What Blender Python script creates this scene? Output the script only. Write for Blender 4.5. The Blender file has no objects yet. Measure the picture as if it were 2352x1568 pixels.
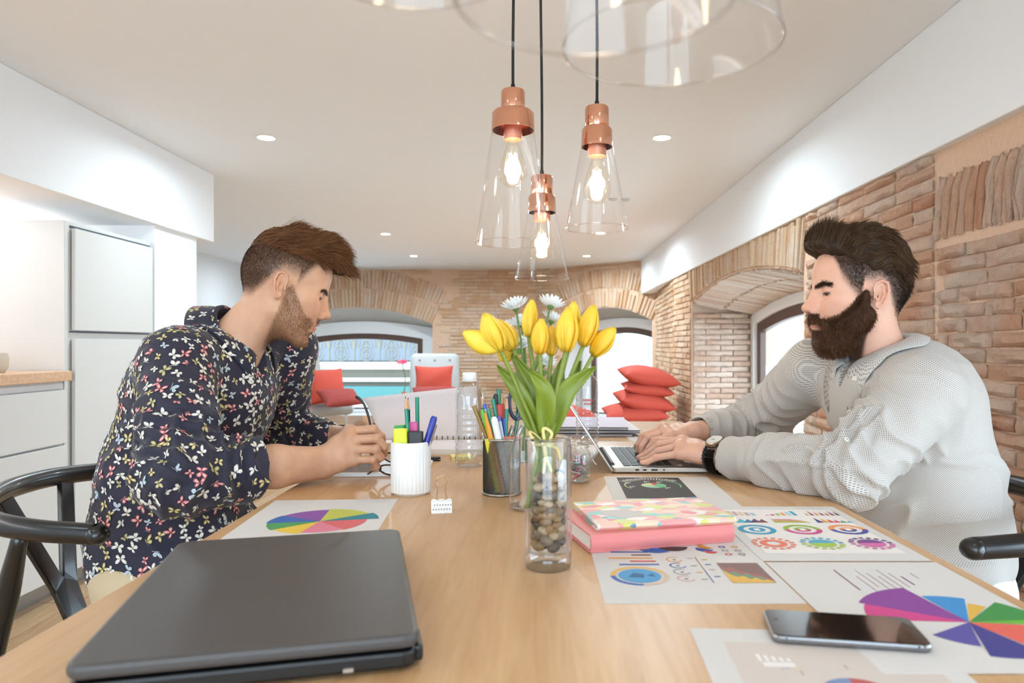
import bpy, math, random
import numpy as np
from mathutils import Vector, Matrix
from mathutils.bvhtree import BVHTree

# ------------------------------------------------------------------ camera
SC = bpy.context.scene
COL = SC.collection
F, CX, CY, CZ = 1633.0, 1233.0, 793.0, 1.013        # pixel focal length, vanishing point, eye height
TZ = 0.745                                           # table top height
cam = bpy.data.cameras.new('camera'); camo = bpy.data.objects.new('camera', cam)
COL.objects.link(camo); SC.camera = camo
cam.sensor_width = 36.0; cam.lens = F / 2352 * 36
cam.shift_x = -(CX - 1176) / 2352; cam.shift_y = (CY - 784) / 2352
cam.clip_start = 0.02; cam.clip_end = 200
camo.location = (0, 0, CZ); camo.rotation_euler = (math.pi / 2, 0, 0)
cam.dof.use_dof = True; cam.dof.focus_distance = 1.5; cam.dof.aperture_fstop = 6.3

# ------------------------------------------------------------------ light
w = bpy.data.worlds.new('world'); SC.world = w; w.use_nodes = True
bg = w.node_tree.nodes['Background']
bg.inputs[0].default_value = (0.64, 0.83, 1.0, 1); bg.inputs[1].default_value = 8.0
SC.view_settings.view_transform = 'Standard'; SC.view_settings.look = 'None'
SC.view_settings.exposure = 0.27; SC.view_settings.gamma = 1.0
SC.view_settings.use_curve_mapping = False
DOWNLIGHT_W = 6.0
def portal(name, loc, rot, sx, sy):                # guides daylight sampling through the window openings
    l = bpy.data.lights.new(name, 'AREA'); l.shape = 'RECTANGLE'; l.size = sx; l.size_y = sy; l.cycles.is_portal = True
    o = bpy.data.objects.new(name, l); COL.objects.link(o); o.location = loc; o.rotation_euler = rot
portal('portal_behind_camera', (-.35, -2.62, 1.08), (math.pi / 2, 0, 0), 3.1, 1.7)
portal('portal_near_right', (1.80, .13, .75), (0, math.pi / 2, 0), 1.4, 2.3)
portal('portal_far_right', (1.80, 4.50, .75), (0, math.pi / 2, 0), 1.4, 2.5)
portal('portal_back', (-2.35, 9.70, .72), (-math.pi / 2, 0, 0), 2.0, 1.3)
SC.cycles.max_bounces = 10; SC.cycles.transparent_max_bounces = 24; SC.cycles.transmission_bounces = 10
SC.cycles.caustics_reflective = False; SC.cycles.caustics_refractive = False
SC.cycles.sample_clamp_indirect = 6.0
# ------------------------------------------------------------------ helpers
PI = math.pi
def lin(c):
    return tuple(((v / 12.92) if v <= .04045 else ((v + .055) / 1.055) ** 2.4) for v in c)
def hx(s):
    s = s.lstrip('#'); return lin(tuple(int(s[i:i+2], 16) / 255 for i in (0, 2, 4)))
def P(px, py, Y):                       # photo pixel + distance -> point
    return np.array([(px - CX) / F * Y, Y, CZ - (py - CY) / F * Y])
def T(px, py, z=TZ):                    # photo pixel on a horizontal plane -> point
    Y = (CZ - z) * F / (py - CY); return np.array([(px - CX) / F * Y, Y, z])

MATS = {}
def mat(name, color=(.8, .8, .8), rough=.5, metal=0., **kw):
    if name in MATS: return MATS[name]
    if isinstance(color, str): color = hx(color)
    m = bpy.data.materials.new(name); m.use_nodes = True; MATS[name] = m
    nt = m.node_tree; b = nt.nodes['Principled BSDF']
    b.inputs['Base Color'].default_value = (*color, 1)
    b.inputs['Roughness'].default_value = rough
    b.inputs['Metallic'].default_value = metal
    for k, v in kw.items():
        if k == 'emit': b.inputs['Emission Color'].default_value = (*v[:3], 1); b.inputs['Emission Strength'].default_value = v[3]
        elif k == 'coat': b.inputs['Coat Weight'].default_value = v; b.inputs['Coat Roughness'].default_value = .1
        elif k == 'sheen': b.inputs['Sheen Weight'].default_value = v
        elif k == 'sss': b.inputs['Subsurface Weight'].default_value = v; b.inputs['Subsurface Radius'].default_value = (.01, .004, .002); b.inputs['Subsurface Scale'].default_value = .6
        elif k == 'spec': b.inputs['Specular IOR Level'].default_value = v
        elif k == 'trans': b.inputs['Transmission Weight'].default_value = v
        elif k == 'ior': b.inputs['IOR'].default_value = v
    return m
def N(m, t, **kw):
    n = m.node_tree.nodes.new(t)
    for k, v in kw.items(): setattr(n, k, v)
    return n
def L(m, a, b): m.node_tree.links.new(a, b)
def bsdf(m): return m.node_tree.nodes['Principled BSDF']
def ramp(m, fac, stops):
    r = N(m, 'ShaderNodeValToRGB'); L(m, fac, r.inputs[0]); e = r.color_ramp.elements
    while len(e) < len(stops): e.new(.5)
    for i, (p, c) in enumerate(stops): e[i].position = p; e[i].color = (*(hx(c) if isinstance(c, str) else c), 1)
    return r.outputs[0]
def noise(m, scale, detail=4, coord='Object', vec=None, stretch=None, dist=0, rough=.5):
    if vec is None: vec = N(m, 'ShaderNodeTexCoord').outputs[coord]
    if stretch:
        mp = N(m, 'ShaderNodeMapping'); mp.inputs['Scale'].default_value = stretch; L(m, vec, mp.inputs[0]); vec = mp.outputs[0]
    n = N(m, 'ShaderNodeTexNoise'); n.inputs['Scale'].default_value = scale; n.inputs['Detail'].default_value = detail
    n.inputs['Distortion'].default_value = dist; n.inputs['Roughness'].default_value = rough
    L(m, vec, n.inputs['Vector']); return n.outputs['Fac']
def bump(m, h, strength=.3, dist=.002):
    b = N(m, 'ShaderNodeBump'); b.inputs['Strength'].default_value = strength; b.inputs['Distance'].default_value = dist
    L(m, h, b.inputs['Height']); L(m, b.outputs[0], bsdf(m).inputs['Normal'])
def vcol(name, rough=.5, attr='Col', **kw):
    if name in MATS: return MATS[name]
    m = mat(name, (1, 1, 1), rough, **kw)
    a = N(m, 'ShaderNodeAttribute', attribute_name=attr); L(m, a.outputs['Color'], bsdf(m).inputs['Base Color'])
    return m
def thin_glass(name, tint=(1, 1, 1), ior=1.45, rough=.0, gain=1.0):
    if name in MATS: return MATS[name]
    m = bpy.data.materials.new(name); m.use_nodes = True; MATS[name] = m; nt = m.node_tree; nt.nodes.clear()
    o = N(m, 'ShaderNodeOutputMaterial'); mx = N(m, 'ShaderNodeMixShader'); t = N(m, 'ShaderNodeBsdfTransparent'); g = N(m, 'ShaderNodeBsdfGlossy')
    f = N(m, 'ShaderNodeLayerWeight'); f.inputs[0].default_value = .5
    pw = N(m, 'ShaderNodeMath', operation='POWER'); pw.inputs[1].default_value = 3.2; L(m, f.outputs['Facing'], pw.inputs[0])
    mu = N(m, 'ShaderNodeMath', operation='MULTIPLY_ADD'); mu.use_clamp = True; mu.inputs[1].default_value = .75 * gain; mu.inputs[2].default_value = .035 * gain
    L(m, pw.outputs[0], mu.inputs[0])
    t.inputs[0].default_value = (*tint, 1); g.inputs['Roughness'].default_value = rough
    L(m, mu.outputs[0], mx.inputs[0]); L(m, t.outputs[0], mx.inputs[1]); L(m, g.outputs[0], mx.inputs[2]); L(m, mx.outputs[0], o.inputs[0])
    return m
def glass(name, color=(1, 1, 1), ior=1.45, rough=0.):
    if name in MATS: return MATS[name]
    m = mat(name, color, rough, trans=1.0, ior=ior); return m

# --- mesh collector
class MB:
    def __init__(s): s.v = []; s.f = []; s.m = []; s.mi = 0
    def add(s, vs, fs, mi=None):
        o = len(s.v); s.v += [tuple(map(float, p)) for p in vs]; s.f += [tuple(i + o for i in f) for f in fs]
        s.m += [s.mi if mi is None else mi] * len(fs); return s
    def box(s, c, d, R=None, mi=None):
        x, y, z = d[0] / 2, d[1] / 2, d[2] / 2
        vs = np.array([(-x, -y, -z), (x, -y, -z), (x, y, -z), (-x, y, -z), (-x, -y, z), (x, -y, z), (x, y, z), (-x, y, z)])
        if R is not None: vs = vs @ np.array(R).T
        return s.add(vs + np.array(c), [(0, 3, 2, 1), (4, 5, 6, 7), (0, 1, 5, 4), (1, 2, 6, 5), (2, 3, 7, 6), (3, 0, 4, 7)], mi)
    def bb(s, lo, hi, mi=None):
        lo, hi = np.array(lo, float), np.array(hi, float); return s.box((lo + hi) / 2, hi - lo, None, mi)
    def lathe(s, prof, c=(0, 0, 0), n=32, axis=None, mi=None, closed=False, ph=0):
        vs = []; fs = []
        R = frame(axis) if axis is not None else np.eye(3)
        for r, z in prof:
            for i in range(n):
                a = 2 * PI * i / n + ph; vs.append(R @ np.array([r * math.cos(a), r * math.sin(a), z]) + np.array(c))
        k = len(prof)
        for j in range(k if closed else k - 1):
            for i in range(n):
                a, b = j * n + i, j * n + (i + 1) % n; q = ((j + 1) % k) * n
                fs.append((a, b, q + (i + 1) % n, q + i))
        return s.add(vs, fs, mi)
    def disc(s, c, r, n=24, axis=None, mi=None):
        R = frame(axis) if axis is not None else np.eye(3)
        vs = [R @ np.array([r * math.cos(2 * PI * i / n), r * math.sin(2 * PI * i / n), 0]) + np.array(c) for i in range(n)]
        return s.add(vs, [tuple(range(n))], mi)
    def cyl(s, a, b, r0, r1=None, n=16, mi=None):
        a, b = np.array(a, float), np.array(b, float); r1 = r0 if r1 is None else r1; l = np.linalg.norm(b - a)
        R = frame(b - a); vs = []
        for r, t in ((r0, 0), (r1, l)):
            for i in range(n):
                t_ = 2 * PI * i / n; vs.append(a + R @ np.array([r * math.cos(t_), r * math.sin(t_), t]))
        fs = [(i, (i + 1) % n, n + (i + 1) % n, n + i) for i in range(n)] + [tuple(range(n))[::-1], tuple(range(n, 2 * n))]
        return s.add(vs, fs, mi)
    def tube(s, pts, r, n=10, mi=None, closed=False, flat=None, up=None, cap=True):
        pts = np.array(pts, float); k = len(pts); r = np.broadcast_to(np.asarray(r, float), (k,))
        tg = np.gradient(pts, axis=0)
        if closed: tg = np.roll(pts, -1, 0) - np.roll(pts, 1, 0)
        tg /= np.linalg.norm(tg, axis=1)[:, None] + 1e-12
        u = np.array(up if up is not None else ((0, 0, 1) if abs(tg[0][2]) < .9 else (1, 0, 0)), float); vs = []; fs = []
        for i in range(k):
            if up is not None: u = np.array(up, float)
            u = u - tg[i] * (u @ tg[i]); u /= np.linalg.norm(u) + 1e-12; v = np.cross(tg[i], u)
            fl = 1 if flat is None else flat
            for j in range(n):
                a = 2 * PI * j / n; vs.append(pts[i] + r[i] * (math.cos(a) * u + fl * math.sin(a) * v))
        for i in range(k if closed else k - 1):
            for j in range(n):
                i2 = (i + 1) % k; fs.append((i * n + j, i * n + (j + 1) % n, i2 * n + (j + 1) % n, i2 * n + j))
        if not closed and cap: fs += [tuple(range(n))[::-1], tuple(range((k - 1) * n, k * n))]
        return s.add(vs, fs, mi)
    def ellip(s, c, r, n=16, m=10, R=None, mi=None):
        vs = []; fs = []
        for j in range(m + 1):
            t = PI * j / m
            for i in range(n):
                a = 2 * PI * i / n; p = np.array([r[0] * math.sin(t) * math.cos(a), r[1] * math.sin(t) * math.sin(a), r[2] * math.cos(t)])
                if R is not None: p = np.array(R) @ p
                vs.append(p + np.array(c))
        for j in range(m):
            for i in range(n): fs.append((j * n + i, (j + 1) * n + i, (j + 1) * n + (i + 1) % n, j * n + (i + 1) % n))
        return s.add(vs, fs, mi)
    def prism(s, outline, z0, z1, mi=None, f=None):       # outline in xy
        n = len(outline); vs = [(x, y, z0) for x, y in outline] + [(x, y, z1) for x, y in outline]
        if f: vs = [f(*p) for p in vs]
        return s.add(vs, [tuple(range(n))[::-1], tuple(range(n, 2 * n))] + [(i, (i + 1) % n, n + (i + 1) % n, n + i) for i in range(n)], mi)
    def ring(s, o, i_, d0, d1, f, closed=True, mi=None):  # band between two outlines, given thickness
        n = len(o); vs = [f(a, b, d0) for a, b in o] + [f(a, b, d0) for a, b in i_] + [f(a, b, d1) for a, b in o] + [f(a, b, d1) for a, b in i_]; fs = []
        for k in range(n if closed else n - 1):
            q = (k + 1) % n
            fs += [(k, q, n + q, n + k), (2 * n + k, 3 * n + k, 3 * n + q, 2 * n + q), (k, 2 * n + k, 2 * n + q, q), (n + k, n + q, 3 * n + q, 3 * n + k)]
        return s.add(vs, fs, mi)
    def mesh(s, name):
        me = bpy.data.meshes.new(name); me.from_pydata(s.v, [], s.f)
        if s.m and max(s.m) > 0: me.polygons.foreach_set('material_index', s.m)
        me.validate(); me.update(); return me
def frame(axis):
    z = np.array(axis, float); z /= np.linalg.norm(z); x = np.cross((0, 1, 0) if abs(z[1]) < .9 else (1, 0, 0), z); x /= np.linalg.norm(x)
    return np.stack([x, np.cross(z, x), z], 1)
def rotz(a): c, s = math.cos(a), math.sin(a); return np.array([[c, -s, 0], [s, c, 0], [0, 0, 1]])
def roty(a): c, s = math.cos(a), math.sin(a); return np.array([[c, 0, s], [0, 1, 0], [-s, 0, c]])
def rotx(a): c, s = math.cos(a), math.sin(a); return np.array([[1, 0, 0], [0, c, -s], [0, s, c]])
def flip_normals(me):
    import bmesh
    b = bmesh.new(); b.from_mesh(me); bmesh.ops.recalc_face_normals(b, faces=b.faces); b.to_mesh(me); b.free()
def obj(name, mb, mats, parent=None, smooth=None, bevel=0, sub=0, solid=0, world=False, recalc=True):
    me = mb.mesh(name) if isinstance(mb, MB) else mb
    if recalc and isinstance(mb, MB): flip_normals(me)
    if mats is not None:
        for m in (mats if isinstance(mats, (list, tuple)) else [mats]): me.materials.append(m)
    o = bpy.data.objects.new(name, me); COL.objects.link(o)
    if parent is not None:
        o.parent = parent
        if world: o.location = -Vector(parent.location)
    if solid: md = o.modifiers.new('thickness', 'SOLIDIFY'); md.thickness = solid; md.offset = 0
    if bevel: md = o.modifiers.new('bevel', 'BEVEL'); md.width = bevel; md.segments = 2; md.limit_method = 'ANGLE'; md.angle_limit = .6
    if sub: md = o.modifiers.new('subdivision', 'SUBSURF'); md.levels = sub; md.render_levels = sub
    if smooth is True: me.shade_smooth()
    elif smooth: me.shade_smooth(); me.set_sharp_from_angle(angle=math.radians(smooth))
    return o
def thing(name, label, cat, loc=(0, 0, 0), rz=0, group=None):
    o = bpy.data.objects.new(name, None); COL.objects.link(o); o.empty_display_size = .05
    o.location = [float(v) for v in loc]; o.rotation_euler = (0, 0, rz); return tag(o, label, cat, group)
def tag(o, label, cat, group=None):
    o['label'] = label; o['category'] = cat
    if group: o['group'] = group
    return o
def struct(o): o['kind'] = 'structure'; return o
def stuff(o): o['kind'] = 'stuff'; return o
def dup(root, loc, rz=0, label=None, group=None, scale=None):
    def cp(o, par):
        c = o.copy(); COL.objects.link(c); c.parent = par
        for ch in o.children: cp(ch, c)
        return c
    r = cp(root, None); r.location = [float(v) for v in loc]; r.rotation_euler = (0, 0, rz)
    if label: r['label'] = label
    if group: r['group'] = group
    if scale: r.scale = scale
    return r
def setcol(me, cols, attr='Col'):
    a = me.color_attributes.new(attr, 'FLOAT_COLOR', 'POINT'); c = np.ones((len(me.vertices), 4), np.float32); c[:, :3] = cols
    a.data.foreach_set('color', c.ravel())
def npmesh(name, v, f):
    me = bpy.data.meshes.new(name); v = np.ascontiguousarray(v, np.float32); f = np.ascontiguousarray(f, np.int32); k = f.shape[1]
    me.vertices.add(len(v)); me.vertices.foreach_set('co', v.ravel()); me.loops.add(f.size); me.loops.foreach_set('vertex_index', f.ravel())
    me.polygons.add(len(f)); me.polygons.foreach_set('loop_start', np.arange(0, f.size, k, dtype=np.int32)); me.update(calc_edges=True); return me
def bez(p, n=16):                        # Catmull-Rom through points
    p = np.array(p, float); q = np.vstack([2 * p[0] - p[1], p, 2 * p[-1] - p[-2]]); out = []
    for i in range(1, len(q) - 2):
        for t in np.linspace(0, 1, n, endpoint=False):
            a, b, c, d = q[i - 1], q[i], q[i + 1], q[i + 2]
            out.append(.5 * (2 * b + (c - a) * t + (2 * a - 5 * b + 4 * c - d) * t * t + (3 * b - a - 3 * c + d) * t ** 3))
    out.append(p[-1]); return np.array(out)
def rrect(w, h, r, n=5):                 # rounded rectangle outline
    o = []
    for cx, cy, a0 in ((w / 2 - r, h / 2 - r, 0), (-w / 2 + r, h / 2 - r, PI / 2), (-w / 2 + r, -h / 2 + r, PI), (w / 2 - r, -h / 2 + r, 1.5 * PI)):
        for k in range(n + 1): a = a0 + PI / 2 * k / n; o.append((cx + r * math.cos(a), cy + r * math.sin(a)))
    return o
# --- noise on arrays
def _h(ix, iy, iz, s):
    n = (ix * 374761393 + iy * 668265263 + iz * 2147483647 + s * 974711) & 0xffffffff
    n = ((n ^ (n >> 13)) * 1274126177) & 0xffffffff; n = n ^ (n >> 16); return (n & 0xffff) / 65535.0
def vnoise(p, s=0):
    p = np.asarray(p, float); i = np.floor(p).astype(np.int64); f = p - i; f = f * f * (3 - 2 * f); r = 0
    for a in (0, 1):
        for b in (0, 1):
            for c in (0, 1):
                r = r + _h(i[:, 0] + a, i[:, 1] + b, i[:, 2] + c, s) * (f[:, 0] if a else 1 - f[:, 0]) * (f[:, 1] if b else 1 - f[:, 1]) * (f[:, 2] if c else 1 - f[:, 2])
    return r
def sstep(a, b, x): t = np.clip((x - a) / (b - a), 0, 1); return t * t * (3 - 2 * t)
# --- sculpting field: smooth unions of round shapes turned into one skin
class SDF:
    def __init__(s, lo, hi, h):
        s.lo = np.array(lo, float); s.h = h; n = np.ceil((np.array(hi) - s.lo) / h).astype(int) + 1; s.n = n
        s.ax = [(s.lo[i] + h * np.arange(n[i])).astype(np.float32) for i in range(3)]; s.D = np.full(n, .2, np.float32)
    def _sl(s, lo, hi):
        sl = []
        for i in range(3):
            a = max(0, int((lo[i] - s.lo[i]) / s.h) - 1); b = min(s.n[i], int((hi[i] - s.lo[i]) / s.h) + 3)
            if b <= a: return None
            sl.append(slice(a, b))
        return tuple(sl)
    def _xyz(s, sl): return s.ax[0][sl[0]][:, None, None], s.ax[1][sl[1]][None, :, None], s.ax[2][sl[2]][None, None, :]
    def _c(s, sl, d, k, sub):
        D = s.D[sl]
        if sub: h = np.maximum(k - np.abs(D + d), 0) / k; s.D[sl] = np.maximum(D, -d) + h * h * k * .25
        else: h = np.maximum(k - np.abs(D - d), 0) / k; s.D[sl] = np.minimum(D, d) - h * h * k * .25
    def ell(s, c, r, k=.01, R=None, sub=False):
        c = np.array(c, float); r = np.array(r, float); m = r.max() + 2.2 * k + .004 if R is not None else r + 2.2 * k + .004
        sl = s._sl(c - m, c + m)
        if sl is None: return s
        x, y, z = s._xyz(sl); x, y, z = x - np.float32(c[0]), y - np.float32(c[1]), z - np.float32(c[2])
        if R is not None:
            R = np.array(R, np.float32); x, y, z = R[0, 0] * x + R[1, 0] * y + R[2, 0] * z, R[0, 1] * x + R[1, 1] * y + R[2, 1] * z, R[0, 2] * x + R[1, 2] * y + R[2, 2] * z
        a, b, e = [np.float32(1 / v) for v in r]
        k0 = np.sqrt((x * a) ** 2 + (y * b) ** 2 + (z * e) ** 2); k1 = np.sqrt((x * a * a) ** 2 + (y * b * b) ** 2 + (z * e * e) ** 2) + np.float32(1e-6)
        s._c(sl, k0 * (k0 - 1) / k1, np.float32(k), sub); return s
    def cap(s, a, b, ra, rb=None, k=.01, sub=False):
        a, b = np.array(a, float), np.array(b, float); rb = ra if rb is None else rb; m = max(ra, rb) + 2.2 * k + .004
        sl = s._sl(np.minimum(a, b) - m, np.maximum(a, b) + m)
        if sl is None: return s
        x, y, z = s._xyz(sl); x, y, z = x - np.float32(a[0]), y - np.float32(a[1]), z - np.float32(a[2]); ab = (b - a).astype(np.float32); l2 = np.float32(max(ab @ ab, 1e-12))
        t = np.clip((x * ab[0] + y * ab[1] + z * ab[2]) / l2, 0, 1)
        d = np.sqrt((x - t * ab[0]) ** 2 + (y - t * ab[1]) ** 2 + (z - t * ab[2]) ** 2) - (np.float32(ra) + t * np.float32(rb - ra))
        s._c(sl, d, np.float32(k), sub); return s
    def chain(s, pts, rs, k=.01, sub=False):
        for i in range(len(pts) - 1): s.cap(pts[i], pts[i + 1], rs[i], rs[i + 1], k, sub)
        return s
    def cut(s, c, n, k=.004, box=None):              # remove everything on the side n points to
        c = np.array(c, float); n = np.array(n, float); n /= np.linalg.norm(n)
        sl = s._sl(*(box if box else (s.lo, s.lo + s.h * s.n))); x, y, z = s._xyz(sl)
        d = -((x - c[0]) * n[0] + (y - c[1]) * n[1] + (z - c[2]) * n[2]).astype(np.float32)
        s._c(sl, d, np.float32(k), True); return s
    def skin(s, R=None, o=None):
        D = s.D; D[0], D[-1] = np.maximum(D[0], .001), np.maximum(D[-1], .001)
        D[:, 0], D[:, -1] = np.maximum(D[:, 0], .001), np.maximum(D[:, -1], .001); D[:, :, 0], D[:, :, -1] = np.maximum(D[:, :, 0], .001), np.maximum(D[:, :, -1], .001)
        g = D < 0; cnt = np.zeros(np.array(D.shape) - 1, np.int8)
        for i in (0, 1):
            for j in (0, 1):
                for k in (0, 1): cnt += g[i:g.shape[0] - 1 + i, j:g.shape[1] - 1 + j, k:g.shape[2] - 1 + k]
        act = np.argwhere((cnt > 0) & (cnt < 8)); idx = np.full(cnt.shape, -1, np.int32); idx[tuple(act.T)] = np.arange(len(act))
        C = {(i, j, k): D[act[:, 0] + i, act[:, 1] + j, act[:, 2] + k] for i in (0, 1) for j in (0, 1) for k in (0, 1)}
        acc = np.zeros((len(act), 3)); num = np.zeros(len(act))
        for a in C:
            for ax in range(3):
                if a[ax] == 0:
                    b = list(a); b[ax] = 1; da, db = C[a], C[tuple(b)]; m = (da < 0) != (db < 0)
                    t = np.where(m, da / np.where(m, da - db, 1), 0); q = np.tile(np.array(a, float), (len(act), 1)); q[:, ax] = t
                    acc += q * m[:, None]; num += m
        v = (act + acc / num[:, None]) * s.h + s.lo; fs = []
        for ax in range(3):
            sh = [slice(1, -1)] * 3; sh[ax] = slice(0, -1); sh2 = list(sh); sh2[ax] = slice(1, None)
            A, B = g[tuple(sh)], g[tuple(sh2)]; e = np.argwhere(A != B); off = np.ones(3, int); off[ax] = 0; e0 = e + off
            pos = A[tuple(e.T)]; u, w_ = (ax + 1) % 3, (ax + 2) % 3
            def q(du, dw): c = e0.copy(); c[:, u] -= du; c[:, w_] -= dw; return idx[tuple(c.T)]
            f = np.stack([q(0, 0), q(1, 0), q(1, 1), q(0, 1)], 1); f[~pos] = f[~pos][:, ::-1]; fs.append(f)
        f = np.vstack(fs); f = f[(f >= 0).all(1)]
        if np.einsum('ij,ij->', v[f[:, 0]], np.cross(v[f[:, 1]], v[f[:, 2]])) < 0: f = f[:, ::-1]
        if R is not None: v = v @ np.array(R).T + np.array(o)
        return v, f
def smooth_mesh(v, f, it=2, lam=.5):
    e = np.vstack([f[:, [0, 1]], f[:, [1, 2]], f[:, [2, 3]], f[:, [3, 0]]]); n = len(v)
    for _ in range(it):
        a = np.zeros_like(v); c = np.zeros(n)
        for i in range(3): a[:, i] = np.bincount(e[:, 0], v[e[:, 1], i], n) + np.bincount(e[:, 1], v[e[:, 0], i], n)
        c = np.bincount(e[:, 0], minlength=n) + np.bincount(e[:, 1], minlength=n); v = v + lam * (a / np.maximum(c, 1)[:, None] - v)
    return v
def vnormals(v, f):
    fn = np.cross(v[f[:, 2]] - v[f[:, 0]], v[f[:, 3]] - v[f[:, 1]]); n = np.zeros_like(v)
    for k in range(4):
        for i in range(3): n[:, i] += np.bincount(f[:, k], fn[:, i], len(v))
    return n / (np.linalg.norm(n, axis=1)[:, None] + 1e-12)
# ------------------------------------------------------------------ the room
HC, SOF = 2.0, 1.61
XR, XL = 1.24, -1.90
rng = random.Random(7)
plaster = mat('white_plaster', '#eff1f4', .85); bump(plaster, noise(plaster, 60, 3), .05, .001)
cabwhite = mat('white_lacquer', '#d2d1ce', .35)
def brick_mat(name, joined, lo, mid, hi):
    m = mat(name, (1, 1, 1), .9)
    if joined: r = N(m, 'ShaderNodeAttribute', attribute_name='Col').outputs['Fac']
    else: r = N(m, 'ShaderNodeObjectInfo').outputs['Random']
    pos = N(m, 'ShaderNodeNewGeometry').outputs['Position']
    base = ramp(m, r, [(0, lo), (.45, mid), (1, hi)])
    n1 = noise(m, 3.2, 6, vec=pos, rough=.65); pl = ramp(m, n1, [(.50, (0, 0, 0)), (.70, (1, 1, 1))])
    mx = N(m, 'ShaderNodeMixRGB'); L(m, pl, mx.inputs[0]); L(m, base, mx.inputs[1]); mx.inputs[2].default_value = (*hx('#f0dccb'), 1)
    n2 = noise(m, 38, 5, vec=pos, rough=.7); d = ramp(m, n2, [(.30, '#9a7258'), (.42, '#ffffff')])
    m2 = N(m, 'ShaderNodeMixRGB', blend_type='MULTIPLY'); m2.inputs[0].default_value = .25; L(m, mx.outputs[0], m2.inputs[1]); L(m, d, m2.inputs[2])
    L(m, m2.outputs[0], bsdf(m).inputs['Base Color'])
    n3 = noise(m, 30, 10, vec=pos, rough=.8, dist=.6); bump(m, n3, .8, .03)
    n4 = noise(m, 70, 6, vec=pos, rough=.7); c4 = ramp(m, n4, [(.35, '#c9a288'), (.5, '#ffffff'), (.62, '#fff3ea')]); m3 = N(m, 'ShaderNodeMixRGB', blend_type='MULTIPLY'); m3.inputs[0].default_value = .25; L(m, m2.outputs[0], m3.inputs[1]); L(m, c4, m3.inputs[2]); L(m, m3.outputs[0], bsdf(m).inputs['Base Color']); return m
brick_o = brick_mat('brick_near', False, '#e6a987', '#f0c0a0', '#f8d8c0')
brick_r = brick_mat('brick_reveal', False, '#d9b49b', '#e6c8b3', '#f0dac9')
brick_j = brick_mat('brick_far', True, '#dcae86', '#e8c19b', '#f2d5b6')
brick_v = brick_mat('brick_pale', True, '#e3c6b0', '#efd9c6', '#f8ebdf')
mortar = mat('mortar', '#d9b79d', .95); bump(mortar, noise(mortar, 50, 6), .8, .01)
mortar_p = mat('pale_mortar', '#d6bba5', .95); bump(mortar_p, noise(mortar_p, 40, 8, rough=.75), 1, .02)
rough_w = mat('rough_white_plaster', '#efe7de', .95); bump(rough_w, noise(rough_w, 14, 9, rough=.75), 1, .06)
browng = mat('brown_window_frame', '#5b4238', .45)
pane = thin_glass('window_glass', gain=.6)

class Bricks:
    def __init__(s, f): s.f = f; s.v = []; s.q = []; s.c = []
    def add(s, s0, s1, z0, z1, proud=.012, rot=0, pivot=None):
        j = lambda a=.003: rng.uniform(-a, a)
        b = proud + rng.uniform(-.006, .006); i = .004
        o = [(s0 + j(), z0 + j(.002)), (s1 + j(), z0 + j(.002)), (s1 + j(), z1 + j(.002)), (s0 + j(), z1 + j(.002))]
        n = [(o[0][0] + i, o[0][1] + i), (o[1][0] - i, o[1][1] + i), (o[2][0] - i, o[2][1] - i), (o[3][0] + i, o[3][1] - i)]
        pts = [(a, z, .004) for a, z in o] + [(a, z, -b * .6) for a, z in o] + [(a, z, -b + j(.003)) for a, z in n]
        if rot:
            cs, sn = math.cos(rot), math.sin(rot); ps, pz = pivot
            pts = [(ps + (a - ps) * cs - (z - pz) * sn, pz + (a - ps) * sn + (z - pz) * cs, d) for a, z, d in pts]
        k = len(s.v); s.v += [s.f(*p) for p in pts]; s.c += [rng.random()] * 12
        for a in (0, 4):
            for t in range(4): u = (t + 1) % 4; s.q.append((k + a + t, k + a + u, k + a + 4 + u, k + a + 4 + t))
        s.q.append((k + 8, k + 9, k + 10, k + 11))
    def build(s, name, m, parent):
        me = bpy.data.meshes.new(name); me.from_pydata([tuple(map(float, p)) for p in s.v], [], s.q); me.update(); flip_normals(me)
        setcol(me, np.array(s.c)[:, None] * np.ones(3)); return stuff(obj(name, me, m, parent))
def courses(br, s0, s1, z0, z1, ok, h=.047, l=.25):
    z = z0; k = 0
    while z < z1:
        s = s0 - (l / 2 if k % 2 else 0) - rng.uniform(0, .05)
        while s < s1:
            e = s + l * rng.choice((1, 1, 1, .5)) + rng.uniform(-.015, .015)
            a, b = max(s, s0), min(e, s1)
            if b - a > .04 and ok(a, z) and ok(b, z) and ok((a + b) / 2, z + h): br.add(a, b - .009, z, z + h - .008)
            s = e
        z += h; k += 1
def arch(s0, s1, zb, spring, crown, n=14):
    c = (s0 + s1) / 2; a = (s1 - s0) / 2; r = max(crown - spring, .002); Rr = (a * a + r * r) / (2 * r); zc = crown - Rr; t0 = math.asin(a / Rr)
    o = [(s0, zb)] + [(c + Rr * math.sin(t), zc + Rr * math.cos(t)) for t in np.linspace(-t0, t0, n)] + [(s1, zb)]
    return o
def arch_z(s, s0, s1, spring, crown):
    c = (s0 + s1) / 2; a = (s1 - s0) / 2; r = max(crown - spring, .002); Rr = (a * a + r * r) / (2 * r); return crown - Rr + math.sqrt(max(Rr * Rr - (s - c) ** 2, 0))
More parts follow.
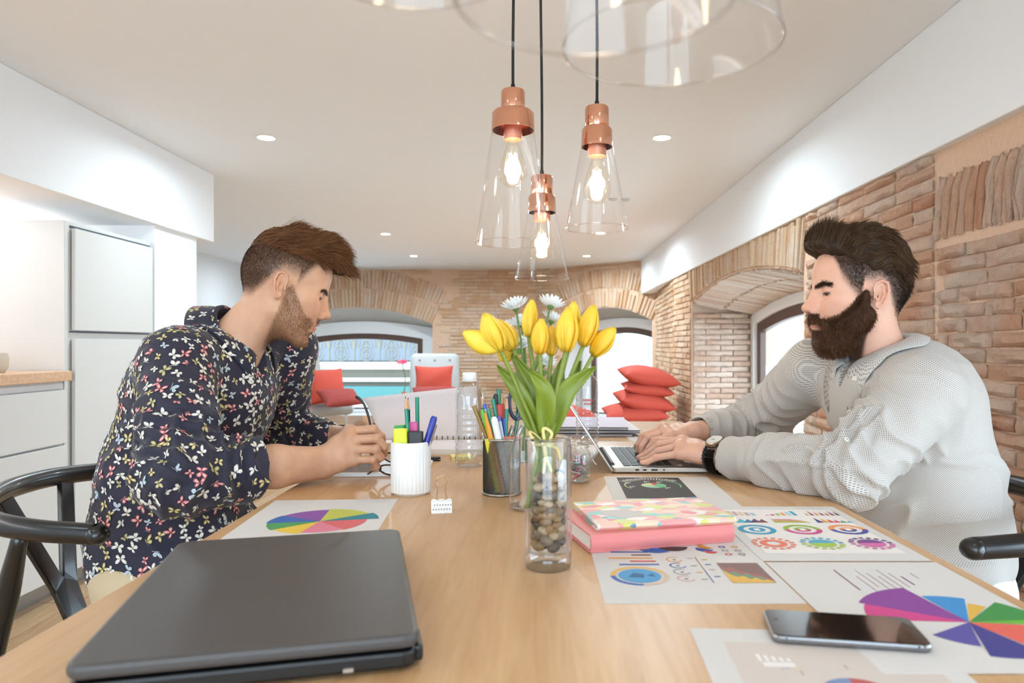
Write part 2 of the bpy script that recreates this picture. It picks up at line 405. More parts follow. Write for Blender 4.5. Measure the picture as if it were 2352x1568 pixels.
def voussoirs(br, s0, s1, spring, crown, rings, th=.046, ln=.26, ext=0.0):
    c = (s0 + s1) / 2; a = (s1 - s0) / 2; r = crown - spring; Rr = (a * a + r * r) / (2 * r); zc = crown - Rr; t0 = math.asin(a / Rr) + ext
    for k in range(rings):
        Rk = Rr + .01 + k * (ln + .012); n = int(2 * t0 * Rk / th)
        for i in range(n):
            t = -t0 + 2 * t0 * (i + .5) / n; l = ln * rng.choice((1, 1, .8, .9))
            ps, pz = c + Rk * math.sin(t), zc + Rk * math.cos(t); hw = th / 2 - .005
            br.add(ps - hw, ps + hw, pz, pz + l, .012 + rng.uniform(0, .008), -t + rng.uniform(-.02, .02), (ps, pz))
def wall_backing(name, f, s0, s1, z1, holes, m, step=.1):
    mb = MB(); ss = set([s0, s1])
    for h in holes: ss |= set(np.linspace(h[0], h[1], 15))
    ss = sorted(ss)
    for a, b in zip(ss[:-1], ss[1:]):
        c = (a + b) / 2; hole = next((h for h in holes if h[0] < c < h[1]), None)
        if hole is None: mb.add([f(a, 0, 0), f(b, 0, 0), f(b, z1, 0), f(a, z1, 0)], [(0, 1, 2, 3)])
        else:
            za, zb = arch_z(a, *hole[:2], *hole[3:5]), arch_z(b, *hole[:2], *hole[3:5])
            mb.add([f(a, za, 0), f(b, zb, 0), f(b, z1, 0), f(a, z1, 0)], [(0, 1, 2, 3)])
            if hole[2] > .01: mb.add([f(a, 0, 0), f(b, 0, 0), f(b, hole[2], 0), f(a, hole[2], 0)], [(0, 1, 2, 3)])
    return struct(obj(name, mb, m, recalc=False))
def window(n, f, wo, no, depth, sur, reveal_m, wall):
    # wo / no: openings (s0,s1,zb,spring,crown) at the wall face and at the window; loft = splayed reveal
    r = bpy.data.objects.new('window_%d' % n, None); COL.objects.link(r); r['kind'] = 'structure'
    A, B = arch(*wo), arch(*no); k = len(A)
    mb = MB(); mb.add([f(a, z, 0) for a, z in A] + [f(a, z, depth) for a, z in B], [(i, (i + 1) % k, k + (i + 1) % k, k + i) for i in range(k)])
    obj('reveal', mb, reveal_m, r)
    def inset(o, d): return (o[0] + d, o[1] - d, o[2] + d * .3, o[3] - d * .9, o[4] - d)
    i1 = inset(no, sur); i2 = inset(i1, .075)
    mb = MB(); mb.ring(arch(*no), arch(*i1), depth - .03, depth + .06, f); obj('plaster_surround', mb, plaster, r, bevel=.006)
    mb = MB(); mb.ring(arch(*i1), arch(*i2), depth + .0, depth + .05, f); obj('frame', mb, browng, r, bevel=.005)
    o = arch(*i2); mb = MB(); mb.add([f(a, z, depth + .02) for a, z in o], [tuple(range(len(o)))]); obj('pane', mb, pane, r, recalc=False)
    return r
fR = lambda s, z, d: (XR + d, s, z)
YB = 9.25
fB = lambda s, z, d: (s, YB + d, z)
A0 = np.array([0.0, YB]); A1 = np.array([1.37, 8.15]); AU = (A1 - A0) / np.linalg.norm(A1 - A0); AN = np.array([-AU[1], AU[0]]); AL = float(np.linalg.norm(A1 - A0))
fA = lambda s, z, d: (A0[0] + AU[0] * s + AN[0] * d, A0[1] + AU[1] * s + AN[1] * d, z)

# right wall with two arched openings
W1 = (3.30, 5.69, .12, 1.352, 1.465); W2 = (-1.0, 1.27, .12, 1.25, 1.40)
wall_right = wall_backing('wall_right', fR, -2.6, 6.41, HC, [W1, W2], mortar)
window(1, fR, W1, (3.28, 5.71, .12, 1.25, 1.37), .505, .075, mortar_p, wall_right)
window(2, fR, W2, (-.97, 1.25, .12, 1.16, 1.31), .505, .075, mortar_p, wall_right)
def inside(h, s, z, mrg=0): return h[0] - mrg < s < h[1] + mrg and z < arch_z(min(max(s, h[0]), h[1]), h[0], h[1], h[3], h[4]) + mrg
# near stretch of the right wall: single bricks
NB = []
def near_ok(s, z): return not inside(W1, s, z) and not (s > W1[0] - .02 and z > W1[3] - .02) and not (s < 2.19 and z > 1.32)
z = .26; k = 0
while z < 1.60:
    s = 1.60 - (.12 if k % 2 else 0)
    while s < 3.33:
        ln = .236 * rng.choice((1, 1, 1, .9, .52)); e = s + ln
        a, b = max(s, 1.60), min(e, 3.30 + rng.uniform(-.045, .014))
        if a < 2.20 < b: b = 2.20
        if b - a > .05 and near_ok((a + b) / 2, z + .02) and near_ok(b, z + .02): NB.append((a, b - .006, z, z + .044 - .005, 0))
        s = 2.215 if b == 2.20 else e
    z += .044; k += 1
for i in range(14):                                  # leaning bricks of the next arch
    s = 1.63 + i * .041
    NB.append((s, s + .036, 1.335, 1.335 + .19, .10 + .012 * i))
variants = []
for q in range(14):
    g = lambda m_: rng.uniform(-m_, m_); nx, ny = 6, 4; pts = []; qs = []      # uneven front face on a straight-backed block
    for lay in (0, 1):
        for i in range(nx):
            for k_ in range(ny):
                a, b = -.5 + i / (nx - 1), -.5 + k_ / (ny - 1); e = i in (0, nx - 1) or k_ in (0, ny - 1)
                if lay == 0: pts.append((.3, a, b))
                else: pts.append(((-.45 + g(.3)) if e else (-1 + g(.45)), a * (.985 if i in (0, nx - 1) else 1) + g(.012), b * (.93 if e else 1) + g(.05)))
    id_ = lambda l, i, k_: l * nx * ny + i * ny + k_
    for i in range(nx - 1):
        for k_ in range(ny - 1): qs.append((id_(1, i, k_), id_(1, i + 1, k_), id_(1, i + 1, k_ + 1), id_(1, i, k_ + 1)))
    rim_ = [(i, 0) for i in range(nx)] + [(nx - 1, k_) for k_ in range(1, ny)] + [(i, ny - 1) for i in range(nx - 2, -1, -1)] + [(0, k_) for k_ in range(ny - 2, 0, -1)]
    for p_, q2 in zip(rim_, rim_[1:] + rim_[:1]): qs.append((id_(0, *p_), id_(0, *q2), id_(1, *q2), id_(1, *p_)))
    mb = MB(); mb.add(pts, qs); me = mb.mesh('brick'); flip_normals(me); me.materials.append(brick_o); me.shade_smooth(); me.set_sharp_from_angle(angle=.9); variants.append(me)
def brick_obj(parent, loc, sc, rx=0, rz=0, mt=None):
    o = bpy.data.objects.new('brick', rng.choice(variants)); COL.objects.link(o); o.parent = parent; o.location = loc; o.scale = sc; o.rotation_euler = (rx, 0, rz)
    if mt: o.material_slots[0].link = 'OBJECT'; o.material_slots[0].material = mt
    return o
for a, b, z0, z1, rot in NB:
    brick_obj(wall_right, (XR, (a + b) / 2, (z0 + z1) / 2), (.010 + rng.uniform(0, .008), b - a, z1 - z0 + rng.uniform(-.002, .004)), rot + rng.uniform(-.012, .012))
# far reveal of the right window faces the camera: single bricks too
z = .2; k = 0
while z < 1.24:
    s = XR + .01 - (.12 if k % 2 else 0)
    while s < XR + .49:
        e = s + .22; a, b = max(s, XR + .01), min(e, XR + .49)
        if b - a > .05: brick_obj(wall_right, ((a + b) / 2, 5.69, z + .020), (.008 + rng.uniform(0, .005), b - a - .006, .039), 0, PI / 2, brick_r)
        s = e
    z += .043; k += 1
br = Bricks(fR)
courses(br, 5.71, 6.41, .2, 1.75, lambda s, z: not inside(W1, s, z, .02))
voussoirs(br, W1[0], W1[1], W1[3], W1[4], 1, th=.044, ln=.25)
br.build('far_bricks', brick_j, wall_right)
# pale bricks lining the underside of the right arch
o1, o2 = arch(*W1), arch(3.28, 5.71, .12, 1.25, 1.37)
br = Bricks(None)
for i in range(60):
    t = (i + .5) / 60; s = W1[0] + .03 + t * (W1[1] - W1[0] - .06)
    for a, b in ((.01, .235), (.25, .48)):
        jit = rng.uniform(-.02, .02)
        zf = lambda s_, d: arch_z(s_, *W1[:2], *W1[3:]) * (1 - d / .505) + arch_z(min(max(s_, 3.29), 5.70), 3.28, 5.71, 1.25, 1.37) * d / .505
        br.f = lambda u, v, d: (XR + u, v, zf(v, u) + d)
        br.add(a + jit * .3, b + jit * .3, s - .018, s + .018, .010)
br.build('arch_lining', brick_v, wall_right)

# short splayed stretch between the right wall and the angled wall
S0 = np.array([XR, 6.41]); SU = (A1 - S0) / np.linalg.norm(A1 - S0); SN = np.array([SU[1], -SU[0]]); SLn = float(np.linalg.norm(A1 - S0))
fS = lambda s, z, d: (S0[0] + SU[0] * s + SN[0] * d, S0[1] + SU[1] * s + SN[1] * d, z)
wall_corner = wall_backing('wall_corner', fS, 0, SLn, HC, [], mortar); br = Bricks(fS); courses(br, 0, SLn, .1, 1.98, lambda s, z: True); br.build('corner_bricks', brick_j, wall_corner)
# back wall with window, angled wall with window
B1 = (-3.33, -1.36, .10, 1.29, 1.50); B1n = (-3.32, -1.38, .10, 1.25, 1.34)
wall_back = wall_backing('wall_back', fB, -3.6, 0.02, HC, [B1], mortar)
window(3, fB, B1, B1n, .40, .165, rough_w, wall_back)
br = Bricks(fB)
vtop = lambda s: arch_z(min(max(s, B1[0]), B1[1]), B1[0], B1[1], B1[3], B1[4]) + .50
courses(br, -3.6, 0, .1, 1.98, lambda s, z: not (B1[0] - .02 < s < B1[1] + .02 and z < vtop(s)) and not (s > B1[1] and s < B1[1] + (z - 1.29) * .35 and z > 1.29) and not (s < B1[0] and s > B1[0] - (z - 1.29) * .35 and z > 1.29))
voussoirs(br, B1[0], B1[1], B1[3], B1[4], 2, ln=.24)
br.build('back_bricks', brick_j, wall_back)
G1 = (.44, 1.70, .10, 1.30, 1.47); G1n = (.46, 1.70, .10, 1.27, 1.36)
wall_angle = wall_backing('wall_angled', fA, 0, AL, HC, [G1], mortar)
window(4, fA, G1, G1n, .40, .12, rough_w, wall_angle)
br = Bricks(fA)
courses(br, 0, AL, .1, 1.98, lambda s, z: not inside(G1, s, z, .02) and not (s > G1[0] - .05 and z > 1.32 and z < 1.92))
voussoirs(br, G1[0], G1[1], G1[3], G1[4], 2, ln=.22)
br.build('angled_bricks', brick_j, wall_angle)

# plain walls, ceiling, soffits
def plane(name, pts, m): mb = MB(); mb.add(pts, [tuple(range(len(pts)))]); return struct(obj(name, mb, m, recalc=False))
mb = MB(); mb.bb((-3.75, -2.75, HC), (2.2, 10.0, HC + .08)); ceiling = struct(obj('ceiling', mb, plaster))
mb = MB(); mb.bb((1.21, -2.6, SOF), (1.42, 8.25, HC)); struct(obj('trim_1', mb, plaster, bevel=.004))
mb = MB(); mb.bb((-2.60, -2.6, SOF), (-1.87, 4.12, HC)); struct(obj('trim_2', mb, plaster, bevel=.004))
mb = MB(); mb.bb((-2.62, -2.6, 0), (-2.555, 3.53, HC)); struct(obj('wall_left', mb, plaster))
mb = MB(); mb.bb((-2.62, 3.535, 0), (XL, 3.97, HC)); struct(obj('wall_pier', mb, plaster))
mb = MB(); mb.bb((-3.70, 3.9, 0), (-3.60, 9.3, HC)); mb.bb((-3.70, 3.85, 0), (-2.60, 3.96, HC)); struct(obj('wall_far_left', mb, plaster))
# wall behind the camera; its wide window is added, unseen, for soft daylight fill
mb = MB(); mb.bb((-2.62, -2.7, 0), (-1.9, -2.6, HC)); mb.bb((1.2, -2.7, 0), (1.30, -2.6, HC)); mb.bb((-1.9, -2.7, 0), (1.2, -2.6, .25)); mb.bb((-1.9, -2.7, 1.92), (1.2, -2.6, HC)); struct(obj('wall_front', mb, plaster))
fF = lambda s, z, d: (s, -2.6 - d, z)
r = bpy.data.objects.new('window_5', None); COL.objects.link(r); r['kind'] = 'structure'
mb = MB()
for a, b in ((-1.9, -.35), (-.35, 1.2)):
    o = [(a, .25), (a, 1.92), (b, 1.92), (b, .25)]; i_ = [(a + .05, .30), (a + .05, 1.87), (b - .05, 1.87), (b - .05, .30)]; mb.ring(o, i_, .02, .07, fF)
obj('frame', mb, browng, r)
mb = MB()
for a, b in ((-1.85, -.4), (-.3, 1.15)): mb.add([fF(a, .3, .04), fF(b, .3, .04), fF(b, 1.87, .04), fF(a, 1.87, .04)], [(0, 1, 2, 3)])
obj('pane', mb, pane, r, recalc=False)

# oak floor of planks
oak = mat('oak_floor', '#c9a57b', .45)
rnd = N(oak, 'ShaderNodeObjectInfo').outputs['Random']; tone = ramp(oak, rnd, [(0, '#c29d74'), (1, '#dcc19c')])
gr = noise(oak, 9, 6, stretch=(14, .8, 1), dist=.6); g2 = ramp(oak, gr, [(.3, '#c8a988'), (.7, '#ffffff')])
mm = N(oak, 'ShaderNodeMixRGB', blend_type='MULTIPLY'); mm.inputs[0].default_value = .6; L(oak, tone, mm.inputs[1]); L(oak, g2, mm.inputs[2]); L(oak, mm.outputs[0], bsdf(oak).inputs['Base Color'])
mb = MB(); mb.bb((-3.75, -2.75, -.06), (2.2, 10.0, -.006)); floor = struct(obj('floor', mb, mat('floor_base', '#5d4630', .9)))
mb = MB(); mb.box((0, 0, 0), (.186, 1.795, .012)); pm = mb.mesh('plank'); flip_normals(pm); pm.materials.append(oak)
for i in range(31):
    for j in range(8):
        o = bpy.data.objects.new('plank', pm); COL.objects.link(o); o.parent = floor
        o.location = (-3.62 + i * .19, -2.6 + (j + .5 * (i % 2) + .13 * (i % 3)) * 1.8, -.006)
        if o.location.y > 9.1: o.location.y = 9.1

# downlights set in the ceiling
lamp_w = mat('lamp_diffuser', (1, 1, 1), .5, emit=(1, .95, .88, 9)); trimw = mat('downlight_trim', '#f4f4f2', .4)
mb = MB(); mb.lathe([(.052, .0), (.040, -.001), (.040, .004)], n=24); ring_me = mb.mesh('rim'); ring_me.materials.append(trimw)
mb = MB(); mb.disc((0, 0, -.0006), .040); dif_me = mb.mesh('diffuser'); flip_normals(dif_me); dif_me.materials.append(lamp_w)
DL = [(-1.287, 3.38, 1.8), (.594, 3.38, 2.1), (.56, 6.25, 3.6), (-1.34, 6.30, 3.6), (-1.287, .45, .4), (.594, .45, .2), (-1.287, -1.6, .7), (.594, -1.6, .7), (-2.9, 7.9, 1.0), (-1.36, 7.85, 3.6), (.55, 7.85, 3.6), (-2.9, 5.4, .5)]
names = {(-1.287, 3.38): 'round lit downlight in the ceiling above the white cabinets', (.594, 3.38): 'round lit downlight in the ceiling beside the right pendant lamps'}
for i, (x, y, on) in enumerate(DL):
    t = thing('downlight', names.get((x, y), 'small round downlight set flush in the white ceiling'), 'downlight', (x, y, HC - .001), 0, 'ceiling downlights')
    for nm, me in (('rim', ring_me), ('diffuser', dif_me)):
        o = bpy.data.objects.new(nm, me); COL.objects.link(o); o.parent = t
    l = bpy.data.lights.new('downlight_beam', 'AREA'); l.shape = 'DISK'; l.size = .08; l.energy = DOWNLIGHT_W * on; l.color = (.73, .90, 1); l.spread = math.radians(170)
    lo = bpy.data.objects.new('downlight_beam', l); COL.objects.link(lo); lo.parent = t; lo.location = (0, 0, -.004)
# small smoke detectors near the middle of the ceiling
for px, py in ((1408, 456), (1436, 457)):
    Y = (HC - CZ) * F / (CY - py); o = MB(); o.lathe([(0, -.012), (.026, -.012), (.030, -.002), (.030, 0)], n=20)
    tag(obj('ceiling_sensor', o, mat('sensor_grey', '#c9c9c6', .5), smooth=30), 'tiny grey round sensor on the ceiling beyond the pendant lamps', 'sensor', 'ceiling sensors').location = ((px - CX) / F * Y, Y, HC)

# kitchen units along the left
gap = mat('dark_gap', '#3a4552', .4)
t = thing('tall_cabinet', 'tall white kitchen cabinet with two flat doors standing against the white pier', 'cabinet', (-2.22, 3.21, 0))
mb = MB(); mb.bb((-.325, -.32, .08), (.30, .32, 1.523)); obj('body', mb, cabwhite, t, bevel=.002)
mb = MB(); mb.bb((.305, -.285, 1.075), (.322, .305, 1.495)); obj('door', mb, cabwhite, t, bevel=.002)
mb = MB(); mb.bb((.305, -.285, .09), (.322, .305, 1.040)); obj('door', mb, cabwhite, t, bevel=.002)
for z0_, z1_ in ((1.497, 1.506), (1.066, 1.072)): mb = MB(); mb.bb((.300, -.29, z0_), (.304, .31, z1_)); obj('handle_gap', mb, gap, t)
mb = MB(); mb.bb((-.30, -.32, 0), (.25, .32, .08)); obj('plinth', mb, mat('steel_plinth', '#9a9a98', .3, .8), t)
for i in range(3):
    t = thing('base_cabinet', ['white base cabinet under the oak worktop, beside the tall cabinet', 'white base cabinet under the oak worktop, second from the tall cabinet', 'white base cabinet under the oak worktop, third from the tall cabinet'][i], 'cabinet', (-2.22, 2.58 - i * .605, 0), 0, 'base cabinets')
    mb = MB(); mb.bb((-.325, -.30, .08), (.30, .30, .868)); obj('body', mb, cabwhite, t, bevel=.002)
    mb = MB(); mb.bb((.305, -.295, .62), (.322, .295, .835)); obj('drawer', mb, cabwhite, t, bevel=.002)
    mb = MB(); mb.bb((.305, -.295, .09), (.322, .295, .612)); obj('door', mb, cabwhite, t, bevel=.002)
    mb = MB(); mb.bb((.300, -.295, .838), (.304, .295, .860)); obj('handle_gap', mb, mat('handle_recess', '#cfd4d8', .3, .5), t)
    mb = MB(); mb.bb((-.30, -.30, 0), (.25, .30, .08)); obj('plinth', mb, MATS['steel_plinth'], t)
wtop = mat('beech_worktop', '#d6ae8c', .4); gr = noise(wtop, 6, 5, stretch=(1, 12, 12)); L(wtop, ramp(wtop, gr, [(.3, '#c99d79'), (.7, '#dcb897')]), bsdf(wtop).inputs['Base Color'])
mb = MB(); mb.bb((-2.55, .9, .870), (-1.885, 2.885, .910)); tag(obj('worktop', mb, wtop, bevel=.003), 'pale beech kitchen worktop along the white base cabinets', 'worktop')
mb = MB(); mb.lathe([(0, 0), (.035, 0), (.048, .02), (.05, .06), (.044, .075), (.044, .07), (0, .066)], n=24)
o = tag(obj('stoneware_bowl', mb, mat('beige_stoneware', '#c9bba9', .7), smooth=40), 'beige stoneware pot on the oak worktop beside the tall cabinet', 'pot'); o.location = (-2.02, 2.64, .910)
# strip light over the cabinets
mb = MB(); mb.bb((-2.50, -1.0, 1.528), (-2.40, 3.45, 1.545))
t = tag(obj('cove_light', mb, mat('cove_lamp', (1, 1, 1), .5, emit=(1, .97, .93, 6))), 'long white strip light lying on top of the tall cabinet under the soffit', 'strip light')
t.location.z = -.004
l = bpy.data.lights.new('cove_glow', 'AREA'); l.shape = 'RECTANGLE'; l.size = .1; l.size_y = 4.2; l.energy = 6; l.color = (.88, .95, 1)
lo = bpy.data.objects.new('cove_glow', l); COL.objects.link(lo); lo.parent = t; lo.location = (-2.45, 1.2, 1.555); lo.rotation_euler = (PI, 0, 0)

# ------------------------------------------------------------------ outside
street = mat('street', '#d8d6d2', .9); mb = MB(); mb.bb((-30, -30, -.35), (30, 45, -.30)); struct(obj('street_ground', mb, street))
t = thing('street_building', 'cream facade with iron lattice panel across the street from the arched window', 'building', (-4, 17, -.3))
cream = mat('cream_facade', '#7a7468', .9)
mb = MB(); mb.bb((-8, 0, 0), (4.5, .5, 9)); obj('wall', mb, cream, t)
mb = MB(); mb.bb((-8, -.35, .75), (4.5, 0, .92)); mb.bb((-8, -.2, .45), (4.5, 0, .55)); obj('ledge', mb, mat('white_ledge', '#a8a6a0', .8), t, bevel=.02)
mb = MB(); mb.bb((-8, -.3, 0), (4.5, 0, .35)); obj('plinth', mb, mat('turquoise_plinth', '#36625f', .8), t)
mb = MB(); mb.bb((-2.1, -.06, .95), (1.9, 0, 2.4)); obj('panel', mb, mat('panel_grey', '#666d75', .8), t)
lat = MB()
for i in range(7):
    x = -1.85 + i * .6
    for r_ in (.12, .2, .28): lat.tube([(x + r_ * math.cos(a), -.09, 1.25 + r_ * 1.6 * math.sin(a)) for a in np.linspace(0, PI, 12)], .012, n=5)
    lat.tube([(x, -.09, .95), (x, -.09, 2.4)], .010, n=5); lat.tube([(x + .3, -.09, .95), (x + .3, -.09, 2.4)], .016, n=5)
    for r_ in (.1, .18): lat.tube([(x + r_ * math.cos(a), -.09, 1.12 + r_ * math.sin(a)) for a in np.linspace(0, 2 * PI, 14)], .010, n=5)
obj('lattice', lat, mat('lattice_ochre', '#736b5a', .7), t)
t = thing('street_building', 'pale yellow rendered building seen through the window beside the bearded man', 'building', (6.0, 15.45, -.3))
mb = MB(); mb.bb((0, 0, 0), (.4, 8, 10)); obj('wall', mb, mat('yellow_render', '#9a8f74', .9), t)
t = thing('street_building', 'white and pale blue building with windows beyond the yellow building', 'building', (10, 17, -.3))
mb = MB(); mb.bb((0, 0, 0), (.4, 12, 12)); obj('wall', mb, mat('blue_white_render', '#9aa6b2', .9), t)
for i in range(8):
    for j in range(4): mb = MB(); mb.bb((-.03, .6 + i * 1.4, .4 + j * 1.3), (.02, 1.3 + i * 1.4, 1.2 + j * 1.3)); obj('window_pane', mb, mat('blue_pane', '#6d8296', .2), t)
t = thing('street_building', 'white building with pale blue shutters outside the window behind the cushions', 'building', (0, 20, -.3))
mb = MB(); mb.bb((1.6, 0, 0), (5.6, .4, 10)); obj('wall', mb, mat('white_render', '#f5f5f3', .9), t)
mb = MB(); mb.bb((2.0, -.05, 1.1), (2.4, .0, 1.75)); obj('shutter', mb, mat('pale_shutter', '#8ea0b2', .6), t)
t = thing('white_parasol', 'white canvas parasol standing in the street beside the yellow building', 'parasol', (4.45, 11.2, -.3))
mb = MB(); pk = (0, 0, 1.22); cs = [(1.0 * math.cos(a), 1.0 * math.sin(a), .95) for a in np.linspace(0, 2 * PI, 8, endpoint=False)]
mb.add([pk] + cs + [(x, y, .35) for x, y, z in cs], [(0, 1 + i, 1 + (i + 1) % 8) for i in range(8)] + [(1 + i, 9 + i, 9 + (i + 1) % 8, 1 + (i + 1) % 8) for i in range(8)]); obj('canopy', mb, mat('canvas_white', '#fafafa', .8), t)
mb = MB(); mb.cyl((0, 0, 0), (0, 0, 1.2), .03); obj('pole', mb, trimw, t)
# ------------------------------------------------------------------ table
wood = mat('beech_table', '#d9b48a', .38)
co = N(wood, 'ShaderNodeTexCoord').outputs['Object']
g1 = noise(wood, 5, 6, vec=co, stretch=(16, 1.2, 8), dist=.8); g2 = noise(wood, 1.6, 3, vec=co)
c1 = ramp(wood, g1, [(.25, '#c2986c'), (.5, '#cea67a'), (.8, '#d6b389')]); c2 = ramp(wood, g2, [(.3, '#f1e2d0'), (.7, '#ffffff')])
mm = N(wood, 'ShaderNodeMixRGB', blend_type='MULTIPLY'); mm.inputs[0].default_value = .5; L(wood, c1, mm.inputs[1]); L(wood, c2, mm.inputs[2]); L(wood, mm.outputs[0], bsdf(wood).inputs['Base Color'])
t = thing('work_table', 'long beech work table covered with papers and flowers', 'table', (.024, 1.33, 0))
mb = MB(); mb.bb((-.4885, -1.19, TZ - .032), (.488, 1.185, TZ)); obj('tabletop', mb, wood, t, bevel=.004)
for sx in (-1, 1):
    for sy in (-1, 1): mb = MB(); mb.bb((sx * .40 - .03, sy * 1.08 - .03, 0), (sx * .40 + .03, sy * 1.08 + .03, TZ - .032)); obj('leg', mb, wood, t, bevel=.004)
for sx in (-1, 1): mb = MB(); mb.bb((sx * .385 - .012, -1.05, TZ - .10), (sx * .385 + .012, 1.05, TZ - .032)); obj('apron', mb, wood, t)

# ------------------------------------------------------------------ chairs with curved arm rail
blk = mat('black_lacquer', '#0d0d0e', .32, coat=.3)
cord = mat('paper_cord', '#b9a27c', .8); bump(cord, N(cord, 'ShaderNodeTexWave').outputs['Fac'], .5, .003)
def armchair(label, loc, rz):
    t = thing('armchair', label, 'chair', loc, rz)
    # arm rail: U shape in plan
    p = [(.095, -.285, .690), (-.01, -.288, .698), (-.10, -.262, .706), (-.175, -.19, .715), (-.215, -.09, .722), (-.225, 0, .724)]
    p = p + [(x, -y, z) for x, y, z in p[-2::-1]]; q = bez(p, 8); n = len(q)
    rr = np.array([.0205 - .002 * abs(2 * i / (n - 1) - 1) ** 2 for i in range(n)])
    mb = MB(); mb.tube(q, rr, n=14, flat=.85); mb.ellip(q[0], (.019, .0195, .0175), 14, 10); mb.ellip(q[-1], (.019, .0195, .0175), 14, 10); obj('arm_rail', mb, blk, t, smooth=True)
    for s in (-1, 1):
        mb = MB(); mb.tube(bez([(-.20, s * .215, 0), (-.165, s * .225, .25), (-.13, s * .235, .44), (-.085, s * .25, .58), (-.04, s * .281, .690)], 6), np.interp(np.linspace(0, 1, 25), [0, .45, .75, 1], [.014, .021, .019, .012]), n=12); obj('leg', mb, blk, t, smooth=True)
        mb = MB(); mb.tube([(.22, s * .24, 0), (.215, s * .24, .22), (.21, s * .238, .44)], [.013, .019, .017], n=12); obj('leg', mb, blk, t, smooth=True)
        mb = MB(); mb.tube([(.21, s * .235, .41), (-.13, s * .225, .41)], .014, n=10); obj('seat_rail', mb, blk, t, smooth=True)
        mb = MB(); mb.tube([(.215, s * .235, .20), (-.165, s * .222, .24)], .010, n=8); obj('stretcher', mb, blk, t, smooth=True)
    mb = MB(); mb.bb((-.15, -.21, .405), (.21, .21, .442)); obj('seat', mb, cord, t, bevel=.012)
    # Y shaped back splat: stem and two forks
    y = MB(); D = lambda u, v: (-.115 - .105 * ((v - .40) / .32) ** .8, u, v)
    L_ = [(-.030, .40), (-.035, .50), (-.115, .712), (-.075, .716), (-.006, .535), (0, .525), (.006, .535), (.075, .716), (.115, .712), (.035, .50), (.030, .40)]
    n = len(L_); vs = [D(*p) for p in L_] + [(D(*p)[0] + .012, p[0], p[1]) for p in L_]
    fs = []
    for tri in ((0, 1, 5), (1, 2, 3), (1, 3, 4), (1, 4, 5), (0, 5, 10), (10, 5, 9), (9, 5, 6), (9, 6, 7), (9, 7, 8)): fs += [tri, tuple(n + i for i in tri[::-1])]
    fs += [(i, (i + 1) % n, n + (i + 1) % n, n + i) for i in range(n)]
    y.add(vs, fs); obj('back_splat', y, blk, t, bevel=.003)
    return t
armchair('black wooden armchair with curved rail, seat of the man in the butterfly shirt', (-.845, 1.50, 0), 0)
armchair('black wooden armchair with curved rail, seat of the bearded man', (.77, 1.42, 0), PI + .06)

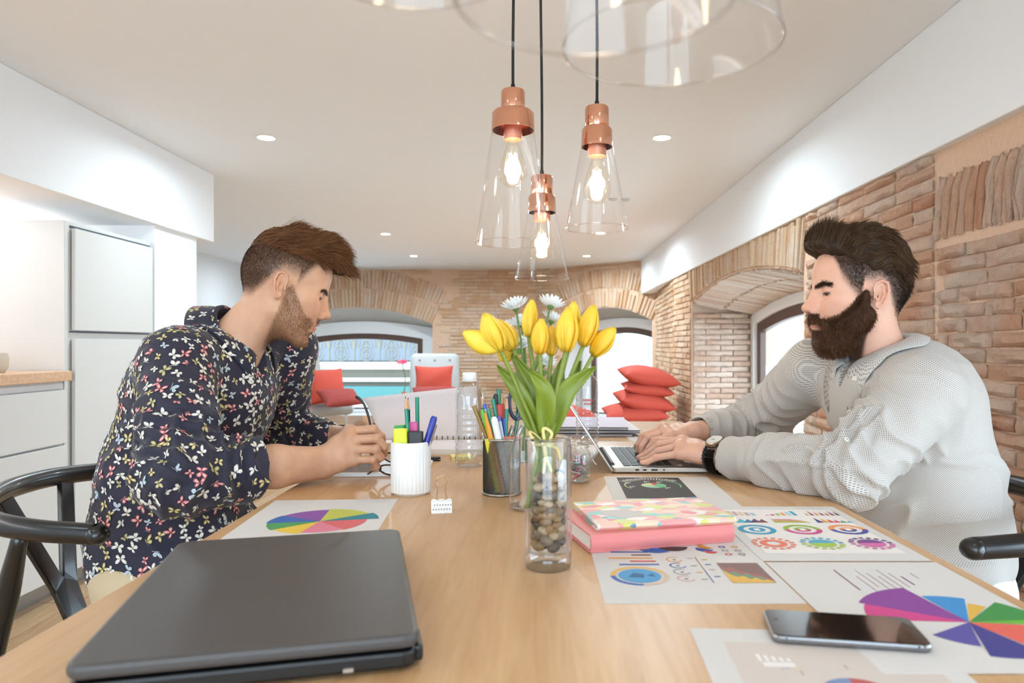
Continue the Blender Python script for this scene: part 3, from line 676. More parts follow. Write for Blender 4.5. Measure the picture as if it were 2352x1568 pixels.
# ------------------------------------------------------------------ pendant lamps
copper = mat('copper', '#e6a88a', .12, 1.0); copper2 = mat('copper_satin', '#dd9f86', .35, .9)
gshade = thin_glass('lamp_glass', (1, 1, 1), 1.5, .0, .9)
fil = mat('filament', (1, .8, .5), .4, emit=(1, .80, .50, 45)); bulbg = thin_glass('bulb_glass', (1, .97, .92), 1.45, 0, .6)
cable = mat('black_cable', '#151413', .7)
def pendant(label, x, y, zr, rr, rc, h, cap=.026, group=None, e=1.1):
    # zr: rim height, rr: rim radius, rc: collar radius, h: height of the whole fitting
    t = thing('pendant_lamp', label, 'pendant lamp', (x, y, zr), 0, 'glass pendant lamps over the table')
    zc = h - .045; zk = zc - .042                      # cap bottom, collar bottom
    mb = MB(); mb.lathe([(0, h), (cap * .93, h), (cap, h - .004), (cap, zc + .004), (cap * .96, zc), (0, zc)], n=32); obj('cap', mb, copper, t, smooth=40)
    mb = MB(); mb.lathe([(cap * .6, zc), (rc * .86, zc), (rc * .97, zc - .006), (rc, zk), (rc * .965, zk), (rc * .93, zc - .008), (cap * .6, zc - .008)], n=40); obj('collar', mb, copper, t, smooth=40)
    mb = MB(); mb.lathe([(0, zc - .006), (cap * .72, zc - .006), (cap * .72, zk - .004), (cap * .78, zk - .004), (cap * .78, zk - .020), (cap * .55, zk - .020), (0, zk - .016)], n=28); obj('socket', mb, copper2, t, smooth=40)
    mb = MB(); th = .0018; zt = zk + .012; rt = rc * .95
    mb.lathe([(rt, zt), (rt + (rr - rt) * .5, zt * .5), (rr, 0)], n=64); obj('shade', mb, gshade, t, smooth=40)
    mb = MB(); mb.tube([(rr * math.cos(a), rr * math.sin(a), 0) for a in np.linspace(0, 2 * PI, 64, endpoint=False)], .0013, n=6, closed=True); obj('shade_rim', mb, thin_glass('rim_glass', (.93, .92, .91), 1.6, .02, 1.6), t, smooth=True)
    zb = zk - .020; mb = MB(); bl = .105 if h > .26 else .095
    prof = [(.010, zb), (.0135, zb - .012), (.020, zb - .030), (.027, zb - .052), (.0305, zb - .072), (.027, zb - .090), (.015, zb - bl + .004), (0, zb - bl)]
    mb.lathe(prof, n=28); obj('bulb', mb, bulbg, t, smooth=True)
    mb = MB()
    for k in range(6):
        a = k * PI / 3; r_ = .0085; mb.tube([(r_ * math.cos(a), r_ * math.sin(a), zb - .030), (r_ * 1.1 * math.cos(a), r_ * 1.1 * math.sin(a), zb - .080)], .0011, n=5)
    stuff(obj('filament', mb, fil, t))
    mb = MB(); mb.cyl((0, 0, h), (0, 0, h + .014), .0060, .0042, 12); obj('cable_grip', mb, cable, t, smooth=40)
    mb = MB(); H = HC - zr; zz = np.linspace(h + .01, H - .02, 14); ph = x * 50; mb.tube([(.004 * math.sin(6 * z + ph) * (z - h) / max(H - h, .1), .003 * math.sin(5 * z + ph) * (z - h) / max(H - h, .1), z) for z in zz], .0032, n=8); obj('cable', mb, cable, t, smooth=True)
    mb = MB(); mb.lathe([(0, H - .03), (.03, H - .03), (.035, H - .003), (0, H - .003)], n=24); obj('ceiling_rose', mb, copper, t, smooth=40)
    l = bpy.data.lights.new('bulb_light', 'POINT'); l.energy = e; l.color = (1, .82, .58); l.shadow_soft_size = .02
    lo = bpy.data.objects.new('bulb_light', l); COL.objects.link(lo); lo.parent = t; lo.location = (0, 0, zb - .055)
    return t
pendant('clear glass pendant lamp with a wide copper collar', -.052, 1.55, 1.236, .0805, .047, .332)
pendant('clear glass pendant lamp with narrow copper collar, hanging beside the wide-collared one over the laptop', .131, 1.55, 1.268, .068, .034, .264)
pendant('small clear glass pendant lamp hanging lowest, directly above the tulips', .012, 1.69, 1.172, .0635, .0335, .243)
pendant('large glass pendant shade hanging high over the phone end of the table', .0995, .529, 1.235, .080, .047, .332, e=.3)
pendant('glass pendant shade hanging between two others above the closed black laptop', .026, .3215, 1.170, .0635, .0335, .243, e=.3)
pendant('glass pendant shade hanging highest above the closed black laptop', -.078, .425, 1.246, .068, .034, .264, e=.3)

# ------------------------------------------------------------------ lounge corner
felt = mat('grey_felt', '#a9a9a8', .95, sheen=.3); bump(felt, noise(felt, 350, 3), .4, .002)
chrome = mat('chrome', '#d5d8da', .15, 1.0)
def slab(mb, w, d, th, r, f, nn=6):               # soft cushion slab: rounded rectangle with rounded edge
    pr = []
    for k in range(nn + 1):
        a = -PI / 2 + PI * k / nn; pr.append((th / 2 * math.cos(a) - th / 2, th / 2 * math.sin(a)))
    rings = []
    for off, z in pr: rings.append([f(x, y, z) for x, y in rrect(w + 2 * off, d + 2 * off, max(r + off, .01), 5)])
    n = len(rings[0]); vs = [p for g in rings for p in g]
    fs = [(j * n + i, j * n + (i + 1) % n, (j + 1) * n + (i + 1) % n, (j + 1) * n + i) for j in range(nn) for i in range(n)]
    fs += [tuple(range(n))[::-1], tuple(range(nn * n, (nn + 1) * n))]; mb.add(vs, fs)
def lounge(label, loc, rz):
    t = thing('lounge_chair', label, 'chair', loc, rz, 'grey lounge chairs')
    mb = MB(); slab(mb, .62, .58, .12, .07, lambda x, y, z: (x + .02, y, z + .36)); obj('seat', mb, felt, t, smooth=50)
    c, s = math.cos(.30), math.sin(.30)
    mb = MB(); slab(mb, .54, .56, .10, .07, lambda x, y, z: (-.28 - (x + .2) * s - z * c, y, .47 + (x + .2) * c - z * s)); b = obj('backrest', mb, felt, t, smooth=50)
    for i in range(3):
        for j in range(2):
            x, y = -.02 + .2 * j, -.17 + .17 * i; mb = MB(); mb.ellip((-.28 - (x + .2) * s + .052 * c, y, .47 + (x + .2) * c + .052 * s), (.010, .012, .012), 8, 6); obj('button', mb, mat('felt_button', '#8f8f8e', .9), b, smooth=True)
    for sx in (-1, 1):
        for sy in (-1, 1): mb = MB(); mb.cyl((.02 + sx * .25, sy * .22, 0), (.02 + sx * .24, sy * .21, .31), .016); obj('leg', mb, chrome, t, smooth=40)
    return t
chA = (-2.30, 7.35, 0); chB = (-2.42, 6.15, 0); chC = (-1.12, 7.75, 0)
lounge('grey lounge chair holding a coral and a dark red cushion before the window', chA, -.75)
lounge('grey lounge chair with one round red cushion beside the man in the butterfly shirt', chB, -.12)
lounge('grey lounge chair beside the red flower with stacked red cushions on it', chC, -1.45)
def pillow(name, label, loc, R, w, d, h, m, group):
    n = 14; vs = []; fs = []; u = np.linspace(-1, 1, n)
    for sgn in (1, -1):
        for a in u:
            for b in u:
                e = (max(1 - abs(a) ** 2.4, 0) * max(1 - abs(b) ** 2.4, 0)) ** .55
                px = a * (1 - .10 * (1 - b * b)) * w / 2; py = b * (1 - .10 * (1 - a * a)) * d / 2
                wv = .03 * h * math.sin(5 * a + 3 * b + loc[0] * 9) * e
                vs.append((px, py, sgn * h / 2 * e + wv))
    k = n * n
    for s in (0, 1):
        for i in range(n - 1):
            for j in range(n - 1):
                q = (s * k + i * n + j, s * k + (i + 1) * n + j, s * k + (i + 1) * n + j + 1, s * k + i * n + j + 1); fs.append(q if s == 0 else q[::-1])
    vs = np.array(vs) @ np.array(R).T; mb = MB(); mb.add(vs, fs); me = mb.mesh(name)
    import bmesh
    b = bmesh.new(); b.from_mesh(me); bmesh.ops.remove_doubles(b, verts=b.verts, dist=.0008); b.to_mesh(me); b.free()
    o = obj(name, me, m, smooth=True, sub=1); o.location = [float(v) for v in loc]; return tag(o, label, 'cushion', group)
red = mat('coral_red_fabric', '#bd4a3a', .9); bump(red, noise(red, 200, 3), .2, .002)
dred = mat('dark_red_fabric', '#943c37', .9); bump(dred, noise(dred, 200, 3), .2, .002)
g = 'red cushions on the grey chairs'
def face(rz, tilt): return rotz(rz) @ roty(PI / 2 - tilt)      # cushion leaning against a backrest that faces rz
pillow('cushion', 'square coral red cushion leaning behind a dark red one on the window chair', (-2.12, 7.175, .60), face(-.75, .32), .40, .44, .13, red, g)
pillow('cushion', 'dark red cushion in front of a coral one on the window chair', (-1.94, 7.01, .50), rotz(-.75) @ roty(PI / 2 - .95), .26, .46, .13, dred, g)
pillow('cushion', 'plump coral cushion on the lounge chair beside the butterfly shirt', (-2.15, 6.11, .585), face(-.12, .35), .40, .42, .17, red, g)
pillow('cushion', 'coral cushion leaning on the lounge chair next to the red flower', (-1.10, 7.60, .62), face(-1.45, .34), .40, .44, .13, red, g)
pillow('cushion', 'dark red cushion below a coral one on the chair next to the red flower', (-1.06, 7.36, .50), rotz(-1.45) @ roty(PI / 2 - 1.0), .28, .50, .13, dred, g)
g = 'floor cushions stacked before the window'
yy = 6.0
for i, (px0, px1, py0, py1, tl, rz, lab) in enumerate([
        (1420, 1556, 838, 890, .17, .2, 'coral floor cushion on top of the tall cushion stack by the window'),
        (1424, 1546, 872, 912, .10, -.1, 'coral floor cushion second from the top of the stack by the window'),
        (1410, 1545, 892, 948, .16, .25, 'coral floor cushion third from the top of the stack by the window'),
        (1380, 1532, 922, 972, .0, 0, 'wide coral floor cushion fourth from the top of the stack by the window'),
        (1392, 1545, 958, 1010, .03, .1, 'coral floor cushion second from the floor in the stack by the window'),
        (1392, 1548, 1002, 1066, .0, .1, 'coral floor cushion lying on the floor under the stack by the window')]):
    c = P((px0 + px1) / 2, (py0 + py1) / 2, yy); wd = (px1 - px0) / F * yy; hh = (py1 - py0) / F * yy
    pillow('floor_cushion', lab, c, rotx(.06) @ roty(tl) @ rotz(rz * .3), wd, wd, hh * .88, red if i != 5 else dred, g)
pillow('pouf', 'round red pouf on the floor seen behind the vase of tulips', (.28, 5.9, .27), np.eye(3), .60, .60, .50, red, None)
# red gerbera in an orange vase on a low side table
sx, sy = P(928, 900, 6.95)[:2]
t = thing('side_table', 'small round white side table between the grey lounge chairs', 'table', (sx, sy, 0))
mb = MB(); mb.lathe([(0, .40), (.20, .40), (.205, .41), (.20, .42), (0, .42)], n=32); obj('tabletop', mb, cabwhite, t, smooth=40)
mb = MB(); mb.cyl((0, 0, 0), (0, 0, .40), .02); mb.lathe([(0, 0), (.14, 0), (.14, .012), (.02, .02)], n=24); obj('base', mb, chrome, t, smooth=40)
mb = MB(); mb.lathe([(0, 0), (.035, 0), (.045, .03), (.028, .09), (.018, .12), (.026, .14), (.024, .14), (.015, .12), (0, .11)], n=24)
tag(obj('bud_vase', mb, mat('orange_glaze', '#e07a45', .25), smooth=50), 'small orange vase holding a red flower on the side table', 'vase').location = (sx, sy, .42)
t = thing('gerbera', 'red gerbera on a long stem in the orange vase', 'flower', (sx, sy, .54))
top = P(924, 834, 6.95) - np.array([sx, sy, .54])
mb = MB(); mb.tube(bez([(0, 0, 0), (.012, 0, .15), tuple(top * .98)], 8), .005, n=6); obj('stem', mb, mat('stem_green', '#5f7d3a', .6), t, smooth=True)
for ring_, nn_, ln_ in ((0, 16, .05), (1, 12, .038)):
    for k in range(nn_):
        a = 2 * PI * (k + .5 * ring_) / nn_; d = np.array([math.cos(a), math.sin(a) * .6 - .2, .35 * math.sin(a) + .25]); mb = MB(); mb.ellip(top + d * ln_ * .6, (ln_ * .5, .010, .003), 8, 5, R=frame(np.cross(d, (0, -.8, .6)))[:, [2, 0, 1]] if False else np.stack([d / np.linalg.norm(d), np.cross((0, -.8, .6), d) / np.linalg.norm(np.cross((0, -.8, .6), d)), np.cross(d, np.cross((0, -.8, .6), d)) / np.linalg.norm(np.cross(d, np.cross((0, -.8, .6), d)))], 1)); obj('petal', mb, mat('gerbera_red', '#d42a4e', .6), t, smooth=True)
# ------------------------------------------------------------------ papers
paper = mat('white_paper', '#d9d6d4', .8)
class Print:                                       # flat print on a sheet: shapes by colour, each a hair above the last
    def __init__(s, z=.0006): s.mb = MB(); s.cols = []; s.z = z; s.n = 0
    def mi(s, c):
        if c not in s.cols: s.cols.append(c)
        s.n += 1; return s.cols.index(c)
    def poly(s, pts, c): i = s.mi(c); z = s.z + s.n * 6e-6; s.mb.add([(x, y, z) for x, y in pts], [tuple(range(len(pts)))], i)
    def rect(s, x0, y0, x1, y1, c): s.poly([(x0, y0), (x1, y0), (x1, y1), (x0, y1)], c)
    def sector(s, cx, cy, r0, r1, a0, a1, c, n=10):
        i = s.mi(c); z = s.z + s.n * 6e-6; a = np.linspace(math.radians(a0), math.radians(a1), n)
        if r0 <= 0: s.mb.add([(cx, cy, z)] + [(cx + r1 * math.cos(t), cy + r1 * math.sin(t), z) for t in a], [tuple(range(n + 1))], i)
        else: s.mb.add([(cx + r1 * math.cos(t), cy + r1 * math.sin(t), z) for t in a] + [(cx + r0 * math.cos(t), cy + r0 * math.sin(t), z) for t in a], [(k, k + 1, n + k + 1, n + k) for k in range(n - 1)], i)
    def build(s, parent):
        return obj('print', s.mb, [mat('ink_' + c.strip('#'), c, .75) for c in s.cols], parent, recalc=False)
def sheet(label, cx, cy, rz, z=TZ, w=.21, l=.297, curl=None):
    t = thing('paper_sheet', label, 'paper', (cx, cy, z), rz)
    n = 9; vs = []; fs = []
    for k in (0, 1):
        for i in range(n):
            for j in range(n):
                x, y = -w / 2 + w * i / (n - 1), -l / 2 + l * j / (n - 1); zz = .0001 + .0003 * k
                if curl: zz += curl(x, y)
                vs.append((x, y, zz))
    m_ = n * n; idx = lambda k, i, j: k * m_ + i * n + j
    for i in range(n - 1):
        for j in range(n - 1): fs += [(idx(1, i, j), idx(1, i + 1, j), idx(1, i + 1, j + 1), idx(1, i, j + 1)), (idx(0, i, j), idx(0, i, j + 1), idx(0, i + 1, j + 1), idx(0, i + 1, j))]
    bd = [(i, 0) for i in range(n)] + [(n - 1, j) for j in range(1, n)] + [(i, n - 1) for i in range(n - 2, -1, -1)] + [(0, j) for j in range(n - 2, 0, -1)]
    for a, b in zip(bd, bd[1:] + bd[:1]): fs.append((idx(0, *a), idx(0, *b), idx(1, *b), idx(1, *a)))
    mb = MB(); mb.add(vs, fs); obj('sheet', mb, paper, t); return t
# pie chart sheet by the closed laptop
t = sheet('sheet with a many-coloured pie chart beside the closed black laptop', -.3385, 1.086, .055)
p = Print(); cs = ['#3f5fa8', '#8a5aa6', '#8a5aa6', '#c6c95a', '#c6c95a', '#2f8290', '#e0686c', '#e0686c', '#e8c64a', '#e8c64a', '#4f9a5c', '#4f9a5c']
for a0, a1, c, r_ in ((150, 186, '#3d68b4', .078), (92, 150, '#8c57a4', .076), (36, 92, '#c5c95c', .081), (8, 36, '#2e8391', .088), (-48, 8, '#dc6a6f', .070), (-100, -48, '#e0839a', .066), (-140, -100, '#e8c64a', .072), (-174, -140, '#4f9a5c', .076)): p.sector(.008, -.005, 0, r_, a0, a1, c, 14)
p.build(t)
# dark gauge infographic
t = sheet('sheet with a dark gauge infographic lying beside the silver laptop', .2385, 1.302, -.02)
p = Print(); p.rect(-.080, -.06, .045, .138, '#45413f'); gx, gy = -.018, .058
for a0, a1, c in ((150, 215, '#c9cc8e'), (70, 110, '#c4585c'), (110, 150, '#b9bd8c'), (-20, 70, '#79c79a')): p.sector(gx, gy, .052, .0545, a0, a1, c, 14)
for k in range(22): a = math.radians(40 + k * 5); r1 = .070 + .006 * ((k * 7) % 5) / 4; d = np.array([math.cos(a), math.sin(a)]); q = np.array([-d[1], d[0]]) * .0012; c0 = np.array([gx, gy]); p.poly([c0 + d * .058 + q, c0 + d * .058 - q, c0 + d * r1 - q, c0 + d * r1 + q], '#e9e5e0')
for a0, a1, c in ((60, 100, '#d6585c'), (100, 185, '#d9d9a5'), (185, 290, '#a9d2b4'), (290, 420, '#74c090')): p.sector(gx + .002, gy - .002, 0, .024, a0, a1, c)
for x, y in ((-.050, .025), (-.012, .040), (.012, .036), (-.045, -.01), (.02, -.02)):
    for k, l_ in enumerate((.014, .010, .006)): p.rect(gx + x + .004 * k, gy + y - l_, gx + x + .004 * k + .002, gy + y, '#e9e5e0')
p.build(t)
# sheet of small icons and charts
t = sheet('sheet of small coloured charts and round badges under the patterned notebook', .385, 1.030, 0, TZ + .0007)
p = Print(); p.rect(-.09, -.118, .09, .125, '#ece7e4')
X = (-.066, .0, .066)
for k in range(6): p.rect(X[0] - .026 + k * .009, .085, X[0] - .019 + k * .009, .118 - .003 * k, ['#c9b7c4', '#dcb9a3', '#c7a9b4', '#d7c79f', '#b8a6ae', '#a9c4cf'][k])
for k in range(6): p.rect(X[1] - .026 + k * .009, .085, X[1] - .020 + k * .009, .089 + .005 * k, ['#d76aa0', '#c95a98', '#9bb84a', '#e39a5a', '#9ed0d6', '#3c9fc2'][k])
for k in range(7): p.poly([(X[2] - .028 + k * .008, .086), (X[2] - .022 + k * .008, .086), (X[2] - .025 + k * .008, .086 + .030 * (.6 + .4 * ((k * 3) % 4) / 3))], ['#d7a24a', '#8c3a6c', '#d58c4a', '#6c2f5c', '#c9583f', '#8c3a6c', '#5a3a2f'][k])
for k, c in enumerate(('#9cc24a', '#4fb3c9', '#3f7fb4', '#56406c', '#7a4a50')): p.poly([(X[0] - .028 + k * .010, .040), (X[0] - .010 + k * .010, .040), (X[0] - .018 + k * .011, .062 + .003 * (k % 2))], c)
for k, c in enumerate(('#9cc24a', '#e39a5a', '#9bb84a', '#e7a0a0', '#c95a78')): p.poly([(X[1] - .028, .040 + k * .005), (X[1] + .028 - k * .002, .040 + k * .003), (X[1] + .026 - k * .006, .044 + k * .004), (X[1] - .024, .046 + k * .004)], c)
for k, c in enumerate(('#4a3f8c', '#e3a04a', '#d75a4a', '#c94a78', '#4a9a5c', '#3c9fc2')): p.poly([(X[2] - .028 + k * .009, .040), (X[2] - .018 + k * .009, .040), (X[2] - .024 + k * .009, .070 - .004 * k)], c)
for k, (c1, c2, c3) in enumerate((('#3b9cbf', '#3b9cbf', '#3b9cbf'), ('#8fb83a', '#d0508c', '#8fb83a'), ('#ee9a5a', '#4a4a9c', '#ee9a5a'))):
    x = X[k]; p.sector(x, 0, .019, .027, 0, 180, c1, 16); p.sector(x, 0, .019, .027, 180, 360, c2, 16); p.sector(x, 0, 0, .012, 0, 180, c3, 12); p.sector(x, 0, 0, .012, 180, 360, c2, 12); p.rect(x - .004, -.006, x + .004, .006, '#f4f0ee')
for k, (c1, c2) in enumerate((('#ea7f66', '#ea7f66'), ('#5aaccb', '#a9c94a'), ('#7a4a8c', '#d76aa8'))):
    x, y = X[k], -.072
    for q in range(16): p.sector(x, y, .022, .029, q * 22.5, q * 22.5 + 13, c1 if q < 8 else c2, 3)
    p.sector(x, y, .009 if k == 0 else 0, .018, 0, 180, c1, 12); p.sector(x, y, .009 if k == 0 else 0, .018, 180, 360, c2, 12)
p.build(t)
# charts sheet under the coral notebook
t = sheet('sheet with bars, a globe ring and an area chart partly under the coral notebook', .1755, .886, 0)
p = Print(z=.0006)
for k, (x0, x1, c) in enumerate(((-.010, .018, '#e59a3a'), (-.03, .018, '#3d68b4'), (-.005, .02, '#7a4a3a'), (-.035, .02, '#e8a545'), (-.01, .022, '#d2483f'), (-.025, .024, '#4a5fb0'))): p.rect(x0 - .05, .045 - k * .013, x1 - .05, .050 - k * .013, c)
p.sector(-.056, -.060, .028, .034, 20, 180, '#e8b96a', 14); p.sector(-.056, -.060, .028, .034, 180, 270, '#4a6fb8', 10); p.sector(-.056, -.060, .028, .034, 270, 380, '#d8c0b0', 10); p.sector(-.056, -.060, 0, .025, 0, 360, '#5aa0d0', 24); p.poly([(-.07, -.065), (-.062, -.05), (-.05, -.055), (-.052, -.068)], '#3f6f96'); p.poly([(-.048, -.06), (-.040, -.052), (-.038, -.064)], '#3f6f96')
for k, c in enumerate(('#e8a545', '#4a6fb8', '#9aa0a8', '#d8a8a8')): p.sector(-.004, .002 - k * .024, .0085, .0105, 60, 340, c, 14); p.rect(-.006, -.001 - k * .024, -.002, .003 - k * .024, '#8a8a8a')
p.rect(.0235, -.085, .0247, .012, '#8a7a50'); p.rect(.0235, -.085, .0247, -.04, '#3f5a9c')
for k, (x, y) in enumerate(((.013, .005), (.03, .0), (.03, -.02), (.012, -.025), (.03, -.04), (.013, -.05), (.03, -.065), (.013, -.075))): p.rect(x, y, x + .007, y + .0035, ['#b9b2ac', '#e0b060', '#5a7ab0', '#9a948f'][k % 4])
x0, x1, y0 = .045, .095, -.085; p.rect(x0, y0, x1, -.012, '#8a6e6a')
xs = np.linspace(x0, x1, 9)
for cc, hh in (('#a8706c', (.06, .05, .058, .045, .04, .03, .033, .02, .01)), ('#7d9a7c', (.05, .035, .04, .028, .033, .02, .022, .01, .004)), ('#e2b55a', (.045, .028, .02, .024, .012, .018, .008, .012, .0))): p.poly([(x0, y0)] + [(x1, y0)][:0] + [(a, y0 + h_) for a, h_ in zip(xs, hh)] + [(x1, y0)], cc)
p.sector(-.02, .052, 0, .022, 180, 360, '#3564b0', 14); p.sector(.004, .058, 0, .020, 180, 360, '#4a3436', 14); p.sector(-.036, .058, 0, .012, 180, 360, '#e0a040', 10); p.sector(.045, .048, 0, .012, 150, 330, '#3a55a8', 10); p.sector(.05, .036, 0, .008, 150, 360, '#d2483f', 10); p.sector(.05, .06, 0, .012, 120, 300, '#c98a3a', 10)
for k in range(6): p.sector(.070 + (k % 2) * .017, .058 - (k // 2) * .017, .003, .0048, 0, 360, ['#4a5fb0', '#e8a545', '#9a9a9a', '#9a9a9a', '#d2483f', '#8a8a80'][k], 12)
p.build(t)
# text and big pie sheet
t = sheet('sheet with purple text lines and a large bright pie chart under the phone', .387, .728, 0, TZ + .0005)
p = Print()
for k in range(11):
    y0 = .118 - .012 * (k % 3); ln_ = (.07, .05, .09, .06, .08, .045, .07, .05, .03, .055, .02)[k]; x = -.035 + k * .0085
    if k in (1, 9): continue
    p.rect(x, y0 - ln_, x + (.0022 if k in (0, 8) else .0012), y0, '#8a5a82' if k in (0, 8) else '#a58a9c')
q = (.030, -.042)
for a0, a1, c, r_ in ((98, 148, '#8a4496', .098), (148, 176, '#d0468a', .092), (62, 96, '#3f8fd0', .072), (44, 60, '#e0b24a', .058), (5, 42, '#3f8f46', .080), (-6, 5, '#6fb83a', .084), (-70, -8, '#e2665a', .082), (-110, -72, '#44408c', .080), (-150, -112, '#5a52a0', .06)): p.sector(q[0], q[1], 0, r_, a0, a1, c, 10)
p.build(t)
# lowest sheet, grey panel and small pie
t = sheet('sheet with a beige panel and a small four-colour pie chart under the phone', .2425, .520, -.05, TZ)
p = Print(); p.rect(-.080, -.13, .085, .118, '#d3c8c1')
for k in range(5): p.rect(-.058 + k * .006, .080, -.055 + k * .006, .094 - .002 * k, '#ece8e6')
p.rect(-.056, .070, -.030, .078, '#ece8e6'); p.rect(-.044, .0655, -.036, .068, '#b9b4c4'); p.rect(-.034, .0655, -.024, .068, '#d8c8a0')
for a0, a1, c in ((0, 80, '#b85a58'), (80, 175, '#7f90b8'), (175, 270, '#8a9048'), (270, 360, '#e2bf4e')): p.sector(.005, .022, 0, .030, a0 + 10, a1 + 10, c, 10)
for x, y in ((-.03, .055), (.01, .068), (-.045, .03)): p.rect(x, y, x + .002, y + .008, '#b5a8a2')
p.build(t)
sheet('blank white sheet lying beyond the silver laptop', .372, 1.985, .06)

# ------------------------------------------------------------------ notebooks
def book(name, label, cx, cy, rz, z, w, d, th, mc, mp, r=.004, top_m=None):
    t = thing(name, label, 'notebook', (cx, cy, z), rz)
    for nm, z0, z1 in (('cover', 0, .0018), ('cover', th - .0018, th)): mb = MB(); mb.prism(rrect(w, d, r), z0, z1); obj(nm, mb, mc, t)
    mb = MB(); mb.bb((-w / 2 + .004, -d / 2 + .001, .0018), (w / 2 - .003, d / 2 - .003, th - .0018)); obj('pages', mb, mp, t)
    mb = MB(); n = 8
    vs = [(x, -d / 2 - .004 * math.sin(PI * k / n) + .0005, th * k / n) for x in (-w / 2 + .001, w / 2 - .001) for k in range(n + 1)]
    mb.add(vs, [(k, k + 1, n + 1 + k + 1, n + 1 + k) for k in range(n)] + [tuple(range(n + 1)), tuple(range(n + 1, 2 * n + 2))]); obj('spine', mb, mc, t, smooth=60)
    return t
coral = mat('coral_cover', '#e08380', .5); bump(coral, noise(coral, 300, 3), .15, .001)
pages = mat('page_edges', '#ece7df', .85)
bump(pages, N(pages, 'ShaderNodeTexWave', bands_direction='Z').outputs['Fac'], .2, .0005)
ang = math.atan2(.054, .2); c0 = np.array([.0683, .9137]); u = np.array([math.cos(ang), math.sin(ang)]); v_ = np.array([-u[1], u[0]])
cc = c0 + u * .104 + v_ * .072
book('coral_notebook', 'thick coral notebook lying under the patterned one', cc[0], cc[1], ang, TZ + .001, .208, .142, .0235, coral, pages)
pat = mat('patterned_cover', (1, 1, 1), .45)
vo = N(pat, 'ShaderNodeTexVoronoi'); vo.inputs['Scale'].default_value = 42; mpn = N(pat, 'ShaderNodeMapping'); mpn.inputs['Scale'].default_value = (1, 1.6, .05)
L(pat, N(pat, 'ShaderNodeTexCoord').outputs['Object'], mpn.inputs[0]); L(pat, mpn.outputs[0], vo.inputs['Vector'])
sp = N(pat, 'ShaderNodeSeparateColor'); L(pat, vo.outputs['Color'], sp.inputs[0])
rp = ramp(pat, sp.outputs[0], [(0, '#e9a3a0'), (.22, '#f0c1ae'), (.38, '#d8d77e'), (.52, '#8fc7c0'), (.62, '#efe8e0'), (.76, '#e8898a'), (.88, '#f3d4b8'), (.95, '#6f93b0')])
rp.node.color_ramp.interpolation = 'CONSTANT'; L(pat, rp, bsdf(pat).inputs['Base Color'])
fl = np.array([.0785, .936]); ang2 = .19; u = np.array([math.cos(ang2), math.sin(ang2)]); v_ = np.array([-u[1], u[0]]); cc = fl + u * .099 + v_ * .066
t = book('patterned_notebook', 'thin notebook with pastel abstract pattern resting on the coral notebook', cc[0], cc[1], ang2, TZ + .0246, .198, .132, .0085, pat, pages)
mb = MB(); mb.add([(-.078, -.020, .0087), (-.055, -.044, .0087), (-.020, -.036, .0087), (-.018, -.012, .0087), (-.045, .006, .0087), (-.074, .004, .0087)], [tuple(range(6))]); obj('label_patch', mb, paper, t, recalc=False)
# squared open notebook
grid = mat('squared_paper', '#eee9ea', .8)
cg = N(grid, 'ShaderNodeTexCoord').outputs['UV']; mp2 = N(grid, 'ShaderNodeMapping'); mp2.inputs['Scale'].default_value = (58, 42, 1); L(grid, cg, mp2.inputs[0])
sx_ = N(grid, 'ShaderNodeSeparateXYZ'); L(grid, mp2.outputs[0], sx_.inputs[0]); ms = []
for i in (0, 1):
    f_ = N(grid, 'ShaderNodeMath', operation='FRACT'); L(grid, sx_.outputs[i], f_.inputs[0]); c_ = N(grid, 'ShaderNodeMath', operation='LESS_THAN'); c_.inputs[1].default_value = .16; L(grid, f_.outputs[0], c_.inputs[0]); ms.append(c_.outputs[0])
mxx = N(grid, 'ShaderNodeMath', operation='MAXIMUM'); L(grid, ms[0], mxx.inputs[0]); L(grid, ms[1], mxx.inputs[1])
L(grid, ramp(grid, mxx.outputs[0], [(0, '#efeaeb'), (1, '#dacfd6')]), bsdf(grid).inputs['Base Color'])
def gridsurf(f, n=14, m_=10):
    vs = [f(i / n, j / m_) for i in range(n + 1) for j in range(m_ + 1)]; fs = [(i * (m_ + 1) + j, (i + 1) * (m_ + 1) + j, (i + 1) * (m_ + 1) + j + 1, i * (m_ + 1) + j + 1) for i in range(n) for j in range(m_)]
    me = bpy.data.meshes.new('page'); me.from_pydata([tuple(map(float, p)) for p in vs], [], fs); uv = me.uv_layers.new(name='UVMap')
    for lp in me.loops: k = lp.vertex_index; uv.data[lp.index].uv = ((k // (m_ + 1)) / n, (k % (m_ + 1)) / m_)
    me.update(); return me
no = np.array([-.225, 1.84, TZ]); t = thing('squared_notebook', 'open squared-paper notebook with one page raised behind the white pen cup', 'notebook', no)
mb = MB(); mb.box((.02, -.005, .006), (.30, .19, .012), rotz(.02)); obj('page_block', mb, pages, t)
o = obj('page', gridsurf(lambda a, b: (-.130 + .30 * a, -.10 + .19 * b, .0125 + .003 * math.sin(PI * b))), grid, t, smooth=True)
pb, pt = [P(872, 1013, 1.97) - no, P(1100, 1006, 1.97) - no], [P(832, 914, 2.04) - no, P(1095, 885, 2.04) - no]
def rp_(a, b):
    p0 = pb[0] * (1 - a) + pb[1] * a; p1 = pt[0] * (1 - a) + pt[1] * a; p = p0 * (1 - b) + p1 * b; p = p.copy(); p[1] += .03 * math.sin(PI * b) * 1.0 + .006 * math.sin(5 * a); p[2] = max(p[2], .006); return p
o = obj('raised_page', gridsurf(rp_), grid, t, smooth=True, solid=.0012)
mb = MB()
for k in range(20):
    a = (k + .5) / 20; c_ = np.array([-.130 + .30 * a, .095, .012]); mb.tube([(c_[0], c_[1] + .008 * math.cos(b), c_[2] + .010 * math.sin(b)) for b in np.linspace(0, 2 * PI, 12)], .0007, n=5)
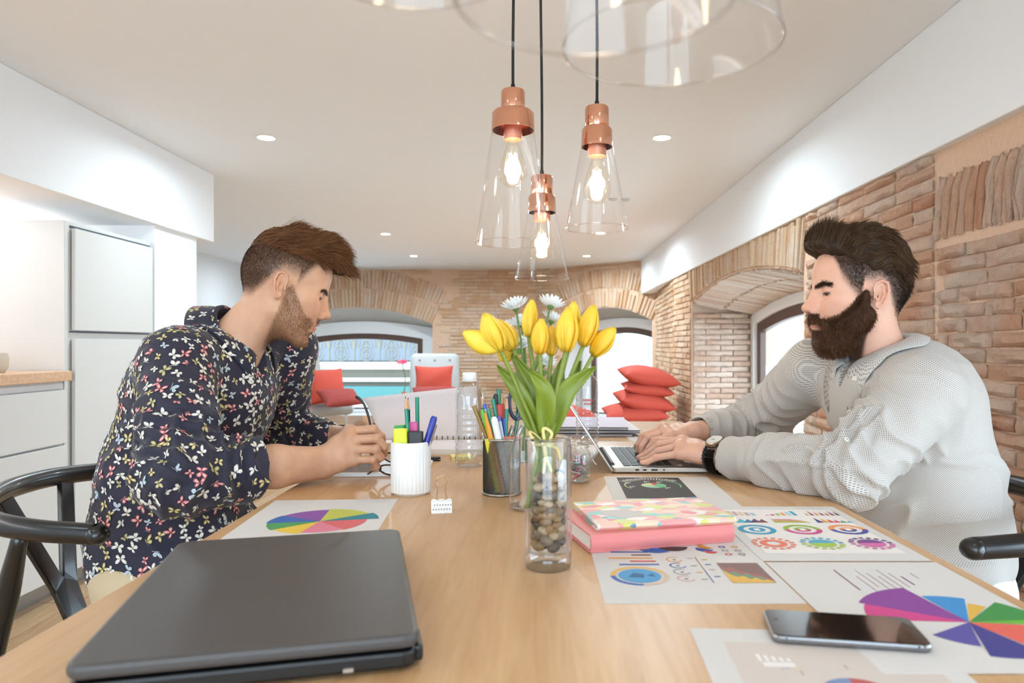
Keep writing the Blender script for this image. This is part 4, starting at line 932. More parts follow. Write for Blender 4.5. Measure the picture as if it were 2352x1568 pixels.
stuff(obj('spiral', mb, mat('black_wire', '#2a2a2c', .4), t))

# ------------------------------------------------------------------ laptops, phone, tablet
lid_m = mat('grey_lid', '#4c4846', .42); bump(lid_m, noise(lid_m, 900, 2), .12, .0005)
edge_m = mat('black_plastic', '#171615', .38)
FR, FL, NL, NR = np.array([-.177, .924]), np.array([-.432, .862]), np.array([-.349, .52]), np.array([-.10, .585])
cc = (FR + FL + NL + NR) / 4; ang = math.atan2(.062, .255)
t = thing('closed_laptop', 'large closed dark grey laptop at the end of the table', 'laptop', (cc[0], cc[1], TZ), ang)
W_, D_ = .262, .350
mb = MB(); mb.prism(rrect(W_ - .004, D_ - .004, .012), .003, .017); obj('base', mb, edge_m, t, bevel=.003)
mb = MB(); mb.prism(rrect(W_, D_, .014), .0195, .031); obj('lid', mb, lid_m, t, bevel=.004)
mb = MB(); mb.bb((.1305, .13, .0075), (.1345, .165, .0105)); mb2 = MB(); mb2.bb((.1295, -.10, .006), (.1325, .12, .014)); obj('port_strip', mb2, mat('grey_strip', '#8d8a88', .3, .6), t); obj('latch', mb, edge_m, t, bevel=.001)
mb = MB(); mb.bb((.127, -.165, .004), (.1345, -.125, .018)); obj('hinge', mb, edge_m, t, bevel=.003)
mb = MB(); mb.bb((.07, -.176, .006), (.078, -.1735, .009)); obj('badge', mb, mat('badge_silver', '#c9c4ba', .3, .8), t)
for x in (-.10, .10):
    for y in (-.14, .14): mb = MB(); mb.lathe([(0, 0), (.008, 0), (.008, .003), (0, .003)], (x, y, 0), n=12); obj('foot', mb, edge_m, t)

alu = mat('aluminium', '#c9c4bd', .28, .85); keym = mat('black_keys', '#1d1c1c', .45); scr = mat('dark_screen', '#0b0b0c', .05, coat=1.0)
lx, ly0, lw, ld = .158, 1.487, .314, .219
t = thing('silver_laptop', 'open silver laptop under the hands of the bearded man', 'laptop', (lx, ly0 + lw / 2, TZ))
mb = MB(); mb.prism([(x + ld / 2, y) for x, y in rrect(ld, lw, .010)], .002, .0125); obj('base', mb, alu, t, bevel=.002)
for k, (w_, nm) in enumerate(((.017, 'port'), (.008, 'port'), (.008, 'port'), (.013, 'port'))):
    x = (.030, .052, .068, .088)[k]; mb = MB(); mb.bb((x - w_ / 2, -lw / 2 - .0004, .006), (x + w_ / 2, -lw / 2 + .002, .0095)); obj(nm, mb, alu if k == 0 else edge_m, t)
mb = MB(); mb.lathe([(0, -.0005), (.0018, -.0005), (.0018, .002)], (.108, -lw / 2, .0078), n=10, axis=(0, 1, 0)); obj('audio_jack', mb, edge_m, t)
mb = MB(); mb.bb((.026, -lw / 2 + .018, .0122), (.132, lw / 2 - .018, .0127)); kb = obj('keyboard_well', mb, mat('key_well', '#8f8b86', .5, .4), t)
kmb = MB(); kmb.bb((-.0072, -.0078, 0), (.0072, .0078, .0014)); kme = kmb.mesh('key'); flip_normals(kme); kme.materials.append(keym)
for i in range(6):
    for j in range(14):
        if i == 5 and 4 <= j <= 8:
            if j == 4:
                m2 = MB(); m2.bb((-.0072, -.0078, 0), (.0072, .0978 - .0122, .0014)); o = obj('key', m2, keym, kb); o.location = (.0345 + i * .0177, -lw / 2 + .030 + j * .01955, .0127)
            continue
        o = bpy.data.objects.new('key', kme); COL.objects.link(o); o.parent = kb; o.location = (.0345 + i * .0177, -lw / 2 + .030 + j * .01955, .0127)
mb = MB(); mb.bb((.145, -.052, .0122), (.212, .052, .0128)); obj('trackpad', mb, mat('trackpad', '#bdb8b1', .35, .7), t)
tl = math.radians(33); ux, uz = -math.sin(tl), math.cos(tl); nx, nz = math.cos(tl), math.sin(tl)
fl_ = lambda u, y, d: (ux * u + nx * d + .002, y, uz * u + nz * d + .006)
mb = MB(); mb.prism([(x + .104, y) for x, y in rrect(.218, lw, .010)], -.0045, 0, f=fl_); obj('lid', mb, alu, t, bevel=.001)
mb = MB(); mb.prism([(x + .106, y) for x, y in rrect(.204, lw - .008, .006)], 0, .0006, f=fl_); obj('screen', mb, scr, t)
mb = MB(); mb.cyl((.004, -.12, .0115), (.004, .12, .0115), .0055); obj('hinge', mb, edge_m, t, smooth=40)

ph = thing('smartphone', 'dark grey smartphone lying face up on the paper sheets', 'phone', (.283, .658, TZ + .0013), -.17)
mb = MB(); mb.prism(rrect(.135, .066, .009), 0, .0071); obj('body', mb, mat('space_grey', '#8f8e90', .25, .9), ph, bevel=.0025)
mb = MB(); mb.prism(rrect(.132, .063, .008), .0071, .0074); obj('screen', mb, mat('phone_glass', '#0a0a0b', .03, coat=1.0), ph)
mb = MB(); mb.disc((-.058, .006, .00745), .0022, 12); obj('camera_lens', mb, mat('lens_dark', '#15171c', .1), ph, recalc=False)
for k, x in enumerate((-.055, .055)): mb = MB(); mb.bb((x - .0008, -.0333, .0012), (x + .0008, -.0322, .006)); obj('antenna_line', mb, mat('antenna', '#5c5c5f', .5), ph)

tb = thing('tablet', 'white tablet lying under the folded hands and glasses', 'tablet', (-.335, 1.535, TZ), .04)
mb = MB(); mb.prism(rrect(.205, .17, .010), 0, .0075); obj('body', mb, mat('white_tablet', '#f0efed', .3), tb, bevel=.002)
mb = MB(); mb.bb((-.085, -.075, .0075), (.085, .075, .0078)); obj('screen', mb, mat('tablet_glass', '#b9c4cb', .05, coat=1), tb)

# ------------------------------------------------------------------ glasses held over the tablet
tort = mat('tortoise_frame', '#4a2f22', .25); bump(tort, noise(tort, 60, 2), .05, .0005)
gl = thing('eyeglasses', 'brown tortoiseshell eyeglasses held by the man in the butterfly shirt', 'eyeglasses', P(905, 1075, 1.47))
g0 = np.array(P(905, 1075, 1.47))
ctr = [P(908, 1052, 1.47), P(900, 1080, 1.40)]
for k, c_ in enumerate(ctr):
    A_, B_ = np.array([.022, .004, -.002]), np.array([.002, .012, -.010])
    rm = [c_ - g0 + A_ * math.cos(a) * 1.05 + B_ * math.sin(a) * 1.35 for a in np.linspace(0, 2 * PI, 28, endpoint=False)]
    mb = MB(); mb.tube(rm, .0019, n=6, closed=True); obj('rim', mb, tort, gl, smooth=True)
    mb = MB(); mb.add(rm, [tuple(range(len(rm)))]); obj('lens', mb, thin_glass('lens_glass', (.93, .94, .95)), gl, recalc=False)
mb = MB(); mb.tube(bez([ctr[0] - g0 + np.array([0, -.014, .012]), (ctr[0] + ctr[1]) / 2 - g0 + np.array([0, 0, .012]), ctr[1] - g0 + np.array([0, .014, .012])], 5), .0016, n=6); obj('bridge', mb, tort, gl, smooth=True)
tp = [P(817, 911, 1.43), P(826, 916, 1.43), P(836, 928, 1.43), P(846, 955, 1.43), P(853, 983, 1.425), P(866, 1010, 1.43), P(888, 1040, 1.46)]
mb = MB(); q = bez([a - g0 for a in tp], 6); mb.tube(q, np.interp(np.linspace(0, 1, len(q)), [0, .1, .25, 1], [.0028, .0034, .0026, .0020]), n=8); obj('temple', mb, mat('dark_temple', '#231c19', .3), gl, smooth=True)
mb = MB(); q = bez([ctr[1] - g0 + np.array([-.02, -.012, 0]), P(872, 1072, 1.40) - g0, P(845, 1088, 1.44) - g0], 6); mb.tube(q, .0018, n=8); obj('temple', mb, tort, gl, smooth=True)

# ------------------------------------------------------------------ pens
def pen(name, label, cat, base, tip, parts, group):
    """parts: (part name, material, [(radius, fraction along)...])"""
    base, tip = np.array(base, float), np.array(tip, float); d = tip - base; ln_ = np.linalg.norm(d); d /= ln_
    t = thing(name, label, cat, base, 0, group)
    for nm, m, pr, n in parts:
        mb = MB(); mb.lathe([(r, f * ln_) for r, f in pr], n=n, axis=d); obj(nm, mb, m, t, smooth=35)
    return t
green = mat('green_paint', '#1f8a6b', .35); woodp = mat('pencil_wood', '#d8a882', .7); lead = mat('lead', '#3a3836', .5)
def pencil(label, base, tip, group, m=green, sharp=True):
    r = .0036
    if sharp: return pen('pencil', label, 'pencil', base, tip, [('barrel', m, [(0, 0), (r, 0), (r, .86)], 6), ('point', woodp, [(r, .86), (.0012, .97)], 12), ('lead', lead, [(.0012, .97), (0, 1)], 8)], group)
    return pen('pencil', label, 'pencil', base, tip, [('barrel', m, [(0, 0), (r, 0), (r, 1)], 6), ('end', mat('pencil_end', '#19705a', .5), [(r, 1), (0, 1.001)], 6)], group)
def pm(nm, c, r=.4, **k): return mat(nm, c, r, **k)
g = 'pens in the white cup'
cx_, cy_ = -.229, 1.293; floorz = TZ + .008
def into(px, py, Y, bx, by): return (cx_ + bx, cy_ + by, floorz), P(px, py, Y)
mb = MB(); R0, H0 = .0355, .0945; prof = [(0, 0), (R0 - .004, 0), (R0, .004), (R0, H0 - .002), (R0 - .0015, H0), (R0 - .003, H0 - .002), (R0 - .003, .007), (0, .007)]
n = 96; vs = []; fs = []
for r_, z_ in prof:
    for i in range(n):
        a = 2 * PI * i / n; rr_ = r_ + (.0006 * math.cos(a * 32) if r_ == R0 and .003 < z_ < H0 - .001 else 0); vs.append((rr_ * math.cos(a), rr_ * math.sin(a), z_))
for j in range(len(prof) - 1):
    for i in range(n): fs.append((j * n + i, j * n + (i + 1) % n, (j + 1) * n + (i + 1) % n, (j + 1) * n + i))
mb.add(vs, fs); o = obj('pen_cup', mb, mat('white_ceramic', '#f0ece8', .35), smooth=40); o.location = (cx_, cy_, TZ); tag(o, 'white ribbed ceramic pen cup beside the binder clip', 'pen cup')
b, e = into(931, 908, 1.285, .004, -.012); pencil('sharpened green pencil standing tallest in the white cup', b, e, g)
b, e = into(937, 911, 1.300, -.004, .006); pencil('dark blue pencil behind the green one in the white cup', b, e, g, pm('navy_paint', '#2a3158', .4))
b, e = into(958, 912, 1.300, .012, .012); pencil('blunt green pencil in the white cup behind the pink marker', b, e, g, sharp=False)
def highlighter(label, base, tip, mbody, mcap, group, cat='highlighter', w=.0095):
    base, tip = np.array(base, float), np.array(tip, float); d = tip - base; ln_ = np.linalg.norm(d); t = thing('highlighter', label, cat, base, 0, group)
    z = d / ln_; x = np.array([1, 0, 0.]) - z * z[0]; x /= np.linalg.norm(x); R = np.stack([x, np.cross(z, x), z], 1); ff = lambda a, b, c: tuple(R @ np.array([a, b, c]))
    mb = MB(); mb.prism(rrect(w * 2, w * 1.2, .004), 0, ln_ * .6, f=ff); obj('body', mb, mbody, t, bevel=.001)
    mb = MB(); mb.prism(rrect(w * 2.1, w * 1.3, .004), ln_ * .6, ln_, f=ff); obj('cap', mb, mcap, t, bevel=.0015); return t
yl = pm('marker_yellow', '#dfe62e', .4); pk = pm('marker_pink', '#e0559a', .4); gn = pm('marker_green', '#3aa84a', .4); bk = pm('marker_black', '#2b2825', .4)
b, e = into(920, 984, 1.276, -.012, -.018); highlighter('yellow highlighter with flat cap in the white cup', b, e, yl, yl, g, w=.012)
b, e = into(955, 990, 1.276, .012, -.018); highlighter('black marker with flat cap in the white cup', b, e, bk, bk, g, w=.0125)
b, e = into(948, 969, 1.302, .006, .004); highlighter('pink marker with ribbed cap in the white cup', b, e, pk, pk, g, w=.010)
b, e = into(919, 976, 1.312, -.014, .014); highlighter('green highlighter behind the yellow one in the white cup', b, e, gn, gn, g, w=.010)
blue = pm('pen_blue', '#2436a0', .3); steel = pm('pen_steel', '#c0b9a8', .3, metal=.8)
b, e = (cx_ + .004, cy_ - .01, floorz), P(998, 956, 1.285); pen('fineliner', 'blue capped pen leaning out of the white cup', 'pen', b, e, [('barrel', bk, [(0, 0), (.0048, 0), (.0048, .52)], 16), ('cap', blue, [(.0058, .52), (.0060, .97), (.0045, 1), (0, 1)], 16)], g)
b, e = (cx_ + .008, cy_ + .004, floorz), P(1002, 972, 1.30); pen('ballpoint_pen', 'slim steel pen behind the blue pen in the white cup', 'pen', b, e, [('barrel', steel, [(0, 0), (.003, 0), (.003, .97), (0, 1)], 10)], g)

# mesh pen holder
mx_, my_ = P(1152, 1140, 1.288)[0], 1.288; r0, h0 = .0335, .100
wire = mat('steel_mesh', '#77726a', .35, .8)
t = thing('mesh_pen_holder', 'dark wire-mesh pen holder packed with pencils and scissors', 'pen holder', (mx_, my_, TZ))
for z_ in (.0025, h0): mb = MB(); mb.tube([(r0 * math.cos(a), r0 * math.sin(a), z_) for a in np.linspace(0, 2 * PI, 48, endpoint=False)], .0024, n=8, closed=True); obj('rim', mb, mat('rim_steel', '#a8a39b', .3, .9), t, smooth=True)
mb = MB(); na, nh = 80, 40
for i in range(na):
    for sgn in (1, -1):
        q = [(r0 * math.cos(2 * PI * i / na + sgn * z_ * 14), r0 * math.sin(2 * PI * i / na + sgn * z_ * 14), z_) for z_ in np.linspace(.003, h0, 12)]; mb.tube(q, .00052, n=3, cap=False)
stuff(obj('mesh', mb, wire, t))
mb = MB(); mb.disc((0, 0, .0025), r0, 32); obj('bottom', mb, wire, t, recalc=False)
g = 'pens in the mesh holder'; zf = TZ + .006
def ins(bx, by): return (mx_ + bx, my_ + by, zf)
pencil('sharpened green pencil at the left edge of the mesh holder, partly behind the water bottle', ins(.0, .012), P(1104, 904, 1.30), g)
pencil('blunt green pencil in the front row of the mesh holder', ins(.012, -.015), P(1121, 938, 1.275), g, sharp=False)
pencil('sharp green pencil in front of a blunt one in the mesh holder', ins(-.002, -.014), P(1122, 930, 1.282), g)
pencil('blunt green pencil next to the red eraser pen in the mesh holder', ins(.012, .0), P(1133, 916, 1.29), g, sharp=False)
pencil('blunt green pencil standing tallest in the mesh holder', ins(.0, .02), P(1145, 893, 1.31), g, sharp=False)
pencil('sharpened green pencil beside the tallest blunt one in the mesh holder', ins(.006, .022), P(1152, 895, 1.312), g)
pencil('sharpened green pencil beside the scissors in the mesh holder', ins(.004, -.005), P(1165, 908, 1.285), g)
pencil('blunt green pencil behind the scissors handle in the mesh holder', ins(.015, .018), P(1193, 912, 1.31), g, sharp=False)
pen('marker', 'black capped marker beside the tall green pencil in the mesh holder', 'marker', ins(-.006, .016), P(1138, 903, 1.305), [('barrel', bk, [(0, 0), (.0045, 0), (.0045, .98), (0, 1)], 14)], g)
pen('marker', 'thick red marker in the mesh holder', 'marker', ins(.012, .006), P(1147, 928, 1.298), [('barrel', pm('marker_red', '#d0504e', .4), [(0, 0), (.009, 0), (.009, .97), (.006, 1), (0, 1)], 16)], g)
pen('pen', 'gold pen leaning outward from the mesh holder', 'pen', ins(.012, .0), P(1088, 931, 1.285), [('barrel', pm('pen_gold', '#a2814a', .4, metal=.3), [(0, 0), (.004, 0), (.004, 1), (0, 1)], 14)], g)
pen('pen', 'bright green pen in the mesh holder beside the orange one', 'pen', ins(.01, -.008), P(1107, 941, 1.28), [('barrel', pm('pen_lime', '#6cc03a', .35), [(0, 0), (.0046, 0), (.0046, .95), (.003, 1), (0, 1)], 14)], g)
pen('pen', 'orange ballpoint pen at the front of the mesh holder', 'pen', ins(.004, -.02), P(1114, 948, 1.262), [('barrel', pm('pen_orange', '#e8962c', .3), [(0, 0), (.0048, 0), (.0048, .8), (.002, 1), (0, 1)], 14)], g)
pen('pen', 'clear pen with blue end in the mesh holder', 'pen', ins(.008, -.004), P(1112, 927, 1.29), [('barrel', pm('pen_clear', '#c9ccd6', .1), [(0, 0), (.0034, 0), (.0034, .94)], 12), ('cap', pm('pen_blue_end', '#3f62c0', .3), [(.0034, .94), (.003, 1), (0, 1)], 12)], g)
pen('marker', 'white marker at the front of the mesh holder', 'marker', ins(.016, -.02), P(1134, 957, 1.262), [('barrel', pm('marker_white', '#ecebe8', .35), [(0, 0), (.0062, 0), (.0062, .96), (.004, 1), (0, 1)], 16)], g)
pen('pen', 'violet-tipped clear pen beside the white marker', 'pen', ins(.018, -.012), P(1145, 955, 1.275), [('barrel', pm('pen_pale', '#b7b9cc', .15), [(0, 0), (.0040, 0), (.0040, .93)], 12), ('cap', pm('pen_violet', '#6a63b4', .3), [(.0040, .93), (.003, 1), (0, 1)], 12)], g)
pen('marker', 'blue marker beside the red one in the mesh holder', 'marker', ins(.012, .002), P(1158, 960, 1.285), [('barrel', pm('marker_blue', '#3d62a8', .35), [(0, 0), (.0052, 0), (.0052, 1), (0, 1)], 14)], g)
highlighter('yellow highlighter standing inside the mesh holder', ins(-.002, -.012), P(1124, 1006, 1.266), pm('marker_soft_yellow', '#e2d93c', .45), pm('marker_soft_yellow', '#e2d93c', .45), g, w=.0085)
t = thing('eraser_block', 'cream eraser block with coral sleeve sticking out of the mesh holder', 'eraser', ins(.014, -.008), 0)
mb = MB(); mb.box((0, .0, .068), (.026, .014, .05), roty(.05)); obj('rubber', mb, pm('rubber_cream', '#f0e4c0', .6), t, bevel=.001); mb = MB(); mb.box((.001, 0, .095), (.027, .015, .006), roty(.05)); obj('sleeve', mb, pm('sleeve_coral', '#e8866a', .5), t, bevel=.0005)
t = thing('scissors', 'scissors with navy blue handles standing in the mesh holder', 'scissors', ins(.008, .012)); nv = pm('navy_plastic', '#2b3050', .35); s0 = np.array(ins(.008, .012))
for k, (c_, ax, az) in enumerate(((P(1188, 925, 1.305), .0145, .030), (P(1206, 928, 1.305), .0135, .028))):
    c_ = c_ - s0; mb = MB(); mb.tube([(c_[0] + ax * math.cos(a), c_[1], c_[2] + az * math.sin(a)) for a in np.linspace(0, 2 * PI, 26, endpoint=False)], .0034, n=8, closed=True); obj('handle', mb, nv, t, smooth=True)
for sx2 in (-.003, .003): mb = MB(); mb.tube([(sx2 * 2, 0, .0), (sx2 * 1.2, 0, .07), (sx2 * 3 + .022, .0, .115)], [.002, .0045, .004], n=6, flat=.4); obj('blade', mb, mat('blade_steel', '#b8b8b8', .25, .9), t, smooth=True)

# binder clip
t = thing('binder_clip', 'white patterned binder clip standing on the table', 'binder clip', T(1014, 1176), .18)
clip = mat('clip_white', '#efece8', .35)
w2 = .0165; prof = [(-.0075, 0), (-.0065, .001), (-.001, .0185), (.0, .0195), (.001, .0185), (.0065, .001), (.0075, 0), (.0062, 0), (.0, .0172), (-.0062, 0)]
mb = MB(); n = len(prof); mb.add([(s * w2, a, b) for s in (-1, 1) for a, b in prof], [(i, (i + 1) % n, n + (i + 1) % n, n + i) for i in range(n)]); obj('body', mb, clip, t)
for k in range(3): mb = MB(); mb.cyl((-.0155 + k * .0115, 0, .0195), (-.0075 + k * .0115, 0, .0195), .0019, n=10); obj('knuckle', mb, clip, t, smooth=40)
hm = MB()
for i in range(7):
    for j in range(2):
        x = -.013 + i * .0043 + (.002 if j else 0); z_ = .0055 + j * .0065; y = -.0065 + (z_ - .001) * (.0055 / .0175) - .0003
        hm.add([(x - .0011, y, z_ + .0012), (x + .0011, y, z_ + .0012), (x, y - .0002, z_ - .0013)], [(0, 1, 2)])
stuff(obj('heart_print', hm, mat('heart_dark', '#4a4440', .6), t, recalc=False))
mb = MB(); q = bez([(-.0085, -.0005, .0195), (-.0062, -.0006, .040), (-.0085, -.001, .052), (0, -.0012, .0585), (.0085, -.001, .052), (.0062, -.0006, .040), (.0085, -.0005, .0195)], 6); mb.tube(q, .0009, n=8); obj('wire_handle', mb, mat('brass_wire', '#c9a878', .25, .9), t, smooth=True)

# USB stick and sticky notes
t = thing('usb_stick', 'small black flash drive on the table behind the white cup', 'flash drive', T(992, 1058), .15)
mb = MB(); mb.prism(rrect(.040, .016, .005), .0, .009); obj('body', mb, edge_m, t, bevel=.002); mb = MB(); mb.bb((-.0195, -.0079, .0035), (.0195, .0079, .0045)); obj('seam', mb, alu, t)
mb = MB(); mb.box((0, 0, .004), (.05, .05, .008)); o = obj('sticky_notes', mb, mat('sticky_yellow', '#ecdc8e', .8)); o.location = T(1058, 1056) + np.array([.0, .02, 0]); o.rotation_euler.z = .2; tag(o, 'pad of pale yellow sticky notes behind the water bottle', 'sticky notes')
# folders at the far end
g = 'folders at the far end of the table'
fm = mat('lilac_folder', '#d9cfe0', .6); fw = mat('white_folder', '#ebe6ea', .6); fd = mat('navy_edge', '#2b2a48', .5)
for k, (lab, m_, dx, rz) in enumerate((('white folder with dark edge at the bottom of the folder pile', fw, .0, -.04), ('white folder with navy edge in the middle of the folder pile', fw, .012, .02), ('lilac folder with navy edge on top of the folder pile', fm, -.01, -.08))):
    t = thing('folder', lab, 'folder', (.165 + dx, 2.24, TZ + k * .0095), rz, g)
    mb = MB(); mb.bb((-.125, -.15, 0), (.125, .15, .0012)); obj('cover', mb, fd, t); mb = MB(); mb.bb((-.122, -.147, .0012), (.122, .147, .0076)); obj('contents', mb, paper, t); mb = MB(); mb.bb((-.125, -.15, .0076), (.125, .15, .0088)); obj('cover', mb, m_, t); mb = MB(); mb.bb((-.125, -.1506, .0070), (.125, -.1496, .0090)); obj('edge', mb, fd, t)

# ------------------------------------------------------------------ bottles, jar, vases
pet = thin_glass('clear_plastic', (.92, .935, .945), 1.5, .05, 2.1); waterm = glass('water', (1, 1, 1), 1.20)
capw = mat('white_cap', '#f4f4f2', .35)
def bottle(label, x, y, red_text):
    t = thing('water_bottle', label, 'water bottle', (x, y, TZ))
    R_ = .0315; prof = [(0, .004), (.018, .002), (.026, 0), (.030, .006), (R_, .016)]
    for k in range(7): z0 = .030 + k * .0135; prof += [(R_, z0), (R_ * .955, z0 + .004), (R_ * .955, z0 + .006), (R_, z0 + .010)]
    prof += [(R_, .128), (R_, .150), (R_ * .97, .160), (R_ * .86, .172), (R_ * .66, .182), (.0145, .189), (.0128, .191), (.0128, .196)]
    mb = MB(); mb.lathe(prof, n=48); obj('bottle', mb, pet, t, smooth=50)
    mb = MB(); mb.lathe([(0, .192), (.0155, .192), (.0158, .194), (.0155, .206), (.0145, .208), (0, .208)], n=40); obj('cap', mb, capw, t, smooth=40)
    mb = MB(); mb.lathe([(.0165, .1885), (.0175, .190), (.0165, .1915)], n=32); obj('neck_ring', mb, capw, t, smooth=40)
    if red_text:
        mb = MB()
        for k, (z_, a0, a1) in enumerate(((.118, -2.0, -1.15), (.108, -1.9, -1.25), (.082, -1.8, -1.35))):
            for q in range(6):
                a = a0 + (a1 - a0) * q / 6; b_ = a + (a1 - a0) * .11; rr_ = R_ + .0006; mb.add([(rr_ * math.cos(a), rr_ * math.sin(a), z_), (rr_ * math.cos(b_), rr_ * math.sin(b_), z_), (rr_ * math.cos(b_), rr_ * math.sin(b_), z_ + .006), (rr_ * math.cos(a), rr_ * math.sin(a), z_ + .006)], [(0, 1, 2, 3)])
        stuff(obj('red_print', mb, mat('red_ink', '#d8403a', .5), t, recalc=False))
    return t
bottle('clear plastic water bottle beside the squared notebook', P(1078, 1070, 1.583)[0], 1.583, False)
bottle('clear plastic water bottle with red print behind the silver laptop lid', P(1349, 1020, 1.94)[0], 1.94, True)

vg = thin_glass('vase_glass', (.965, .975, .975), 1.5, 0, 1.8); solid_g = glass('solid_glass', (.97, .99, .99), 1.45)
# jar of paper clips
jx, jy = P(1328, 1100, 1.396)[0], 1.396
t = thing('clip_jar', 'small clip-top glass jar full of coloured paper clips', 'jar', (jx, jy, TZ))
mb = MB(); mb.lathe([(0, .003), (.018, .002), (.0225, .005), (.0245, .012), (.0245, .055), (.021, .064), (.0195, .068), (.0195, .074)], n=40); obj('glass_body', mb, vg, t, smooth=50)
mb = MB(); mb.lathe([(.021, .074), (.0225, .077), (.0225, .084), (.0205, .088), (0, .088)], n=40); obj('lid', mb, vg, t, smooth=50)
mb = MB(); mb.tube([(.0215 * math.cos(a), .0215 * math.sin(a), .070) for a in np.linspace(0, 2 * PI, 32, endpoint=False)], .0008, n=6, closed=True); obj('wire', mb, chrome, t, smooth=True)
mb = MB(); mb.tube(bez([(.022, -.004, .070), (.031, -.006, .060), (.028, -.006, .045), (.036, -.008, .034)], 5), .0009, n=6); obj('wire', mb, chrome, t, smooth=True)
clipme = []
for c in ('#c95a6a', '#6fbf9f', '#e9e6e2', '#8f8a88', '#d98aa0', '#4f7f6f'):
    q = bez([(-.010, -.003, 0), (.008, -.003, 0), (.011, 0, 0), (.008, .003, 0), (-.008, .003, 0), (-.0105, .0005, 0), (-.008, -.0018, 0), (.005, -.0018, 0)], 4); mb = MB(); mb.tube(q, .0005, n=5); me = mb.mesh('paper_clip'); me.materials.append(mat('clip_' + c[1:], c, .35)); clipme.append((me, c))
rr = random.Random(3)
cn = {'#c95a6a': 'red', '#6fbf9f': 'mint green', '#e9e6e2': 'white', '#8f8a88': 'steel', '#d98aa0': 'pink', '#4f7f6f': 'dark green'}
for k in range(72):
    me, c = clipme[k % 6]; a = rr.uniform(0, 2 * PI); rd = .013 * math.sqrt(rr.random()); o = bpy.data.objects.new('paper_clip', me); COL.objects.link(o)
    o.location = (jx + rd * math.cos(a), jy + rd * math.sin(a), TZ + .009 + .042 * (k / 72)); o.rotation_euler = (rr.uniform(-1, 1), rr.uniform(-.8, .8), rr.uniform(0, 6.28)); tag(o, '%s paper clip inside the clip-top jar' % cn[c], 'paper clip', 'paper clips in the jar')
# bottle vase with white chrysanthemums
bx_, by_ = P(1205, 1170, 1.163)[0], 1.163
t = thing('bottle_vase', 'slim clear bottle-shaped vase behind the pebble vase', 'vase', (bx_, by_, TZ))
prof = [(0, .003), (.020, .001), (.0245, .004), (.0255, .012), (.0240, .035), (.0235, .055), (.0250, .072), (.0252, .082), (.0225, .100), (.0165, .122), (.0118, .142), (.0105, .158), (.0105, .168), (.0130, .170), (.0132, .174), (.0115, .177)]
mb = MB(); mb.lathe(prof, n=48); obj('glass_body', mb, vg, t, smooth=60)
mb = MB(); mb.tube([(.0122 * math.cos(a), .0122 * math.sin(a), .175) for a in np.linspace(0, 2 * PI, 32, endpoint=False)], .0014, n=6, closed=True); obj('lip', mb, solid_g, t, smooth=True)
mb = MB(); mb.lathe([(0, .0015), (.019, .001), (.0235, .004), (.0235, .008), (0, .007)], n=40); obj('base', mb, vg, t, smooth=40)
mb = MB(); mb.lathe([(0, .0785), (.0243, .0785), (.0243, .0790), (0, .0790)], n=32); obj('water_surface', mb, thin_glass('water_film', (.97, .98, .98), 1.3, 0, 1.0), t)
# pebble vase
vx, vy, vr, vh = .0137, .862, .0285, .1555
t = thing('pebble_vase', 'tall clear glass cylinder vase filled with pebbles and holding tulips', 'vase', (vx, vy, TZ))
mb = MB(); mb.lathe([(vr - .002, 0), (vr, .004), (vr, vh - .001), (vr - .0006, vh)], n=64); obj('outer_wall', mb, vg, t, smooth=50)
mb = MB(); mb.lathe([(vr - .0045, .020), (vr - .0045, vh - .001), (vr - .003, vh)], n=64); obj('inner_wall', mb, vg, t, smooth=50)
mb = MB(); mb.tube([((vr - .0015) * math.cos(a), (vr - .0015) * math.sin(a), vh) for a in np.linspace(0, 2 * PI, 64, endpoint=False)], .0017, n=8, closed=True); obj('rim', mb, solid_g, t, smooth=True)
mb = MB(); mb.lathe([(0, 0), (vr - .003, 0), (vr - .0008, .003), (vr - .0008, .016), (vr - .004, .0195), (vr - .010, .018), (0, .017)], n=64); obj('thick_base', mb, vg, t, smooth=50)
stone_m = [mat('pebble_' + c[1:], c, .45) for c in ('#a8835c', '#86623f', '#5f4733', '#94734f', '#c0a583', '#7d6a57', '#4d4035', '#96682f')]
for m_ in stone_m:
    c_ = tuple(bsdf(m_).inputs['Base Color'].default_value)[:3]; nn_ = noise(m_, 120, 4); L(m_, ramp(m_, nn_, [(.3, tuple(v * .7 for v in c_)), (.7, tuple(min(1, v * 1.2) for v in c_))]), bsdf(m_).inputs['Base Color'])
stone_me = []
for k in range(10):
    mb = MB(); mb.ellip((0, 0, 0), (1, 1, 1), 18, 12); v = np.array(mb.v); v *= (1 + .25 * (vnoise(v * 1.1 + k * 7.3, k) - .5))[:, None]; mb.v = [tuple(p) for p in v]; stone_me.append(mb.mesh('pebble'))
sn = {0: 'tan', 1: 'brown', 2: 'dark brown', 3: 'beige brown', 4: 'cream', 5: 'grey', 6: 'charcoal', 7: 'amber'}
cells = []; rr = random.Random(11); zl = TZ + .026
made = []
